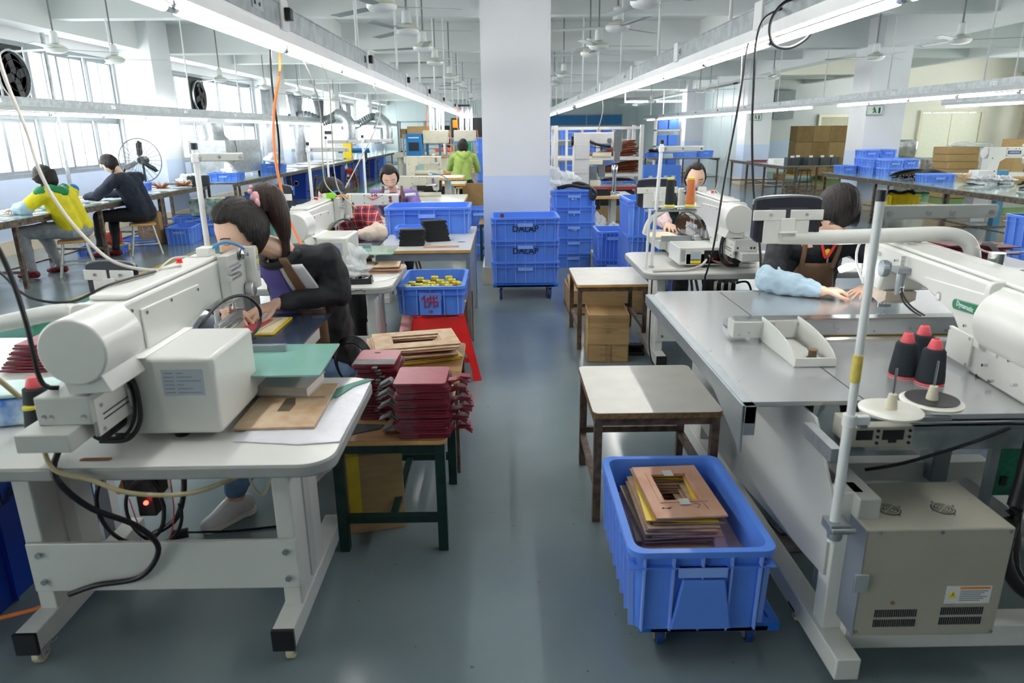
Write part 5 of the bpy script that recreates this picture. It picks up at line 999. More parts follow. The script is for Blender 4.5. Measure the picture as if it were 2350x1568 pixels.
part('coiled_hose', CABLE, [T([(-.08 + .0 + .11 * math.cos(a) + .03, -.05, -.03 + .14 * math.sin(a)) for a in np.linspace(0, 2 * PI, 14)], .007, 8, 3), T([(.03 + .09 * math.cos(a), -.06, -.04 + .12 * math.sin(a)) for a in np.linspace(1.8, 6.5, 12)], .006, 8, 3), T([(.12, -.03, .2), (.13, -.03, .05), (.09, -.04, -.08), (.0, -.05, -.14)], .009, 8)], t)
part('red_wire', RLAB, T([(.09, -.04, .2), (.09, -.05, -.05), (.05, -.06, -.16), (-.02, -.06, -.12), (-.05, -.05, 0)], .002, 5), t); part('hanger', CHROME, BB(-.01, .01, -.01, .01, .2, .222), t)
solo('hose', 'beige air hose looping from the machine under the nearest tabletop', 'hose', BCABLE, [T([(-1.27, 1.76, .85), (-1.24, 1.74, .775), (-1.15, 1.745, .74), (-1.05, 1.75, .695), (-.9, 1.77, .68), (-.78, 1.83, .70), (-.72, 1.95, .70)], .0065, 10), T([(-.8, 1.95, .7), (-.8, 1.97, .6), (-.77, 1.97, .56), (-.74, 1.97, .62), (-.74, 1.97, .71)], .004, 6)])
solo('power_cable', 'black cable running from the machine over the table edge to the beam', 'cable', CABLE, [T([(-1.23, 1.80, .85), (-1.26, 1.77, .77), (-1.24, 1.755, .72), (-1.2, 1.8, .62), (-1.14, 1.9, .5), (-1.12, 1.96, .38), (-1.2, 1.97, .27), (-1.35, 1.97, .24), (-1.45, 1.98, .2)], .009, 10)])
solo('orange_cable', 'orange cable curving at the lower left by the dark blue crate', 'cable', ORANGE, [T([(-1.45, 2.1, .25), (-1.55, 2.05, .13), (-1.7, 2.0, .1), (-1.9, 1.95, .09)], .007, 8)])
solo('orange_hose', 'short orange hose beside the valve unit', 'hose', ORANGE, [T([(-1.42, 2.25, .6), (-1.36, 2.22, .58), (-1.33, 2.2, .52), (-1.36, 2.2, .45)], .008, 8)])
solo('plug', 'black cable plug on the floor under the nearest table', 'plug', BLACK, [C((-1.42, 2.6, .03), (-1.36, 2.62, .03), .022), T([(-1.36, 2.62, .03), (-1.2, 2.66, .008), (-1.0, 2.7, .006)], .005, 6)])
solo('cable_coil', 'coil of black cable hanging at the right end of the second machine', 'cable', CABLE, [T([(-.72 + .0 + (.07 + .004 * k) * math.cos(a), 3.1 + .01 * k, .78 - .16 - (.1 + .004 * k) * math.sin(a)) for a in np.linspace(0, 2 * PI, 14)], .006, 6, 3) for k in range(5)])
# clutter left of the nearest machine
t = thing('thread_cone', 'dark thread cone with pink top behind the nearest motor', 'thread cone', (-1.44, 2.02, .7625)); part('thread', BLKP, L([(.05, 0), (.052, .01), (.036, .15), (.02, .155)], n=28), t); part('cone', PINKC, L([(.024, .15), (.026, .16), (.02, .18), (.016, .185)], n=24), t)
for k in range(9): solo('red_cover', '%s red leather cover up in the low pile left of the nearest machine' % nth(k + 1), 'leather piece', REDL if k < 8 else REDP, B(0, 0, .006, .3, .22, .008, 0), (-1.86 + .01 * k, 2.75, .75 + .013 * k), U(-.1, .1), group='red covers left of the nearest machine', bev=.001)
solo('side_table', 'low table holding the red covers left of the nearest machine', 'table', TTOP, [BB(-2.6, -1.62, 2.55, 3.15, .72, .748), BB(-2.55, -2.5, 2.6, 2.65, 0, .72), BB(-1.7, -1.65, 3.05, 3.1, 0, .72), BB(-2.55, -2.5, 3.05, 3.1, 0, .72), BB(-1.7, -1.65, 2.6, 2.65, 0, .72)])
t = thing('packet', 'blue and white plastic packet left of the nearest machine', 'packet', (-1.55, 2.12, .7625)); part('packet_body', M('blue_print_packet', (70, 130, 220), .3, c2=(220, 240, 245), var=.1, scale=12), [B(-.05, 0, .05, .2, .14, .09, .2)], t, bev=.015); part('flap', M('pale_teal_packet', (196, 226, 224), .3), [B(-.02, .02, .105, .22, .16, .012, .2)], t, bev=.004)
solo('tape_roll', 'yellow tape ring on the blue packet', 'tape', SPOOLY, [L([(.012, 0), (.022, 0), (.022, .008), (.012, .008)], n=20)], (-1.44, 1.98, .86))
t = thing('spool_disc', 'white spool disc with black felt at the left edge', 'disc', (-1.55, 1.82, .86)); part('disc', M('off_white_disc', (232, 230, 220), .3), L([(.01, 0), (.07, .006), (.072, .01), (.01, .008)], n=36), t); part('felt_pad', BLACK, L([(.01, .0085), (.058, .0105), (.01, .012)], n=30), t); part('cone', SPOOLY, L([(.018, .012), (.01, .03)], n=16), t); part('post', CHROME, C((0, 0, -.0975), (0, 0, .0), .006), t)
for k in range(2): spool([-1.56, -1.50][k], [1.83, 1.86][k] - .03, .7625, M('teal_thread2', (120, 200, 190), .6), ['lime-ended thread spool at the left edge', 'lime-ended thread spool beside the machine connector box'][k])
solo('beige_rod', 'leaning beige rod at the left edge of the picture', 'rod', BCABLE, [T([(-1.29, 1.745, .985), (-1.36, 1.70, 1.12), (-1.42, 1.65, 1.25), (-1.5, 1.6, 1.5)], .007, 10)])
# hanging cables
def hang(nm, lb, m_, pts, r): solo(nm, lb, 'cable', m_, [T(pts, r, 8, 8)])
hang('hanging_cable', 'thick black cable hanging at the left edge before the machine', CABLE, [(-1.22, 1.80, .99), (-1.251, 1.78, 1.02), (-1.256, 1.78, 1.182), (-1.27, 1.78, 1.31), (-1.30, 1.78, 1.42), (-1.36, 1.76, 1.62)], .0065)
hang('hanging_cable', 'black cable sagging behind the nearest motor', CABLE, [(-1.60, 2.0, 1.42), (-1.455, 2.0, 1.274), (-1.416, 2.0, 1.223), (-1.36, 2.0, 1.19), (-1.273, 2.02, 1.182), (-1.2, 2.1, 1.215), (-1.16, 2.3, 1.215)], .004)
hang('hanging_cable', 'long pale cable falling from the upper left to the nearest machine', WCABLE, [(-1.13, 2.42, 1.212), (-1.198, 2.35, 1.21), (-1.322, 2.35, 1.241), (-1.408, 2.35, 1.331), (-1.473, 2.35, 1.439), (-1.509, 2.35, 1.544), (-1.525, 2.35, 1.666), (-1.53, 2.3, 1.9), (-1.4, 2.2, 2.1), (-1.16, 2.2, 2.2)], .0055)
hang('hanging_cable', 'orange cable hanging from the left rail across the second machine', ORANGE, [(-1.14, 3.86, 2.09), (-1.13, 3.8, 1.95), (-1.18, 3.8, 1.75), (-1.18, 3.75, 1.5), (-1.12, 3.7, 1.2), (-1.0, 3.62, 1.0), (-.88, 3.55, .86), (-.82, 3.5, .7)], .007)
hang('hanging_cable', 'black cable hanging from the left rail beside the orange one', CABLE, [(-1.18, 3.86, 2.1), (-1.19, 3.85, 1.9), (-1.2, 3.9, 1.65), (-1.24, 4.0, 1.5), (-1.35, 4.3, 1.33), (-1.45, 4.7, 1.25)], .0055)
hang('hanging_cable', 'white cable dropping from the left rail to the lime block', WCABLE, [(-1.15, 4.05, 2.2), (-1.12, 4.3, 2.0), (-1.14, 4.6, 1.8), (-1.2, 4.8, 1.5), (-1.22, 4.9, 1.32), (-1.15, 4.95, 1.22)], .004)
hang('hanging_cable', 'second white cable dropping from the left rail over the plaid worker', WCABLE, [(-1.1, 4.1, 2.2), (-1.06, 4.5, 1.98), (-1.1, 4.7, 1.7), (-1.14, 4.85, 1.4), (-1.12, 4.9, 1.25), (-1.03, 4.95, 1.14)], .004)
hang('hanging_cable', 'grey cable hanging beyond the second worker', WCABLE, [(-1.12, 6.4, 2.05), (-1.1, 6.6, 1.8), (-1.3, 6.5, 1.4), (-1.45, 6.3, 1.1)], .005)
hang('hanging_cable', 'black looped cable at the top of the right rail', CABLE, [(1.46, 3.6, 2.25), (1.338, 3.6, 2.22), (1.28, 3.6, 2.13), (1.302, 3.6, 2.04), (1.38, 3.6, 2.02), (1.458, 3.6, 2.06), (1.49, 3.6, 2.11)], .0075)
hang('hanging_cable', 'thick black cable hanging from the right rail loop to the control panel', CABLE, [(1.43, 3.7, 2.26), (1.397, 3.72, 2.223), (1.3, 3.75, 2.17), (1.27, 3.75, 2.05), (1.274, 3.75, 1.894), (1.288, 3.75, 1.64), (1.325, 3.75, 1.33), (1.38, 3.72, 1.0), (1.39, 3.70, .81)], .0065)
hang('hanging_cable', 'black plug cable hanging from the right rail to the mid machine', CABLE, [(1.42, 4.22, 2.2), (1.404, 4.24, 2.146), (1.39, 4.25, 2.07), (1.372, 4.25, 1.832), (1.343, 4.25, 1.566), (1.318, 4.25, 1.341), (1.289, 4.26, .975), (1.27, 4.3, .8), (1.27, 4.34, .72), (1.3, 4.5, .3), (1.35, 4.6, .01)], .006)
hang('hanging_cable', 'thin grey cable hanging behind the black plug cable', WCABLE, [(1.44, 4.4, 2.22), (1.413, 4.4, 2.128), (1.419, 4.4, 1.765), (1.38, 4.45, 1.486), (1.385, 4.6, 1.3), (1.45, 4.9, 1.22)], .003)
hang('hanging_cable', 'black power cable from the right table to the floor by the box', CABLE, [(.97, 4.5, .72), (.99, 4.6, .4), (1.02, 4.7, .15), (1.08, 4.75, .01), (1.2, 4.9, .01)], .0045)
hang('hanging_cable', 'white cable hanging at the far right before the bench', WCABLE, [(2.4, 2.9, 1.6), (2.3, 2.9, 1.3), (2.25, 2.9, 1.16), (2.1, 2.95, 1.13), (2.05, 3.0, 1.15)], .004)
hang('hanging_cable', 'white cord dropping to the tall post machine', WCABLE, [(1.4, 10.3, 2.05), (1.42, 10.4, 1.9), (1.4, 10.6, 1.7), (1.36, 10.9, 1.4)], .007)
# ================================================================ people
def K(ch, n=12):
    g = []
    for i, (x, y, z, r) in enumerate(ch):
        g.append(SP((x, y, z), r, n, 8))
        if i:
            a = ch[i - 1]
            if (Vector(a[:3]) - Vector((x, y, z))).length > 1e-4: g.append(C(a[:3], (x, y, z), a[3], r, n))
    return g
def V_(p): return Vector(p)
def headpt(d):
    dx, dy, dz = d; x, y, z = .073 * dx, .092 * dy, .112 * dz
    if dz < 0:
        k = -dz; x *= 1 - .26 * k ** 1.5; y *= (1 - .1 * k) if dy > 0 else (1 - .4 * k)
    if dy > 0:
        a = abs(x)
        y += .021 * math.exp(-(x / .0125) ** 2) * (math.exp(-((z + .024) / .013) ** 2) + .42 * math.exp(-((z - .002) / .022) ** 2))
        y -= .009 * math.exp(-((a - .03) / .015) ** 2 - ((z - .008) / .013) ** 2); y += .004 * math.exp(-((a - .028) / .012) ** 2 - ((z - .004) / .007) ** 2)
        y += .006 * math.exp(-(x / .02) ** 2 - ((z + .054) / .010) ** 2); y += .006 * math.exp(-(x / .02) ** 2 - ((z + .09) / .016) ** 2)
        y += .004 * math.exp(-((a - .04) / .02) ** 2 - ((z + .025) / .02) ** 2)
    return Vector((x, y, z))
def ell(fn, n=48, m=36):
    v = []; f = []
    for i in range(m + 1):
        t = PI * i / m
        for k in range(n):
            p = 2 * PI * k / n; v.append(tuple(fn((math.sin(t) * math.cos(p), math.sin(t) * math.sin(p), math.cos(t)))))
    for i in range(m):
        for k in range(n): j = (k + 1) % n; f.append((i * n + k, (i + 1) * n + k, (i + 1) * n + j, i * n + j))
    return v, f
def hand_geo(w_, d, nrm, side, curl=.5, s=1.0, spread=.15):
    d = V_(d).normalized(); nrm = V_(nrm); nrm = (nrm - d * nrm.dot(d)).normalized(); sd = d.cross(nrm) * side; g = []; w_ = V_(w_)
    for i in range(4):
        off = (i - 1.5) * .0195 * s; b = w_ + d * (.082 - .004 * abs(i - 1.2)) * s + sd * off
        g += K([tuple(w_ + sd * off * .6) + (.014 * s,), tuple(w_ + d * .045 * s + sd * off) + (.0145 * s,), tuple(b) + (.0115 * s,)], 8)
        ln = (.9, 1.05, 1.0, .8)[3 - i if side > 0 else 3 - i]; a = curl * .55; p = b; ch = [tuple(p) + (.0100 * s,)]; fd = (d + sd * (i - 1.5) * spread).normalized()
        for q, (l_, r_) in enumerate(((.040, .0088), (.026, .008), (.021, .0068))):
            dr = fd * math.cos(a) - nrm * math.sin(a); p = p + dr * l_ * ln * s; ch.append(tuple(p) + (r_ * s,)); a += curl * .75
        g += K(ch, 8)
    b = w_ + d * .02 * s - sd * .024 * s; th = (d * .65 - sd * .62 - nrm * .3).normalized(); m_ = b + th * .04 * s; e = m_ + (d * .85 - sd * .25 - nrm * .35).normalized() * .034 * s; e2 = e + (d * .95 - nrm * .3).normalized() * .024 * s
    g += K([tuple(b) + (.015 * s,), tuple(m_) + (.0115 * s,), tuple(e) + (.0095 * s,), tuple(e2) + (.0075 * s,)], 8)
    return g
def rem(o, vs, sm=3, fold=0, fs=.09):
    m_ = o.modifiers.new('remesh', 'REMESH'); m_.mode = 'VOXEL'; m_.voxel_size = vs; m_.use_smooth_shade = True
    if sm: s = o.modifiers.new('smooth', 'SMOOTH'); s.factor = .5; s.iterations = sm
    if fold:
        tx = bpy.data.textures.get('folds%d' % int(fs * 1000)) or bpy.data.textures.new('folds%d' % int(fs * 1000), 'CLOUDS'); tx.noise_scale = fs; tx.noise_depth = 1
        dm = o.modifiers.new('folds', 'DISPLACE'); dm.texture = tx; dm.strength = fold; dm.mid_level = .5; dm.texture_coords = 'LOCAL'
HZ = {'pulled': .09, 'fringe': .012, 'short': .05, 'bob': .02, 'side': .076}
def person(label, J, top, trou, hair='pulled', hmat=None, vs=.007, s=1.0, sleeve=None, apron=None, shoe=None, curl=.5, loosen=1.0, fold=.02, handd=None, collar=None, hood=None, skinface=True):
    hips = V_(J['hips']); t = thing('person', label, 'person', (hips.x, hips.y, 0)); O = t.location
    def P(n, m, g, par=None, **k): return part(n, m, g, par or t, True, **k)
    f = V_(J['f']).normalized(); u = V_(J.get('u', (0, 0, 1))); u = (u - f * u.dot(f)).normalized(); r = f.cross(u)
    hc = V_(J['head']); R = Matrix((r, f, u)).transposed().to_4x4(); R.translation = hc; S = R @ Matrix.Scale(s, 4)
    hg = TM(ell(headpt), S); ears = [TM(SP((sx * .074, -.008, -.004), (.009, .017, .028), 10, 8), S) for sx in (-1, 1)]
    chest, neckb = V_(J['chest']), V_(J['neck']); fd = V_(J['front']).normalized(); rt = fd.cross(Vector((0, 0, 1))).normalized()
    shL, shR, elL, elR, wrL, wrR = [V_(J[k]) for k in ('shL', 'shR', 'elL', 'elR', 'wrL', 'wrR')]
    def tu(p, r_): return tuple(p) + (r_,)
    jaw = hc - u * .07 * s - f * .03 * s
    body = [hg] + ears + K([tu(neckb, .052), tu((neckb + jaw) / 2, .047), tu(jaw, .045)])
    body += K([tu(hips + rt * .07, .1), tu(chest + rt * .06, .09)]) + K([tu(hips - rt * .07, .1), tu(chest - rt * .06, .09)]) + K([tu(shL, .045), tu(neckb - Vector((0, 0, .04)), .06), tu(shR, .045)]) + K([tu(chest, .09), tu(neckb - Vector((0, 0, .04)), .06)])
    for a, b, c in ((shL, elL, wrL), (shR, elR, wrR)): body += K([tu(a, .045), tu(b, .036), tu(c, .026)])
    hd = handd or {}
    for wr, el, sd, k in ((wrL, elL, 1, 'L'), (wrR, elR, -1, 'R')):
        d = V_(hd[k]) if k in hd else (wr - el); body += hand_geo(wr + d.normalized() * .01, d, hd.get('n' + k, (0, 0, 1)), sd if 's' + k not in hd else hd['s' + k], hd.get('c' + k, curl), 1.0)
    for a in 'LR':
        kn, an, toe = V_(J['kn' + a]), V_(J['an' + a]), V_(J['to' + a]); h0 = hips + rt * (.08 if a == 'R' else -.08)
        body += K([tu(h0, .085), tu(kn, .052), tu((kn + an) / 2 + Vector((0, 0, .05)), .046), tu(an, .034), tu(Vector((an.x, an.y, .05)) + Vector((toe.x - an.x, toe.y - an.y, 0)).normalized() * .1, .022)])
    b = P('body', SKIN, body); rem(b, vs, 2)
    # face details
    if skinface:
        def sp(x, z, out=.0): # point on the face at local x, z
            best = None
            lo, hi = 0.0, 1.0; dz = max(-.98, min(.98, z / .112)); dx = max(-.9, min(.9, x / (.073 * (1 - (.26 * abs(dz) ** 1.5 if dz < 0 else 0))))); dy = math.sqrt(max(.02, 1 - dx * dx - dz * dz)); q = headpt((dx, dy, dz)); q.y += out; return tuple(S @ q)
        for sx in (-1, 1):
            P('eyelash_line', DARKEYE, T([sp(sx * (.017 + .027 * k / 5), .004 - .004 * math.sin(PI * k / 5), .001) for k in range(6)], .0013, 5, 2)); P('eyebrow', HAIR, T([sp(sx * (.014 + .034 * k / 5), .024 + .004 * math.sin(PI * k / 5 + .3), .0005) for k in range(6)], .0021, 5, 2))
        P('lips', LIP, [T([sp(-.02, -.053, .0), sp(-.008, -.05, .001), sp(0, -.0515, .001), sp(.008, -.05, .001), sp(.02, -.053, .0)], lambda q: .0015 + .0028 * math.sin(PI * q), 6, 3), T([sp(-.017, -.056, .0), sp(0, -.06, .001), sp(.017, -.056, .0)], lambda q: .0015 + .0034 * math.sin(PI * q), 6, 4)])
    # hair
    hz = HZ[hair]; hm = hmat or HAIR; random.seed(int(hips.x * 100) + 5)
    def hf(d):
        p = headpt(d); nrm = Vector((d[0], d[1], d[2])).normalized(); lim = hz - 1.3 * max(0, abs(p.x) - .045) - (.06 if d[1] < .3 else 0)
        if d[1] > .12 and p.z < lim and not (hair in ('bob', 'fringe') and abs(p.x) > .06 and d[1] < .5 and p.z > -.06): return p * .86
        th = (.012 if hair == 'pulled' else .02) + .0008 * math.sin(26 * math.atan2(d[0], d[2] + .3) + 2 * d[1]) + .0012 * math.sin(75 * d[0] + 9 * d[1]) + .0012 * math.sin(41 * d[0] - 7 * d[2])
        if hair in ('bob',) and d[2] < .2: th += .016; 
        lowlim = -.045 if hair in ('short', 'pulled', 'side') else -.09
        if d[1] < .12 and p.z < lowlim: th = th - .3 * (lowlim - p.z) if hair not in ('bob',) else th + .004
        return p + nrm * th
    ho = P('hair', hm, TM(ell(hf, 80, 56), S)); ho.modifiers.new('smooth', 'SMOOTH').iterations = 2
    if hair == 'bob':
        o2 = P('hair_back', hm, [TM(SP((0, -.035, -.05), (.09, .068, .075), 24, 16), S)])
    if hair == 'fringe':
        P('fringe_strands', hm, [TM(T([(x, .055, .075), (x * 1.05, .094, .045), (x * 1.08, .1, .016 - .006 * abs(math.sin(x * 90)))], lambda q: .0045 - .003 * q, 5, 4), S) for x in np.linspace(-.055, .055, 19)], kind='stuff')
    if 'pony' in J: P('ponytail', J.get('ponymat', HAIRB), T(J['pony'], lambda q: .018 + .046 * math.sin(PI * min(1, q * 1.1 + .12)) ** .8 * (1 - .35 * q), 14, 6)); 
    if 'tie' in J: P('hair_tie', M('pink_ribbon', (226, 170, 176), .5), [SP(J['tie'], (.02, .018, .026), 10, 8), SP(V_(J['tie']) + Vector((-.014, -.02, .026)), .01, 8, 6), SP(V_(J['tie']) + Vector((.012, -.02, -.02)), (.011, .01, .02), 8, 6), SP(V_(J['tie']) + Vector((-.006, -.025, .045)), .008, 8, 6)])
    # garments
    L_ = loosen; up = Vector((0, 0, 1))
    tg = K([tu(hips + rt * .075 + up * .03, .125), tu((hips + chest) / 2 + rt * .06, .112 * L_), tu(chest + rt * .065, .113 * L_)]) + K([tu(hips - rt * .075 + up * .03, .125), tu((hips + chest) / 2 - rt * .06, .112 * L_), tu(chest - rt * .065, .113 * L_)])
    tg += K([tu(shL, .066 * L_), tu(chest + (neckb - chest) * .55 - rt * .04, .09), tu(chest + (neckb - chest) * .55 + rt * .04, .09), tu(shR, .066 * L_)]) + K([tu(chest, .11), tu(neckb - up * .045, .068)]) + K([tu(shL, .062), tu(neckb - up * .05 - fd * .02, .074), tu(shR, .062)])
    sl = []
    for a, b_, c, kk in ((shL, elL, wrL, 'L'), (shR, elR, wrR, 'R')):
        e2 = b_ + (c - b_) * (.12 if sleeve else .86); tg += K([tu(a, .066 * L_), tu((a + b_) / 2, .062 * L_), tu(b_, .056 * L_), tu(e2, (.054 if sleeve else .036) * L_)])
        if sleeve: sl.append(K([tu(b_ + (a - b_) * .12, .062 * L_), tu(b_, .066 * L_), tu(b_ + (c - b_) * .5, .058 * L_), tu(b_ + (c - b_) * .9, .038)]))
    g_ = P('jacket', top, tg); rem(g_, max(vs, .006), 4, fold)
    for q in sl: s_ = P('sleeve_cover', sleeve, q); rem(s_, max(vs, .006), 3, fold * .8, .05)
    tr = []
    for a in 'LR':
        kn, an = V_(J['kn' + a]), V_(J['an' + a]); h0 = hips + rt * (.08 if a == 'R' else -.08); tr += K([tu(h0, .118), tu((h0 + kn) / 2, .098), tu(kn, .075), tu((kn + an) / 2 + up * .04, .07), tu(kn + (an - kn) * .6, .062), tu(an + up * .04, .052)])
    tr += K([tu(hips - rt * .08, .12), tu(hips + rt * .08, .12)]); q = P('trousers', trou, tr); rem(q, max(vs, .008), 4, .018)
    for a in 'LR':
        an, toe = V_(J['an' + a]), V_(J['to' + a]); an0 = Vector((an.x, an.y, .05)); d = (Vector((toe.x, toe.y, 0)) - Vector((an.x, an.y, 0))).normalized()
        q = P('shoe', shoe or BLACK, K([tu(an0 - d * .04, .042), tu(an0 + d * .04 + up * .012, .045), tu(an0 + d * .11 - up * .012, .038), tu(an0 + d * .16 - up * .018, .03)]) + K([tu(an0 - d * .03 - up * .028, .02), tu(an0 + d * .16 - up * .03, .02)])); rem(q, .006, 3)
        sd2 = d.cross(up)
        if shoe is SHOEW: P('shoe_lace', PAPER, [T([an0 + d * (.03 + .018 * k) + up * (.055 - .011 * k) - sd2 * .022, an0 + d * (.035 + .018 * k) + up * (.062 - .011 * k), an0 + d * (.03 + .018 * k) + up * (.055 - .011 * k) + sd2 * .022], .003, 5, 3) for k in range(5)], q); P('sole', M('shoe_sole', (236, 232, 226), .6), [C(an0 - d * .035 - up * .049, an0 - d * .035 - up * .03, .046, n=16), C(an0 + d * .145 - up * .049, an0 + d * .145 - up * .03, .034, n=16), TM(BB(-.035, .145, -.036, .036, 0, .02), Matrix.Translation(an0 - up * .049) @ Matrix.Rotation(math.atan2(d.y, d.x), 4, 'Z'))], q)
    if apron:
        ax = (chest - hips); n1, n2 = 14, 16; vv = []; ff = []
        for i in range(n2 + 1):
            q = i / n2; z = hips + ax * (1.02 - .98 * q) ; wd = .09 + .1 * min(1, q * 1.6)
            for k in range(n1 + 1):
                a = (k / n1 - .5) * 2 * (wd / .17) * 1.05; rr_ = .128 * L_ + .012
                vv.append(tuple(z + rt * (.17 * math.sin(a)) + fd * (rr_ * (math.cos(a)) + .004 * math.sin(k * 2.3 + i)) ))
        for i in range(n2):
            for k in range(n1): b0 = i * (n1 + 1) + k; ff.append((b0, b0 + 1, b0 + n1 + 2, b0 + n1 + 1))
        ap = P('apron', apron, [(vv, ff)]); md = ap.modifiers.new('thick', 'SOLIDIFY'); md.thickness = .006; md.offset = 1
        for sx, sh in (((-1, shL), (1, shR)) if 'tie' not in J else ()):
            a0 = chest + ax * .0 + rt * (sx * .085) + fd * (.128 * L_ + .012); a1 = V_(neckb) + (sh - V_(neckb)) * .5; top_ = a1 + up * .062 * L_
            P('apron_strap', apron, T([tuple(a0 - ax * .04), tuple(a0 + (top_ - a0) * .5 + fd * .045), tuple(top_ + fd * .045 + up * .012)], .014, 8, 6))
    if collar:
        P('collar', collar, [T([tuple(neckb + rt * (.075 * math.sin(a)) + fd * (.075 * math.cos(a) + .02) + up * (-.045 * max(0, math.cos(a)) - .005)) for a in np.linspace(-2.2, 2.2, 15)], .016, 8, 3)])
    if hood:
        q = P('hood', hood, K([tu(neckb - fd * .06 + rt * .1 + up * .0, .05), tu(neckb - fd * .11 - up * .05, .07), tu(neckb - fd * .06 - rt * .1, .05)]) + K([tu(neckb + fd * .03 + rt * .1, .03), tu(neckb - fd * .06 + rt * .1, .045)]) + K([tu(neckb + fd * .03 - rt * .1, .03), tu(neckb - fd * .06 - rt * .1, .045)])); rem(q, .009, 4, .015, .05)
    return t
def torso_patch(t, name, mat, chest, neck, front, a0, a1, q0, q1, off):
    c, n = V_(chest), V_(neck); fd = V_(front).normalized(); rt = fd.cross(Vector((0, 0, 1))); d = n - c; nu, nv = 12, 12; vv = []; ff = []
    for i in range(nv + 1):
        q = q0 + (q1 - q0) * i / nv; m_ = c + d * q if q > 0 else c + Vector((0, .05, -.3)) * (-q); r_ = .128 - .05 * max(0, q) ** 2
        for k in range(nu + 1): a = a0 + (a1 - a0) * k / nu; vv.append(tuple(m_ + rt * ((r_ + .045) * math.sin(a)) + fd * ((r_ + off) * math.cos(a))))
    for i in range(nv):
        for k in range(nu): b0 = i * (nu + 1) + k; ff.append((b0, b0 + 1, b0 + nu + 2, b0 + nu + 1))
    o = part(name, mat, [(vv, ff)], t, True); md = o.modifiers.new('thick', 'SOLIDIFY'); md.thickness = .012; return o
# nearest left woman
P1 = person('woman with ponytail in black jacket and brown apron bent over the nearest left machine', dict(
    hips=(-.93, 3.42, .52), chest=(-.93, 3.2, .98), neck=(-.96, 3.02, 1.16), head=(-1.07, 2.86, 1.272), f=(-.62, -.62, -.46), u=(-.2, -.4, .85), front=(-.35, -.93, 0),
    shR=(-1.13, 3.16, 1.1), shL=(-.80, 3.1, 1.12), elL=(-.76, 3.1, .955), elR=(-1.38, 3.1, .95), wrL=(-1.0, 2.985, .935), wrR=(-1.2, 2.92, .93),
    knL=(-1.05, 2.98, .56), knR=(-1.2, 3.0, .55), anL=(-1.21, 2.80, .1), anR=(-.95, 3.2, .1), toL=(-1.33, 2.62, 0), toR=(-1.0, 3.0, 0),
    pony=[(-1.0, 2.93, 1.34), (-.99, 2.95, 1.405), (-.965, 2.96, 1.375), (-.94, 2.965, 1.30), (-.93, 2.97, 1.21), (-.935, 2.97, 1.14)], tie=(-1.01, 2.90, 1.40)), BLKCL, JEANS, 'side', HAIR, vs=.0042, s=1.1, apron=BRAPR, shoe=SHOEW, curl=.42, collar=BLKCL, loosen=1.08, fold=.032, handd={'L': (-.68, -.7, -.15), 'nL': (.1, .1, 1), 'R': (.6, -.4, -.1)})
torso_patch(P1, 'violet_shirt', PURPT, (-.93, 3.2, .98), (-.96, 3.02, 1.16), (-.35, -.93, 0), -.25, .55, -.35, .8, .018); torso_patch(P1, 'white_lining', WHITECL, (-.93, 3.2, .98), (-.96, 3.02, 1.16), (-.35, -.93, 0), -.95, -.25, -.3, .75, .016); torso_patch(P1, 'apron_strap', BRAPR, (-.93, 3.2, .98), (-.96, 3.02, 1.16), (-.35, -.93, 0), -.66, -.42, -.4, .95, .03); torso_patch(P1, 'apron_bib', BRAPR, (-.93, 3.2, .98), (-.96, 3.02, 1.16), (-.35, -.93, 0), -1.0, .7, -.9, -.15, .012)
P2 = person('woman in red plaid shirt with cream sleeve covers bent over the second left machine', dict(
    hips=(-1.3, 5.76, .5), chest=(-1.2, 5.55, .93), neck=(-1.22, 5.36, 1.08), head=(-1.255, 5.2, 1.215), f=(-.35, -.55, -.75), u=(-.1, -.75, .6), front=(-.3, -.95, 0),
    shR=(-1.38, 5.5, 1.05), shL=(-1.03, 5.4, 1.06), elL=(-.945, 5.26, .93), elR=(-1.5, 5.4, .93), wrL=(-1.08, 5.22, .92), wrR=(-1.35, 5.25, .92),
    knL=(-1.15, 5.25, .56), knR=(-1.38, 5.25, .56), anL=(-1.12, 5.2, .08), anR=(-1.36, 5.3, .08), toL=(-1.12, 5.0, 0), toR=(-1.36, 5.1, 0)), PLAID, BLKTR, 'pulled', HAIR, s=1.17, sleeve=CREAMSL, apron=BRAPR, fold=.02, loosen=1.05)
P3 = person('woman in purple jacket with lilac collar facing the camera behind the plaid worker', dict(
    hips=(-1.1, 7.6, .5), chest=(-1.14, 7.42, .93), neck=(-1.14, 7.33, 1.07), head=(-1.145, 7.2, 1.215), f=(.18, -.8, -.5), u=(0, -.4, .9), front=(.05, -1, 0),
    shR=(-1.34, 7.4, 1.02), shL=(-.95, 7.38, 1.02), elR=(-1.42, 7.2, .86), elL=(-.86, 7.2, .84), wrR=(-1.22, 7.0, .83), wrL=(-1.0, 7.0, .83),
    knL=(-1.0, 7.15, .55), knR=(-1.2, 7.15, .55), anL=(-1.0, 7.1, .08), anR=(-1.2, 7.1, .08), toL=(-1, 6.9, 0), toR=(-1.2, 6.9, 0)), PURPLE, BLKTR, 'side', HAIR, sleeve=PATSL, apron=BRAPR, collar=LILAC, s=1.05, handd={'R': (.9, -.2, -.05)})
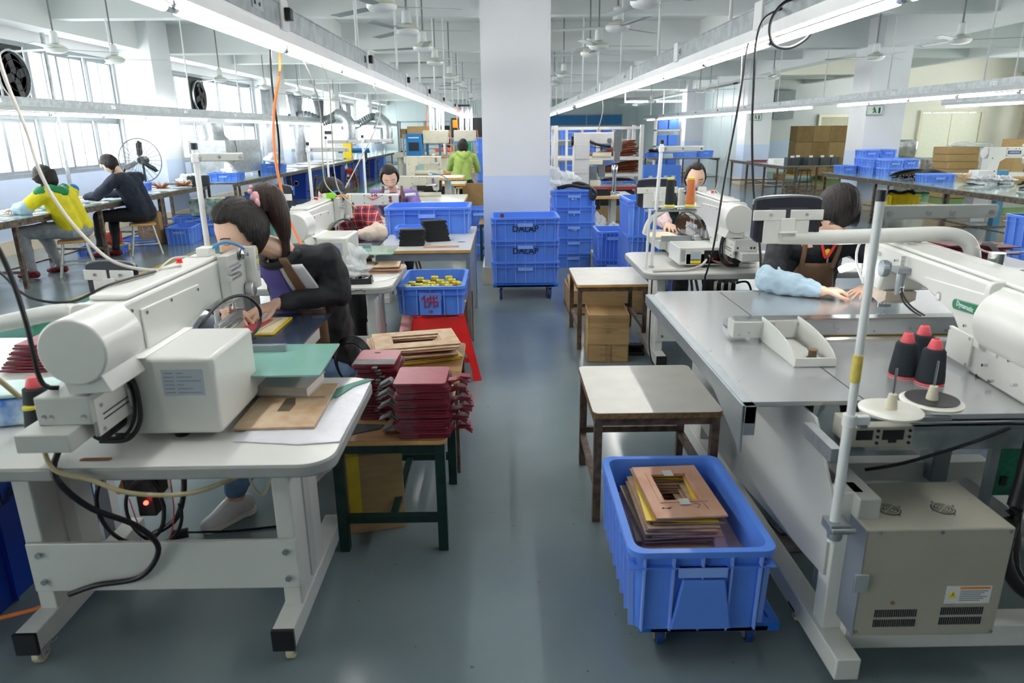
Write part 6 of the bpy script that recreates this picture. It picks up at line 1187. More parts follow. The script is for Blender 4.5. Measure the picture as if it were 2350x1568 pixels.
P4 = person('worker in lime green hoodie seen from behind at the far presses', dict(
    hips=(-.80, 13.4, .78), chest=(-.74, 13.45, 1.12), neck=(-.74, 13.5, 1.26), head=(-.75, 13.55, 1.4), f=(-.1, .9, -.3), u=(0, .2, 1), front=(-.1, 1, 0),
    shL=(-.93, 13.48, 1.2), shR=(-.55, 13.48, 1.2), elL=(-1.02, 13.6, .98), elR=(-.48, 13.6, .95), wrL=(-.95, 13.8, .95), wrR=(-.55, 13.8, .95),
    knL=(-.85, 13.8, .6), knR=(-.6, 13.8, .6), anL=(-.85, 13.8, .3), anR=(-.6, 13.8, .3), toL=(-.85, 14, 0), toR=(-.6, 14, 0)), LIMECL, BLKTR, 'bob', HAIR, vs=.01, hood=LIMECL, shoe=BLACK)
P5 = person('worker in yellow jacket with green hood and blue shoulder seated at the left window bench', dict(
    hips=(-5.2, 8.6, .56), chest=(-5.26, 8.47, .92), neck=(-5.3, 8.44, 1.06), head=(-5.37, 8.43, 1.19), f=(-.85, .1, -.45), u=(-.3, 0, 1), front=(-.95, .2, 0),
    shL=(-5.32, 8.25, 1.0), shR=(-5.22, 8.65, 1.0), elL=(-5.5, 8.18, .85), elR=(-5.45, 8.75, .83), wrL=(-5.72, 8.3, .83), wrR=(-5.7, 8.7, .83),
    knL=(-5.72, 8.35, .55), knR=(-5.7, 8.65, .55), anL=(-5.68, 8.35, .08), anR=(-5.55, 8.7, .08), toL=(-5.85, 8.35, 0), toR=(-5.75, 8.7, 0)), YELCL, GREYTR, 'bob', HAIR, vs=.008, hood=GREENH, sleeve=LTBLUE, apron=DKAPR, shoe=SHOER, s=1.12, loosen=1.3)
part('shoulder_patch', M('blue_patch_cloth', (20, 120, 190), .6), SP((-5.22, 8.66, 1.03), (.085, .07, .065), 16, 10), P5, True); part('shoulder_patch', GREENH, SP((-5.33, 8.24, 1.02), (.085, .08, .075), 16, 10), P5, True)
P6 = person('man in navy sweater and brown apron seated at the left window bench', dict(
    hips=(-5.15, 10.15, .57), chest=(-5.22, 10.0, .98), neck=(-5.3, 9.96, 1.14), head=(-5.4, 9.93, 1.27), f=(-.8, .05, -.55), u=(-.3, 0, 1), front=(-.95, .15, 0),
    shL=(-5.28, 9.78, 1.07), shR=(-5.18, 10.2, 1.07), elL=(-5.52, 9.7, .86), elR=(-5.45, 10.3, .85), wrL=(-5.72, 9.75, .84), wrR=(-5.72, 10.2, .83),
    knL=(-5.66, 9.9, .56), knR=(-5.62, 10.2, .55), anL=(-5.65, 9.8, .08), anR=(-5.52, 9.95, .08), toL=(-5.85, 9.8, 0), toR=(-5.72, 9.95, 0)), NAVYCL, BLKTR, 'short', HAIR, vs=.008, apron=DKAPR, shoe=SHOER, s=1.1, loosen=1.28)
P7 = person('woman with dark fringe in black hooded jacket bent over the large right machine', dict(
    hips=(1.78, 4.15, .5), chest=(1.76, 3.98, .92), neck=(1.75, 3.83, 1.08), head=(1.76, 3.70, 1.235), f=(-.08, -.72, -.68), u=(.03, -.72, .7), front=(-.08, -1, 0),
    shR=(1.56, 3.9, 1.03), shL=(1.97, 3.9, 1.03), elR=(1.42, 3.68, .87), elL=(2.12, 3.75, .87), wrR=(1.64, 3.5, .845), wrL=(1.93, 3.56, .85),
    knR=(1.68, 3.7, .56), knL=(1.9, 3.7, .56), anR=(1.66, 3.6, .08), anL=(1.92, 3.6, .08), toR=(1.66, 3.4, 0), toL=(1.92, 3.4, 0)), BLKCL, BLKTR, 'fringe', HAIR, vs=.0045, s=1.17, apron=BRAPR, sleeve=LTBLUE, hood=BLKCL, loosen=1.06, fold=.03, curl=1.1, handd={'R': (1, -.1, -.0), 'L': (-.75, -.35, -.1), 'cL': .3})
part('red_lining', RLAB, [T([(1.72, 3.76, 1.07), (1.735, 3.76, 1.02), (1.76, 3.765, .97), (1.8, 3.77, 1.03), (1.84, 3.79, 1.09)], .008, 8)], P7, True); part('yellow_print', YLAB, SP((1.765, 3.775, 1.0), (.025, .01, .02), 12, 8), P7, True); part('zip_pull', CHROME, BB(1.755, 1.765, 3.745, 3.752, .945, .97), P7, True)
part('apron_button', CHROME, C((1.66, 3.835, .945), (1.66, 3.845, .945), .009), P7, True)
P8 = person('woman with hair tied back in dark green top and apron behind the right table', dict(
    hips=(1.62, 6.28, .5), chest=(1.6, 6.12, .94), neck=(1.6, 6.03, 1.1), head=(1.595, 5.93, 1.262), f=(-.1, -.88, -.36), u=(0, -.3, .95), front=(-.1, -1, 0),
    shR=(1.42, 6.08, 1.05), shL=(1.78, 6.08, 1.05), elR=(1.33, 5.92, .93), elL=(1.88, 5.9, .93), wrR=(1.33, 5.68, .91), wrL=(1.7, 5.6, .95),
    knR=(1.5, 5.85, .56), knL=(1.75, 5.85, .56), anR=(1.5, 5.8, .08), anL=(1.76, 5.8, .08), toR=(1.5, 5.6, 0), toL=(1.76, 5.6, 0)), GRNCL, BLKTR, 'pulled', HAIR, s=1.07, apron=BRAPR, sleeve=M('pink_print_sleeve', (226, 206, 204), .7, c2=(200, 170, 176), scale=50, var=.05), handd={'R': (.15, -.95, -.1)}, curl=.3)
# seats
def wood_stool(label, x, y, rz, h, seatm, legm, tap=.5, r=.013, w_=.17):
    t = thing('stool', label, 'stool', (x, y, 0), rz)
    part('seat', seatm, PR(rr(-w_, w_, -w_ * .7, w_ * .7, .03, 4), 'z', h - .03, h), t, bev=.006)
    for sx in (-1, 1):
        for sy in (-1, 1): part('leg', legm, C((sx * w_ * 1.15, sy * w_ * .95, 0), (sx * w_ * .7, sy * w_ * .5, h - .03), r, n=10), t)
    for sy in (-1, 1): part('rung', legm, C((-w_ * 1.0, sy * w_ * .83, .15), (w_ * 1.0, sy * w_ * .83, .15), r * .8), t)
    for sx in (-1, 1): part('rung', legm, C((sx * w_ * 1.0, -w_ * .83, .17), (sx * w_ * 1.0, w_ * .83, .17), r * .8), t)
    return t
wood_stool('silver-legged stool under the worker in yellow', -5.26, 8.58, .5, .43, STOOLW, STOOLL); wood_stool('silver-legged stool under the man in navy', -5.18, 10.12, .5, .44, STOOLW, STOOLL)
wood_stool('white stool under the lime hoodie worker', -.72, 13.38, 0, .66, STOOLW, RAILM); wood_stool('dark steel stool under the ponytailed woman', -.93, 3.45, .2, .4, PLY, RUST)
wood_stool('black steel stool under the plaid-shirted worker', -1.3, 5.8, 0, .38, PLY, BLACK, w_=.2, r=.018); wood_stool('stool under the purple-clad worker', -1.1, 7.64, 0, .39, PLY, RUST)
wood_stool('stool under the woman with the dark fringe', 1.78, 4.18, 0, .38, PLY, RUST); wood_stool('stool under the woman behind the right table', 1.62, 6.32, 0, .38, PLY, RUST)
# ================================================================ long benches
def bench(label, x0, x1, y0, y1, h=.78, step=1.9, top=None, leg=.045, edge=None, mid=True):
    t = thing('work_bench', label, 'bench', ((x0 + x1) / 2, (y0 + y1) / 2, 0))
    part('base_board', edge or BRSTEEL, BB(x0, x1, y0, y1, h - .035, h - .01), t, True); part('glass_top', top or BGLASS, BB(x0 + .003, x1 - .003, y0 + .003, y1 - .003, h - .009, h), t, True)
    part('side_rail', BRSTEEL, BB(x0 + .03, x0 + .07, y0, y1, h - .085, h - .035), t, True); part('side_rail', BRSTEEL, BB(x1 - .07, x1 - .03, y0, y1, h - .085, h - .035), t, True)
    n = max(2, int(round((y1 - y0) / step)) + 1); lm_ = mesh('leg', [BB(-leg / 2, leg / 2, -leg / 2, leg / 2, 0, h - .035)], BRSTEEL)
    for k in range(n):
        y = y0 + .08 + (y1 - y0 - .16) * k / (n - 1)
        for x in (x0 + .06, x1 - .06): part('leg', BRSTEEL, None, t, me=lm_, loc=(x - t.location.x, y - t.location.y, 0))
        part('stretcher', BRSTEEL, BB(x0 + .06, x1 - .06, y - .015, y + .015, .17, .2), t, True)
    if mid: part('stretcher', BRSTEEL, BB((x0 + x1) / 2 - .015, (x0 + x1) / 2 + .015, y0 + .08, y1 - .08, .15, .17), t, True)
    return t
bench('near left window bench with glass top and scattered pieces', -6.2, -5.32, 6.0, 12.9)
bench('second left window bench carrying the galvanised duct box', -6.35, -5.0, 13.4, 24.2, mid=False); bench('third left window bench, far down the hall', -6.1, -4.9, 24.6, 36, mid=False)
bench('glass-topped bench on the right carrying blue crates and black straps', 6.55, 8.0, 6.4, 14.7, step=2.2); bench('farther right bench carrying black bins', 6.75, 8.25, 17.2, 21.4, step=1.5); bench('far bench before the right partition', 4.9, 6.9, 22.8, 27.4)
random.seed(21); cm = mesh('cut_piece', [PR(rr(-.11, .11, -.05, .05, .02, 3), 'z', 0, .003)], M('grey_cut_leather', (226, 230, 228), .4, var=.03)); cm2 = mesh('cut_piece', [PR(rr(-.13, .13, -.06, .06, .02, 3), 'z', 0, .002)], M('dark_cut_edge', (92, 100, 102), .5))
for k in range(52):
    y = 6.3 + 6.2 * (k // 4) / 13; x = -6.05 + .2 * (k % 4) + U(-.03, .03)
    solo('cut_piece', '%s cut piece, %s from near end, %s row from window, left bench' % ('pale' if k % 3 else 'dark', nth(k // 4 + 1), nth(k % 4 + 1)), 'cut piece', None, None, (x, y + U(-.1, .1), .781), U(-.5, .5) + 1.3, group='pale cut pieces on the window bench' if k % 3 else 'dark cut pieces on the window bench', me=cm if k % 3 else cm2)
for k in range(9): solo('sheet_material', '%s grey sheet spread on the second left bench' % nth(k + 1), 'sheet', WHITECL if k % 2 else GREYL, PR([(-.4, -.3), (.3, -.35), (.42, .2), (.1, .38), (-.38, .3)], 'z', 0, .006), (-5.6 + U(-.2, .2), 17.5 + k * .8, .781 + .001 * k), U(0, 3), group='sheets on the second left bench')
crate(-5.9, 11.5, .78, .42, .3, .14, 'blue crate on the near left bench under the round fan', mat=BLUEL); t = None
random.seed(2)
for k, (x, y) in enumerate([(-5.6, 11.7), (-5.45, 12.2)]): solo('bristle_bundle', ['nearer', 'farther'][k] + ' brown bristle bundle on the near left bench', 'bundle', BRUSH, [C((0, 0, .03), (.16 * math.cos(a) * U(.7, 1), .16 * math.sin(a) * U(.7, 1), U(.02, .14)), .012, .003, 5) for a in np.linspace(0, 6.28, 40)], (x, y, .78), kind='stuff')
solo('open_box', 'dark green-black open box at the end of the near left bench', 'box', M('dark_box', (38, 48, 52), .6), [RING(-.17, .17, -.14, .14, -.16, .16, -.13, .13, 0, .17), BB(-.17, .17, -.14, .14, 0, .01)], (-5.35, 12.6, .78), .3)
solo('plastic_bag', 'clear bag of parts at the far end of the near left bench', 'bag', PLAST, [blob((0, 0, .09), (.2, .12, .1), 31)], (-5.55, 12.75, .78)); solo('paper_ball', 'crumpled paper ball on the near left bench', 'paper', PAPER, [blob((0, 0, .05), (.05, .05, .05), 32)], (-5.42, 12.35, .78))
# round pedestal fan
t = thing('pedestal_fan', 'large round pedestal fan with wire guard and three black blades by the left column', 'fan', (-6.35, 12.75, 0), -.0)
part('pole', BLACK, C((0, 0, .05), (0, 0, 1.2), .02), t); part('base', BLACK, L([(.25, 0), (.25, .03), (.05, .05)], n=20), t)
fn_ = part('guard', M('guard_wire', (96, 102, 104), .4, .6), [T([(.37 * math.cos(a), -.08, 1.22 + .37 * math.sin(a)) for a in np.linspace(0, 2 * PI, 33)], .009, 6, 2), T([(.2 * math.cos(a), -.1, 1.22 + .2 * math.sin(a)) for a in np.linspace(0, 2 * PI, 25)], .003, 5, 2)] + [C((.04 * math.cos(a), -.12, 1.22 + .04 * math.sin(a)), (.37 * math.cos(a), -.08, 1.22 + .37 * math.sin(a)), .004, n=5) for a in np.linspace(0, 2 * PI, 25)], t, kind='stuff')
part('motor', BLACK, [C((0, -.06, 1.22), (0, .12, 1.22), .07, n=18)], t, bev=.01)
bl_ = mesh('blade', [TM(PR([(-.02, .06), (.05, .1), (.055, .3), (.0, .34), (-.045, .28), (-.04, .1)], 'y', -.003, .003), Matrix.Rotation(.4, 4, 'Z'))], BLACK)
for k in range(3): part('blade', BLACK, None, t, me=bl_, loc=(0, -.08, 1.22), rot=(0, k * 2.094 + .05, 0))
# galvanised duct box
t = thing('duct_box', 'galvanised steel duct box with round collar standing on the second left bench', 'duct', (-5.9, 15.4, .78))
part('box_body', GALV, BB(-.37, .37, -.9, 1.1, .07, .75), t, bev=.006); part('neck', GALV, L([(.3, .75), (.24, .8), (.2, .86), (.2, 1.06), (.225, 1.065), (.225, 1.08), (.2, 1.08)], (.05, -.6, 0), 32), t)
for z in (.25, .42, .6): part('crease', GALV, BB(-.372, .372, -.905, -.9, z, z + .006), t)
for x in (-.33, .33): part('leg', BLACK, BB(x - .02, x + .02, -.85, -.8, 0, .07), t); part('leg', BLACK, BB(x - .02, x + .02, 1.0, 1.05, 0, .07), t)
part('cable', CABLE, T([(.38, -.4, .74), (.385, -.42, .4), (.3, -.95, .15), (.1, -1.0, .01)], .006, 6), t)
def elbow(label, pts, pts2, x, y):
    t = thing('air_duct', label, 'duct', (x, y, 0)); P_ = [T(pts, .16, 16, 8)]
    q = part('flexible_hose', DUCTD, T(pts, lambda q: .15 + .012 * math.sin(q * 150), 16, 24), t, True); part('steel_elbow', GALV, [T(pts2, .19, 18, 8)], t, True); part('collar', GALV, [L([(.2, 0), (.24, .02), (.24, .05), (.2, .06)], (pts2[-1][0], pts2[-1][1], pts2[-1][2]), 20)], t, True); return t
elbow('nearer silver air duct elbow curving down to the left benches', [(-7.0, 24, 2.1), (-6.45, 24, 2.2), (-5.95, 24, 2.03), (-5.6, 24, 2.1), (-5.4, 24, 2.22)], [(-5.45, 24, 2.2), (-5.25, 24, 2.18), (-5.05, 24, 1.95), (-5.05, 24, 1.4)], -5.2, 24)
elbow('farther silver air duct elbow curving down to the left benches', [(-7.0, 30, 1.95), (-6.3, 30, 1.9), (-5.9, 30, 2.0), (-5.4, 30, 2.25), (-5.2, 30, 2.25)], [(-5.2, 30, 2.25), (-5.0, 30, 2.2), (-4.75, 30, 1.9), (-4.75, 30, 1.2)], -4.9, 30)
# things under and around the left benches
for k, (x, y, w_, d_, h_) in enumerate([(-5.1, 11.2, .4, .6, .26), (-4.95, 12.1, .6, .42, .26), (-5.55, 12.6, .6, .42, .26), (-5.75, 11.0, .6, .4, .1), (-5.8, 10.1, .6, .4, .12)]): crate(x, y, 0, w_, d_, h_, '%s blue crate on the floor under the near left bench' % ['front', 'second', 'third', 'low flat', 'farthest left flat'][k], rz=.15, mat=BLUEC)
for k in range(6): crate(-5.4 + .1 * (k % 2), 14.3 + 1.3 * (k // 2), .22 * (k % 2), .62, .42, .22, '%s blue crate stacked under the second left bench' % nth(k + 1), mat=BLUEC, group='crates under the second left bench')
for k, (x, y) in enumerate([(-5.4, 18.9), (-5.5, 21.3), (-5.3, 22.6), (-5.2, 25.5), (-5.15, 27.6), (-5.2, 30)]):
    t = thing('refuse_bin', '%s blue wheeled bin under the left benches' % ORD[k], 'bin', (x, y, 0)); part('bin_body', BLUEF if k % 2 == 0 else BLUEC, [PR([(-.22, .0), (.22, .0), (.28, .66), (-.28, .66)], 'y', -.25, .25)], t, bev=.01); part('rim', BLUEF if k % 2 == 0 else BLUEC, RING(-.31, .31, -.28, .28, -.27, .27, -.24, .24, .66, .7), t); part('handle', BLUEF, C((-.2, .29, .66), (.2, .29, .66), .015), t)
    part('emblem', WINK, [L([(.06, 0), (.06, .002), (.05, .002), (.05, 0)], (0, 0, 0), 16, 'y')], t, loc=(0, -.252, .4))
for k, (x, y) in enumerate([(-5.05, 19.8), (-4.95, 23.2)]): wood_stool(['wooden stool under the second left bench', 'far wooden stool under the second left bench'][k], x, y, .3, .5, PLY, RUST, r=.03)
wood_stool('light wooden stool at the end of the second left bench', -5.1, 13.2, .2, .45, WOODE, WOODE, r=.025)
t = thing('paper_bag', 'brown paper bag with pale writing behind the man in navy', 'bag', (-5.55, 11.1, .0)); part('bag_body', CARDK, BB(-.18, .18, -.1, .1, 0, .5), t, bev=.02); part('handles', BLACK, T([(-.1, 0, .5), (-.06, 0, .6), (.06, 0, .6), (.1, 0, .5)], .008, 6), t); part('scrawl', WINK, [T([(U(-.12, .12), -.102, U(.1, .4)) for _ in range(5)], .002, 4, 3) for _ in range(4)], t)
t = thing('floor_tool', 'orange and yellow portable machine on the floor by the yellow-jacket worker', 'tool', (-5.75, 10.3, 0)); part('tool_body', M('tool_orange', (226, 70, 40), .4), BB(-.1, .1, -.12, .12, .12, .3), t, bev=.03); part('tool_base', M('tool_yellow', (226, 190, 60), .4), BB(-.16, .18, -.14, .14, 0, .12), t, bev=.02)
t = thing('carton', 'green and white printed cartons under the end of the near left bench', 'box', (-5.3, 12.8, .25)); part('carton_body', M('green_white_print', (60, 150, 90), .5, c2=(226, 230, 226), scale=8, var=.1), BB(-.3, .25, -.15, .15, 0, .3), t, bev=.01); part('support', BRSTEEL, [BB(-.28, -.24, -.1, .1, -.25, 0), BB(.2, .24, -.1, .1, -.25, 0)], t)
plastic_stool(-5.3, 24.6, 'red plastic stool under the second left bench', mat=RED)
crate(-5.35, 13.9, .781, .6, .4, .16, 'blue crate with white bags at the front of the second left bench', mat=BLUEC, nx=4) ; solo('plastic_bag', 'white bag on the crate by the duct box', 'bag', WHITECL, [blob((0, 0, .08), (.13, .1, .12), 41, .35)], (-5.3, 13.9, .86))
crate(-5.4, 16.9, .781, .55, .4, .2, 'blue crate beside the galvanised duct box', mat=BLUEC, nx=4); solo('plastic_bag', 'crumpled white bag on the crate beside the duct box', 'bag', WHITECL, [blob((0, 0, .1), (.2, .14, .16), 42, .35)], (-5.35, 16.9, .92))
# far left clutter
t = thing('white_cabinet', 'white cabinet machine with small dark display by the far left windows', 'cabinet', (-6.6, 27.0, 0)); part('cabinet_body', WHITE, BB(-.4, .45, -.4, .4, 0, 2.05), t, bev=.02); part('display', INK, BB(.1, .4, -.405, -.4, 1.6, 1.72), t)
t = thing('winding_machine', 'yellow and blue winding machine on the far left bench', 'machine', (-5.4, 25.4, .78)); part('yellow_frame', M('machine_yellow', (236, 200, 40), .4), [BB(-.2, .1, -.1, .1, 0, .55)], t, bev=.01); part('rollers', BLUEM, [C((-.4, 0, .3), (.7, 0, .3), .05), C((-.4, .1, .22), (.7, .1, .22), .04)], t); part('white_cap', PAPER, BB(-.2, .1, -.1, .1, .55, .7), t); part('feet', BLACK, [BB(-.2, -.1, -.1, .1, 0, .02), BB(.5, .6, -.02, .14, 0, .2)], t)
random.seed(4)
for k in range(7): solo('glue_bottle', '%s white glue bottle on the far left bench' % nth(k + 1), 'bottle', BOTTLE, [L([(.04, 0), (.045, .1), (.015, .14), (.004, .24)], n=10)], (-5.3 + U(-.2, .2), 26 + k * .9, .78), group='glue bottles on the far left bench')
t = thing('teal_machine', 'small teal machine on legs by the second left column', 'machine', (-6.5, 20.4, .78)); part('teal_body', M('teal_paint', (50, 150, 140), .4), [BB(-.2, .2, -.15, .15, .12, .25), BB(-.25, .25, -.2, .2, 0, .03), BB(-.1, .1, -.05, .05, .03, .12)], t, bev=.01)
t = thing('storage_rack', 'dark storage rack with screens and goods at the far left', 'rack', (-3.3, 31, 0))
for x in (-1.1, 0, 1.1):
    for y in (-.3, .3): part('post', ALU, BB(x - .03, x + .03, y - .03, y + .03, 0, 2.1), t)
for z in (.5, .95, 1.4, 2.05): part('shelf', ALU, BB(-1.1, 1.1, -.3, .3, z, z + .03), t)
random.seed(6)
for k in range(14): part('stored_goods', [BLACK, SCREEN, BLUEM, CARDK][k % 4], BB(-1.05 + .3 * (k % 7), -.8 + .3 * (k % 7), -.25, .2, .53 + .9 * (k // 7), .53 + .9 * (k // 7) + U(.2, .4)), t)
solo('screen_panel', 'tall brown and black panels leaning beside the far rack', 'panel', CARDK, [BB(-.25, .25, -.03, .03, 0, 1.9)], (-1.85, 31.2, 0)); solo('screen_panel', 'black panel leaning beside the brown one', 'panel', BLACK, [BB(-.25, .2, -.03, .03, 0, 1.9)], (-2.4, 31.1, 0))
bench('far cross bench with glue machines', -3.6, -1.6, 26, 28, h=.85); t = thing('glue_machine', 'green round glue machine on the far cross bench', 'machine', (-3.1, 26.6, .85)); part('drum', M('pale_green', (150, 180, 160), .4), C((0, -.1, .25), (0, .2, .25), .22, n=18), t, bev=.02); part('base', BLACK, BB(-.2, .2, -.1, .2, 0, .08), t)
solo('conveyor', 'long pale conveyor bed far left with orange cloth', 'conveyor', PRESSB, [BB(-1.6, .6, -.3, .3, .85, 1.0), BB(-1.5, -1.4, -.2, .2, 0, .85), BB(.4, .5, -.2, .2, 0, .85)], (-2.0, 24.2, 0)); solo('orange_cloth', 'crumpled orange cloth on the conveyor', 'cloth', M('orange_cloth', (226, 110, 70), .7), [blob((0, 0, .06), (.25, .12, .08), 51, .3)], (-2.0, 24.2, 1.0))
# ---------------------------------------------------------------- mid left machines
def wood_table(label, x0, x1, y0, y1, h=.78, legs=MGREY, und=True):
    t = thing('work_table', label, 'table', ((x0 + x1) / 2, (y0 + y1) / 2, 0)); part('tabletop', WOODE, BB(x0, x1, y0, y1, h - .04, h - .003), t, True, bev=.003); part('laminate', TTOP, BB(x0 + .002, x1 - .002, y0 + .002, y1 - .002, h - .003, h), t, True)
    for x in (x0 + .25, x1 - .25):
        part('leg', legs, BB(x - .04, x + .04, (y0 + y1) / 2 - .12, (y0 + y1) / 2 + .12, .06, h - .04), t, True, bev=.004); part('foot', legs, BB(x - .04, x + .04, y0 + .05, y1 - .05, 0, .06), t, True, bev=.004)
    part('crossbeam', legs, BB(x0 + .25, x1 - .25, (y0 + y1) / 2 - .02, (y0 + y1) / 2 + .02, .2, .36), t, True)
    if und: part('motor_tray', BLACK, BB((x0 + x1) / 2 - .2, (x0 + x1) / 2 + .15, y0 + .15, y1 - .15, h - .2, h - .05), t, True, bev=.01)
    return t
wood_table('wood-edged sewing table of the purple-clad worker', -2.0, -.95, 6.8, 7.18, .79); wood_table('wood-edged table with a column sewing machine beyond the purple-clad worker', -1.95, -.52, 9.15, 10.3); wood_table('empty wood-edged table before the lime hoodie worker', -1.7, -.66, 12.15, 12.85, .8)
def flat_machine(label, x, y, z, rz, mat=MWHITE, logo=False, s=1.0, post=False):
    """long-arm industrial sewing machine, needle at +x end"""
    t = thing('sewing_machine', label, 'sewing machine', (x, y, z), rz)
    a = part('arm', mat, PR([(-.3 * s, 0), (-.17 * s, 0), (-.15 * s, .16 * s), (-.08 * s, .2 * s), (.18 * s, .2 * s), (.2 * s, .13 * s), (.27 * s, .13 * s), (.28 * s, .32 * s), (-.3 * s, .33 * s)], 'y', -.055 * s, .055 * s), t, bev=.01, seg=3)
    part('bed', mat, BB(-.3 * s, .3 * s, -.08 * s, .08 * s, 0, .03 * s) if not post else [C((-.2 * s, 0, .07 * s), (.3 * s, 0, .07 * s), .035 * s, n=14)], a, bev=.005)
    part('cover_plate', mat, BB(-.1 * s, .12 * s, -.06 * s, -.055 * s, .22 * s, .32 * s), a, bev=.002); part('hand_wheel', mat, L([(.02, 0), (.06 * s, .003), (.06 * s, .025), (.03, .03)], (-.33 * s, 0, .26 * s), 20, 'x'), a)
    for xx, zz in ((-.09, .23), (.11, .23), (-.09, .31), (.11, .31), (.01, .31), (-.25, .2), (-.2, .05), (.05, .31)): part('screw', INK, C((xx * s, -.064 * s, zz * s), (xx * s, -.055 * s, zz * s), .006 * s, n=6), a)
    part('tension_set', CHROME, [L([(.018 * s, 0), (.02 * s, .01), (.006, .02), (.006, .03)], (.2 * s, -.085 * s, .25 * s + q * .035 * s), 12, 'y') for q in (0, 1)] + [L([(.018 * s, 0), (.02 * s, .01), (.006, .02)], (.24 * s, -.075 * s, .2 * s), 12, 'y')], a)
    part('lever_rod', CHROME, C((.1 * s, -.075 * s, .2 * s), (.24 * s, -.075 * s, .21 * s), .007), a); part('needle_bar', CHROME, [C((.235 * s, 0, .14 * s), (.235 * s, 0, .05 * s), .005), C((.25 * s, 0, .14 * s), (.25 * s, 0, .04 * s), .004), B(.24 * s, 0, .05 * s, .03, .02, .012)], a)
    part('oil_cap', MWHITE, BB(.13 * s, .18 * s, -.02, .02, .33 * s, .36 * s), a, bev=.003)
    if logo: text('TK', REDINK, .06, t, (.02, -.0665, .275), (PI / 2, 0, 0), name='logo'); part('logo_swoosh', RLAB, PR([(-.06, .27), (.0, .225), (.1, .27), (.0, .238)], 'y', -.0665, -.065), t); part('lamp', MWHITE, C((.32, -.02, .27), (.42, -.06, .28), .016), a, bev=.004)
    return t
flat_machine('long-arm white sewing machine with red logo before the purple-clad worker', -1.28, 6.98, .79, 0, logo=True, s=.88); flat_machine('white cylinder-arm sewing machine beyond the purple-clad worker', -1.12, 9.5, .78, 0, mat=PRESSB, post=True, s=.95); flat_machine('upper pale sewing machine with blue air hose near the beige press', -1.2, 10.95, 1.0, 0, mat=PRESSB, post=True, s=.92)
part('blue_hose', M('blue_hose', (60, 140, 200), .35), T([(.15, -.05, .36), (.35, -.1, .3), (.45, -.12, .15)], .007, 6), [o for o in bpy.data.objects if o.get('label', '').startswith('white cylinder')][0])
wood_table('table under the upper pale sewing machine', -1.6, -.6, 10.6, 11.2, 1.0)
def press(label, x, y, blue=True, s=1.0):
    t = thing('press_machine', label, 'press', (x, y, 0))
    part('pedestal', PRESSB, BB(-.45, .5, -.3, .3, 0, .82), t, bev=.01); part('desk', WOODE, BB(-.5, .75, -.35, .35, .82, .86), t); part('desk_top', M('green_mat', (168, 172, 140), .5), BB(-.49, .74, -.34, .34, .86, .865), t)
    part('lower_body', PRESSB, BB(-.3, .2, -.2, .3, .865, 1.15), t, bev=.01); part('wood_plate', CARD, BB(-.33, .22, -.25, .25, 1.15, 1.19), t); part('head_box', PRESSB, BB(-.28, .22, -.22, .2, 1.42, 1.68), t, bev=.015)
    for xx in (-.2, 0.05, .15): part('guide_column', BLUEM if xx < .1 else CHROME, C((xx, -.1, 1.19), (xx, -.1, 1.42), .025), t)
    for xx, r_ in ((-.1, .05), (.03, .045), (.12, .03)): part('cylinder', CHROME, C((xx, 0, 1.68), (xx, 0, 2.2), r_, n=16), t)
    part('cylinder_cap', BLACK, BB(-.17, .1, -.07, .07, 2.2, 2.24), t); part('orange_hose', ORANGE, T([(-.18, -.05, 1.68), (-.2, -.08, 1.95), (-.16, -.03, 2.25)], .01, 6), t); part('orange_hose', ORANGE, T([(.25, -.1, 1.68), (.28, -.12, 1.45), (.26, -.1, 1.2)], .01, 6), t)
    for xx in (.1, .5): part('button_box', ORG, BB(xx - .06, xx + .06, -.37, -.35, .72, .82), t, bev=.005); 
    for xx in (.08, .48): part('push_button', GREENM, C((xx, -.38, .77), (xx, -.37, .77), .018), t)
    if blue: q = part('control_cabinet', BLUEM, BB(-.62, -.3, -.25, .2, 1.05, 1.62), t, bev=.01); part('touch_screen', SCREEN, BB(-.57, -.36, -.256, -.25, 1.28, 1.45), q); part('print_line', WINK, BB(-.57, -.36, -.255, -.25, 1.53, 1.55), q)
    return t
press('beige pneumatic press with blue touch-screen cabinet in the left aisle', -1.35, 15.0); press('green-headed pneumatic press before the lime hoodie worker', -.85, 16.9, blue=False)
part('green_head', GREENM, BB(-.2, .12, -.26, -.22, 1.2, 1.42), [o for o in bpy.data.objects if o.get('label', '').startswith('green-headed')][0])
solo('carton_shelf', 'cardboard on top of the far shelf behind the press', 'box', CARD, [BB(-.3, .3, -.2, .2, 0, .3)], (-2.3, 20.0, 1.5)); t = thing('storage_rack', 'grey steel rack behind the presses with black sheets on top', 'rack', (-1.1, 20.0, 0))
for x in (-1.6, -.5, .6):
    for y in (-.3, .3): part('post', ALU, BB(x - .025, x + .025, y - .025, y + .025, 0, 1.6), t)
for z in (.4, .9, 1.3, 1.47): part('shelf', ALU, BB(-1.6, .6, -.3, .3, z, z + .03), t)
part('black_sheets', BLACK, BB(-.3, .6, -.28, .28, 1.5, 2.0), t, bev=.02); part('blue_bins', BLUEC, [BB(-.25 + .28 * k, -.0 + .28 * k, -.25, .2, 1.33, 1.45) for k in range(3)], t); part('orange_sign', ORG, BB(-.25, -.12, -.31, -.3, 1.75, 1.95), t)
for k in range(3): crate(-.35, 9.9 - .0, .21 * k, .3, .42, .21, '%s blue crate at the left foot of the central column' % ['lowest', 'middle', 'top'][k], mat=BLUEC, nx=3)
solo('cardboard_sheet', 'large brown cardboard sheet behind the wood-edged tables', 'cardboard', CARDK, [BB(-.45, .45, -.02, .02, 0, .75)], (-.3, 13.0, 0))
for k in range(5): crate(-.35, 16.4, .3 * k, .5, .5, .3, '%s blue crate in the tall stack beside the far press' % nth(k + 1), nx=3)
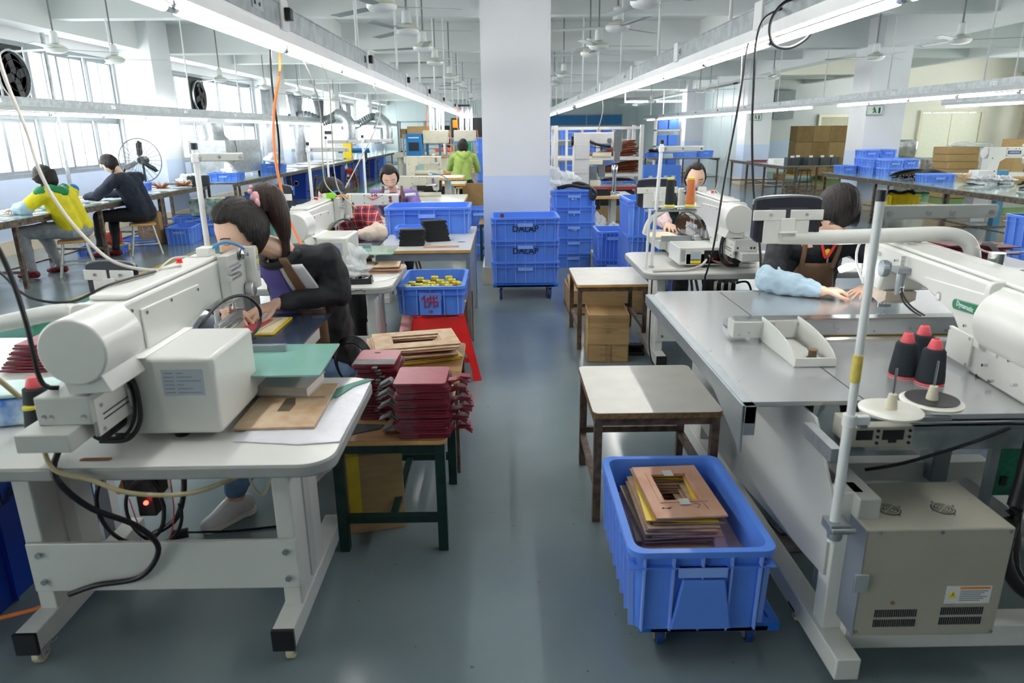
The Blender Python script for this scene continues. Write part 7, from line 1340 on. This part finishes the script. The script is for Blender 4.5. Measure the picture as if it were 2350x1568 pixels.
# ---------------------------------------------------------------- mid right: post machine, rack
wood_table('white table with wood edge under the tall post machine', .62, 1.84, 9.95, 10.75, .76)
t = thing('sewing_machine', 'tall grey post-bed sewing machine right of the central column', 'sewing machine', (1.12, 10.3, .76))
pm_ = M('post_grey', (196, 194, 194), .4, var=.03)
part('post_body', pm_, BB(-.12, .1, -.12, .12, 0, .86), t, bev=.01); part('upper_arm', pm_, BB(-.12, .55, -.07, .07, .7, .86), t, bev=.01); part('lower_cover', pm_, [BB(-.1, .07, -.13, -.12, .5, .7), BB(-.1, .07, -.13, -.12, .3, .38)], t, bev=.002)
part('needle_head', CHROME, [BB(.44, .56, -.09, -.05, .6, .88), BB(.46, .54, -.07, .05, .45, .7), C((.38, -.09, .75), (.38, -.07, .75), .035), C((.48, -.1, .8), (.48, -.07, .8), .02)], t, bev=.002); part('black_belt', BLACK, [T([(.05, -.09, .77), (.2, -.1, .7), (.4, -.09, .66)], .02, 6), T([(.08, -.1, .66), (.25, -.1, .65), (.4, -.09, .62)], .006, 6)], t)
part('hand_wheel', SCREEN, L([(.02, 0), (.07, .004), (.07, .03), (.02, .035)], (-.16, 0, .74), 20, 'x'), t); part('post_bed', CHROME, [C((.48, 0, 0), (.48, 0, .42), .03), L([(.04, .3), (.045, .32), (.045, .4), (.03, .42)], (.48, 0, 0), 14)], t); part('side_motor', BEIGEP, [C((.15, -.02, .6 - .05), (.42, -.02, .6 - .05), .04, n=12), BB(.1, .3, -.05, .05, .42, .48), BB(.12, .28, -.04, .04, .12, .2)], t, bev=.004, kind='stuff'); part('linkages', DUCTD, [BB(.1, .22, -.05, .05, .22, .4), BB(.24, .34, -.03, .03, .25, .45)], t, bev=.005); part('base_flange', CHROME, L([(.1, 0), (.1, .01), (.04, .03)], (.48, 0, 0), 18), t)
solo('black_box', 'black thread box on the wood-edged table by the post machine', 'box', BLACK, [BB(-.15, .15, -.1, .1, 0, .07), BB(-.14, .12, -.09, .08, .07, .09)], (1.35, 10.1, .76), .1)
t = thing('glass_table', 'red-edged glass table behind the post machine with black boxes under it', 'table', (1.7, 11.4, 0)); part('red_edge', M('red_edge', (186, 40, 44), .5), BB(-.45, .42, -.25, .3, .76, .8), t); part('glass_top', BGLASS, BB(-.445, .415, -.245, .295, .8, .81), t)
for x in (-.42, .38):
    for y in (-.2, .25): part('leg', RUST, BB(x, x + .03, y, y + .03, 0, .76), t)
part('black_case', BLACK, [BB(-.4, .02, -.2, .2, .5, .74)], t, bev=.01); part('grey_basket', SCREEN, [BB(.05, .37, -.2, .2, .5, .72)], t, bev=.005); part('lower_shelf', ALU, BB(-.42, .4, -.2, .28, .48, .5), t)
RKM = M('rack_white', (214, 212, 212), .4, .2, var=.02)
t = thing('shelf_rack', 'white metal shelf rack holding brown leather straps, right of the column', 'rack', (1.6, 12.3, 0))
for x in (-.72, .7):
    for y in (-.28, .45): part('post', RKM, BB(x - .03, x + .03, y - .03, y + .03, 0, 1.73), t, bev=.003)
for z in (.72 - .02, .9, 1.17, 1.66): part('shelf_frame', RKM, RING(-.7, .68, -.28, .45, -.64, .62, -.22, .39, z, z + .045), t); part('shelf_plate', RKM, BB(-.66, .64, -.24, .41, z + .02, z + .026), t) if z < 1.5 else None
for k in range(5): part('back_upright', RKM, BB(-.5 + .27 * k, -.46 + .27 * k, .42, .45, 1.2, 1.68), t)
random.seed(8)
def straps(label, x, y, z, n, ln, hgt):
    g = []
    for k in range(n):
        y0 = U(-.18, .18); z0 = U(0, .03); zz = U(.02, hgt); yy = y0 + U(-.1, .1)
        g.append(T([(-.0, y0 * .5, .03 + z0), (ln * .45, y0 * .8, .03 + zz * .4), (ln * .8, yy, .02 + zz * .9), (ln * U(.92, 1.02), yy + .02, .02 + zz), (ln * .85, yy + .04, zz + .01), (ln * .5, y0, .02 + zz * .5)], .011, 5, 4))
    return solo('strap_bundle', label, 'strap bundle', BROWNST, g, (x, y, z), kind='stuff')
straps('upper bundle of brown leather straps on the white rack', 1.42, 12.35, 1.2, 34, .86, .26); straps('larger lower bundle of brown leather straps on the white rack', 1.2, 12.35, .93, 54, 1.12, .19)
crate(1.95, 12.25, .725, .62, .42, .1, 'flat lettered blue tray of brown scraps on the bottom shelf of the white rack', nx=4, ny=2, txt='大连高', tmat=WINK, tsz=.045); solo('scraps', 'brown leather scraps heaped in the flat blue tray', 'scrap', BROWNST, [T([(U(-.25, .25), U(-.12, .12), U(0, .06)) for _ in range(4)], .011, 5, 3) for _ in range(30)], (1.95, 12.25, .79), kind='stuff')
# crates on a far rack seen through
t = thing('crate_rack', 'far rack of blue crates behind the white strap rack', 'rack', (2.4, 22, 0))
for x in (-1.5, -.5, .5, 1.5): part('post', RKM, [BB(x - .03, x + .03, -.25, -.2, 0, 1.7)], t)
for z in (.4, .9, 1.35): part('shelf', RKM, BB(-1.5, 1.5, -.25, .3, z, z + .03), t)
part('back_post', RKM, [BB(-1.53, -1.47, .25, .3, 0, 1.7), BB(1.47, 1.53, .25, .3, 0, 1.7)], t)
for k in range(12): crate(1.1 + .62 * (k % 4) + .3, 22, .93 - .5 * (k // 8) + .45 * ((k // 4) % 2), .56, .45, .28, '%s blue crate on the far crate rack' % nth(k + 1), nx=3, ny=2, group='crates on the far rack')
def mesh_cart(label, x, y):
    t = thing('wire_cart', label, 'cart', (x, y, .12)); part('cart_body', BLUEC, [RING(-.5, .5, -.3, .3, -.48, .48, -.28, .28, 0, .62), BB(-.5, .5, -.3, .3, 0, .02)], t)
    part('white_print', WINK, [BB(-.35 + .2 * k, -.25 + .2 * k, -.304, -.3, .3, .36) for k in range(4)], t)
    for sx in (-.4, .4):
        for sy in (-.22, .22): part('wheel', BLACK, C((sx - .015, sy, -.06), (sx + .015, sy, -.06), .06, n=14), t)
    return t
mesh_cart('blue wheeled cart with white print beyond the white rack', 4.2, 19.2)
crate(4.9, 23.4, .781, .6, .4, .16, 'blue crate with black bag at the left end of the far right bench', nx=4); solo('black_bag', 'black bag on the crate at the far right bench', 'bag', BLACK, [blob((0, 0, .05), (.2, .12, .1), 61)], (4.9, 23.4, .9)); crate(5.9, 23.4, .781, .7, .4, .17, 'pale blue crate at the middle of the far right bench', mat=BLUEL, nx=5); crate(6.6, 23.6, .781, .5, .4, .2, 'dark blue crate at the right end of the far bench', nx=3)
t = thing('crate_shelf', 'white shelf of blue crates by the far right column', 'shelf', (6.4, 28.2, 0)); part('frame', RKM, [BB(-.5, -.45, -.2, .2, 0, 2.1), BB(.45, .5, -.2, .2, 0, 2.1)] + [BB(-.5, .5, -.2, .2, z, z + .04) for z in (.3, 1.0, 1.6, 2.06)], t)
for k in range(6): part('crate_front', BLUEC, BB(-.42 + .42 * (k % 2), -.05 + .42 * (k % 2), -.18, .15, [.35, 1.05, 1.66][k // 2], [.8, 1.45, 2.0][k // 2]), t, bev=.01)
def cbox(label, x, y, z, w_, d_, h_, rz=0, mat=CARD, group=None):
    t = thing('cardboard_box', label, 'box', (x, y, z), rz, group); part('carton', mat, BB(-w_ / 2, w_ / 2, -d_ / 2, d_ / 2, 0, h_ - .004), t, bev=.006); part('flap_seam', CARDK, [BB(-.004, .004, -d_ / 2 - .002, d_ / 2, 0, h_ - .002)], t); return t
cbox('cardboard box on the floor behind the woman at the right table', 2.3, 13.5, 0, .7, .45, .5); cbox('white-taped small carton beside the cardboard box', 1.75, 13.2, 0, .4, .35, .38)
# recess boxes
row = 0
for k in range(14):
    cx, cz = k % 5, k // 5; 
    cbox('%s brown carton in the %s row of the recess stack' % (nth(cx + 1), ['bottom', 'middle', 'top'][cz]), 10.15 + .56 * cx, 24.6, .14 + .53 * cz, .555, .6, .525, mat=CARD if (cx + cz) % 2 else CARDK, group='cartons stacked in the recess')
solo('pallet', 'wooden pallet under the cartons in the recess', 'pallet', WOODE, [BB(9.5, 12.5, 24.2 + .25 * k, 24.32 + .25 * k, .1, .14) for k in range(4)] + [BB(9.5 + 1.4 * k, 9.6 + 1.4 * k, 24.2, 25.1, 0, .1) for k in range(3)])
crate(12.2, 23.5, .0, .3, .4, 1.1, 'tall yellow plastic bin by the recess cartons', mat=YELC, nx=3); cbox('small open carton left of the recess stack', 9.15, 25.5, 0, .4, .4, .35)
for k, (x, y) in enumerate([(7.0, 17.4), (7.28, 17.75), (7.5, 17.5), (7.78, 17.5), (8.05, 17.6)]):
    t = thing('black_bin', '%s black parts bin on the farther right bench' % ['first', 'second', 'third', 'fourth', 'fifth'][k] + ' from the left', 'bin', (x, y, .781), .1 * k - .1, 'black bins on the farther right bench'); part('bin_body', M('charcoal_plastic', (58, 62, 66), .5), [RING(-.13, .13, -.16, .16, -.12, .12, -.15, .15, 0, .19), BB(-.13, .13, -.16, .16, 0, .01)], t, bev=.002); part('ribs', M('charcoal_plastic', (58, 62, 66), .5), [BB(-.12 + .05 * q, -.11 + .05 * q, -.168, -.16, .02, .17) for q in range(5)], t); part('white_tag', PAPER, BB(-.03, .06, -.0, .01, .12, .23), t)
solo('red_folder', 'red folders on the farther right bench', 'folder', REDL, [B(0, 0, .01, .5, .2, .02, .2), B(.1, .05, .03, .4, .15, .02, -.2)], (7.0, 19.8, .781)); solo('paper_stack', 'white paper stack on the farther right bench', 'paper', PAPER, [BB(-.2, .2, -.2, .2, 0, .1)], (7.3, 19.0, .781))
wood_stool('black stool beside the farther right bench', 8.7, 20.6, 0, .5, BLACK, BLACK)
# goods on the near right bench
bi = 0
for k, (x, y, z) in enumerate([(6.85, 14.3, 0), (7.2, 14.2, 0), (7.2, 14.2, .15), (7.15, 13.75, 0), (7.15, 13.75, .15), (7.6, 13.9, 0), (7.6, 13.9, .15), (7.55, 13.4, 0), (7.55, 13.4, .15), (7.62, 14.35, 0), (7.62, 14.35, .15), (7.62, 14.35, .3), (7.2, 14.2, .3), (7.15, 13.2, 0), (7.15, 13.2, .15)]):
    crate(x, y, .781 + z, .33, .4, .15, '%s light blue bin in the cluster at the far end of the right glass bench' % nth(k + 1), mat=BLUEL, nx=3, ny=3, group='light blue bins on the right bench')
random.seed(12)
def bundle(label, x, y, z, n, ln, wd, mat, rz, r=.012, tips=None):
    t = thing('strap_bundle', label, 'strap bundle', (x, y, z), rz); g = []; tp = []
    for k in range(n):
        a = U(-.5, .5); h_ = U(0, .14); y0 = a * wd; e = (-ln * U(.85, 1.05) / 2, y0 * 1.3, .012 + h_ * .6); g.append(T([e, (-ln * .25, y0, .02 + h_ * .9), (ln * .1, y0 * .6, .02 + h_), (ln * .5, y0 * 1.1, .015 + h_ * .3)], r, 5, 4)); tp.append(SP(e, r * .8, 6, 4))
    part('straps', mat, g, t, kind='stuff')
    if tips: part('buckle_tips', tips, tp, t, kind='stuff')
    return t
BRASS = M('brass', (150, 126, 92), .4, .7)
bundle('long black strap bundle with brass tips behind the long blue bin on the right bench', 7.35, 12.45, .781, 46, .95, .42, DARKST, .35, .014, BRASS); bundle('black looped strap bundle at the near right end of the right bench', 7.75, 10.0, .781, 30, .6, .4, DARKST, .2, .013, BRASS)
part('white_tie', PAPER, T([(.1, -.2, .02), (.12, -.18, .16), (.14, .05, .19), (.14, .2, .05)], .012, 6), bpy.data.objects['strap_bundle.003'] if 'strap_bundle.003' in bpy.data.objects else None) if 0 else None
crate(7.15, 11.75, .781, .56, .3, .13, 'long light blue bin on the right glass bench before the black straps', mat=BLUEL, nx=5, ny=3)
solo('bristle_bundle', 'tan bristle bundle with pink tie on the right glass bench', 'bundle', TAN, [C((0, 0, .03), (.15 * math.cos(a) * U(.6, 1), .1 * math.sin(a) * U(.5, 1), U(.04, .2)), .01, .002, 5) for a in np.linspace(0, 6.28, 50)], (7.25, 11.15, .781), kind='stuff')
solo('plastic_bag', 'clear bags of grey parts on the right glass bench', 'bag', GREYBAG, [blob((0, 0, .06), (.25, .18, .08), 71, .25), blob((.3, .1, .05), (.22, .15, .07), 72, .25)], (7.55, 11.1, .781))
# machine and goods behind the right bench
wood_table('pale table behind the right glass bench', 8.5, 11.0, 12.5, 13.6, .8, und=False); t = flat_machine('white long-arm sewing machine with blue label behind the right bench', 9.15, 12.9, .8, 0, s=1.5)
part('blue_badge', M('badge_blue', (40, 60, 120), .4), BB(-.12, .12, -.0925, -.09, .37, .43), t); text('KINDING', WINK, .045, t, (0, -.094, .4), (PI / 2, 0, 0), name='badge_lettering')
for k in range(3): solo('parts_case', ['left', 'middle', 'right'][k] + ' clear case of black parts behind the right bench', 'case', M('smoky_parts', (90, 96, 96), .2, var=.5, scale=40), [RING(-.2, .2, -.15, .15, -.19, .19, -.14, .14, 0, .22), BB(-.19, .19, -.14, .14, .0, .2)], (9.75 + .42 * k, 12.9, .8))
for k in range(7): solo('flat_cartons', '%s bundle of flattened cartons up from the floor at the far right' % nth(k + 1), 'carton bundle', CARD, B(0, 0, .085, .75, .6, .165, 0), (10.9 + U(-.04, .04), 17.2, .17 * k), U(-.06, .06), group='flattened carton stack', bev=.01)
solo('plastic_wrap', 'clear wrap draped over the flattened carton stack', 'wrap', PLAST, [blob((0, 0, .02), (.5, .4, .08), 81, .15)], (11.2, 17.2, 1.2))
for k, (x, z) in enumerate([(10.3, 0), (10.3, .45), (10.3, .9), (10.95, 0), (10.95, .45)]): solo('wrapped_parcel', '%s silver-wrapped parcel right of the nearer right column' % nth(k + 1), 'parcel', SILVBAG, [BB(-.28, .28, -.28, .28, 0, .44)], (x, 18.6, z), group='silver-wrapped parcels', bev=.05)
cbox('tall carton wrapped in film at the far right', 11.9, 16.4, .62, .7, .5, .75); cbox('carton under the film-wrapped one at the far right', 11.9, 16.4, 0, .75, .55, .6, mat=CARDK)
for k in range(7): crate(13.0 + .5 * (k % 2), 16.5, .26 * (k // 2) + .6, .46, .4, .26, '%s blue crate in the far right window stack' % nth(k + 1), mat=BLUEL, nx=4, group='crates by the right window')
solo('low_platform', 'low pale platform under the far right window crates', 'platform', PRESSB, BB(12.6, 13.9, 16.2, 16.8, 0, .6))
crate(7.3, 13.0, .21, .6, .42, .26, 'yellow crate with black straps under the right glass bench', mat=YELC, nx=5); solo('black_straps', 'black strap pile over the yellow crate under the bench', 'strap', DARKST, [T([(-.35, -.1, -.05), (-.25, -.1, .1), (0, 0, .06), (.2, .05, .08), (.3, 0, .03)], .03, 6)], (7.3, 13.0, .43))
crate(7.35, 11.6, .21, .6, .4, .15, 'black tray on the lower rail of the right glass bench', mat=BLACK, nx=6); t = thing('blue_stand', 'blue metal post stand under the right glass bench', 'stand', (8.3, 11.8, 0)); part('post', M('steel_blue', (70, 140, 180), .4), [BB(-.06, .06, -.06, .06, .03, .95)], t, bev=.004); part('foot', M('steel_blue', (70, 140, 180), .4), [BB(-.3, .15, -.05, .05, 0, .03)], t); part('box_cover', WHITE, BB(-.45, -.2, -.05, .2, .1, .95), t, bev=.01)
# right edge: red stool, crates, red leather stack
plastic_stool(5.9, 6.9, 'red plastic stool at the right edge of the picture', rz=.3)
for k in range(4): crate(4.35, 5.5, .24 * k, .55, .4, .25, '%s blue crate in the stack at the right edge' % ['lowest', 'second', 'third', 'top'][k], nx=4, ny=3, group='crates at the right edge')
solo('low_bench', 'pale low bench behind the large right machine', 'table', TTOP, [BB(2.7, 3.5, 4.3, 4.95, .75, .78), BB(2.75, 2.8, 4.35, 4.4, 0, .75), BB(3.4, 3.45, 4.35, 4.4, 0, .75), BB(2.75, 2.8, 4.85, 4.9, 0, .75), BB(3.4, 3.45, 4.85, 4.9, 0, .75)])
random.seed(15)
for k in range(17): solo('leather_piece', '%s red leather cover up in the fanned stack behind the large right machine' % nth(k + 1), 'leather piece', REDL, B(0, 0, .003, .34, .24, .006, 0), (3.06 + (.05 * (k % 5) - .1 if k > 8 else 0), 4.55 + U(-.01, .01), .781 + k * .0082), U(-.12, .12), group='red covers behind the large right machine', bev=.001)
solo('grey_strap', 'grey lining strap folded over the red covers behind the large machine', 'strap', GREYL, [T([(-.02, -.1, .145), (.02, -.13, .14), (.07, -.14, .08), (.09, -.14, .03)], .016, 6)], (3.1, 4.55, .781))
t = thing('bottle', 'white canister with printed label at the right edge of the right table', 'bottle', (1.62, 4.6, .7625)); part('canister', M('translucent_white', (228, 226, 220), .35), BB(-.06, .06, -.04, .04, 0, .17), t, bev=.012); part('label_print', INKG, [BB(-.04, .04 - .01 * (q % 3), -.0415, -.04, .03 + .012 * q, .034 + .012 * q) for q in range(8)], t)
t = thing('air_unit', 'valve unit hanging under the right table', 'valve unit', (1.55, 4.8, .5)); part('bracket', ALU, BB(-.05, .09, -.01, .01, .12, .222), t); part('regulator', CHROME, [BB(-.07 + .05 * k, -.03 + .05 * k, -.03, .03, .0, .12) for k in range(3)], t, bev=.004); part('hoses', CABLE, [T([(.05, 0, .1), (.15, -.02, .12), (.2, 0, .0), (.22, 0, -.2)], .008, 6), T([(-.05, 0, .02), (-.1, 0, -.05), (0, 0, -.08)], .006, 6)], t)
# conduit and small far fans already above; far light strips
solo('far_tube_row', 'row of far ceiling tubes near the right partition', 'lamp', TUBE, [C((5.0 + 1.3 * k, 30, 2.75), (6.1 + 1.3 * k, 30, 2.75), .03) for k in range(2)] + [C((5.0, 30, 2.75), (5.01, 30, 3.7), .01)])  # plain lit ceiling tubes, no sign
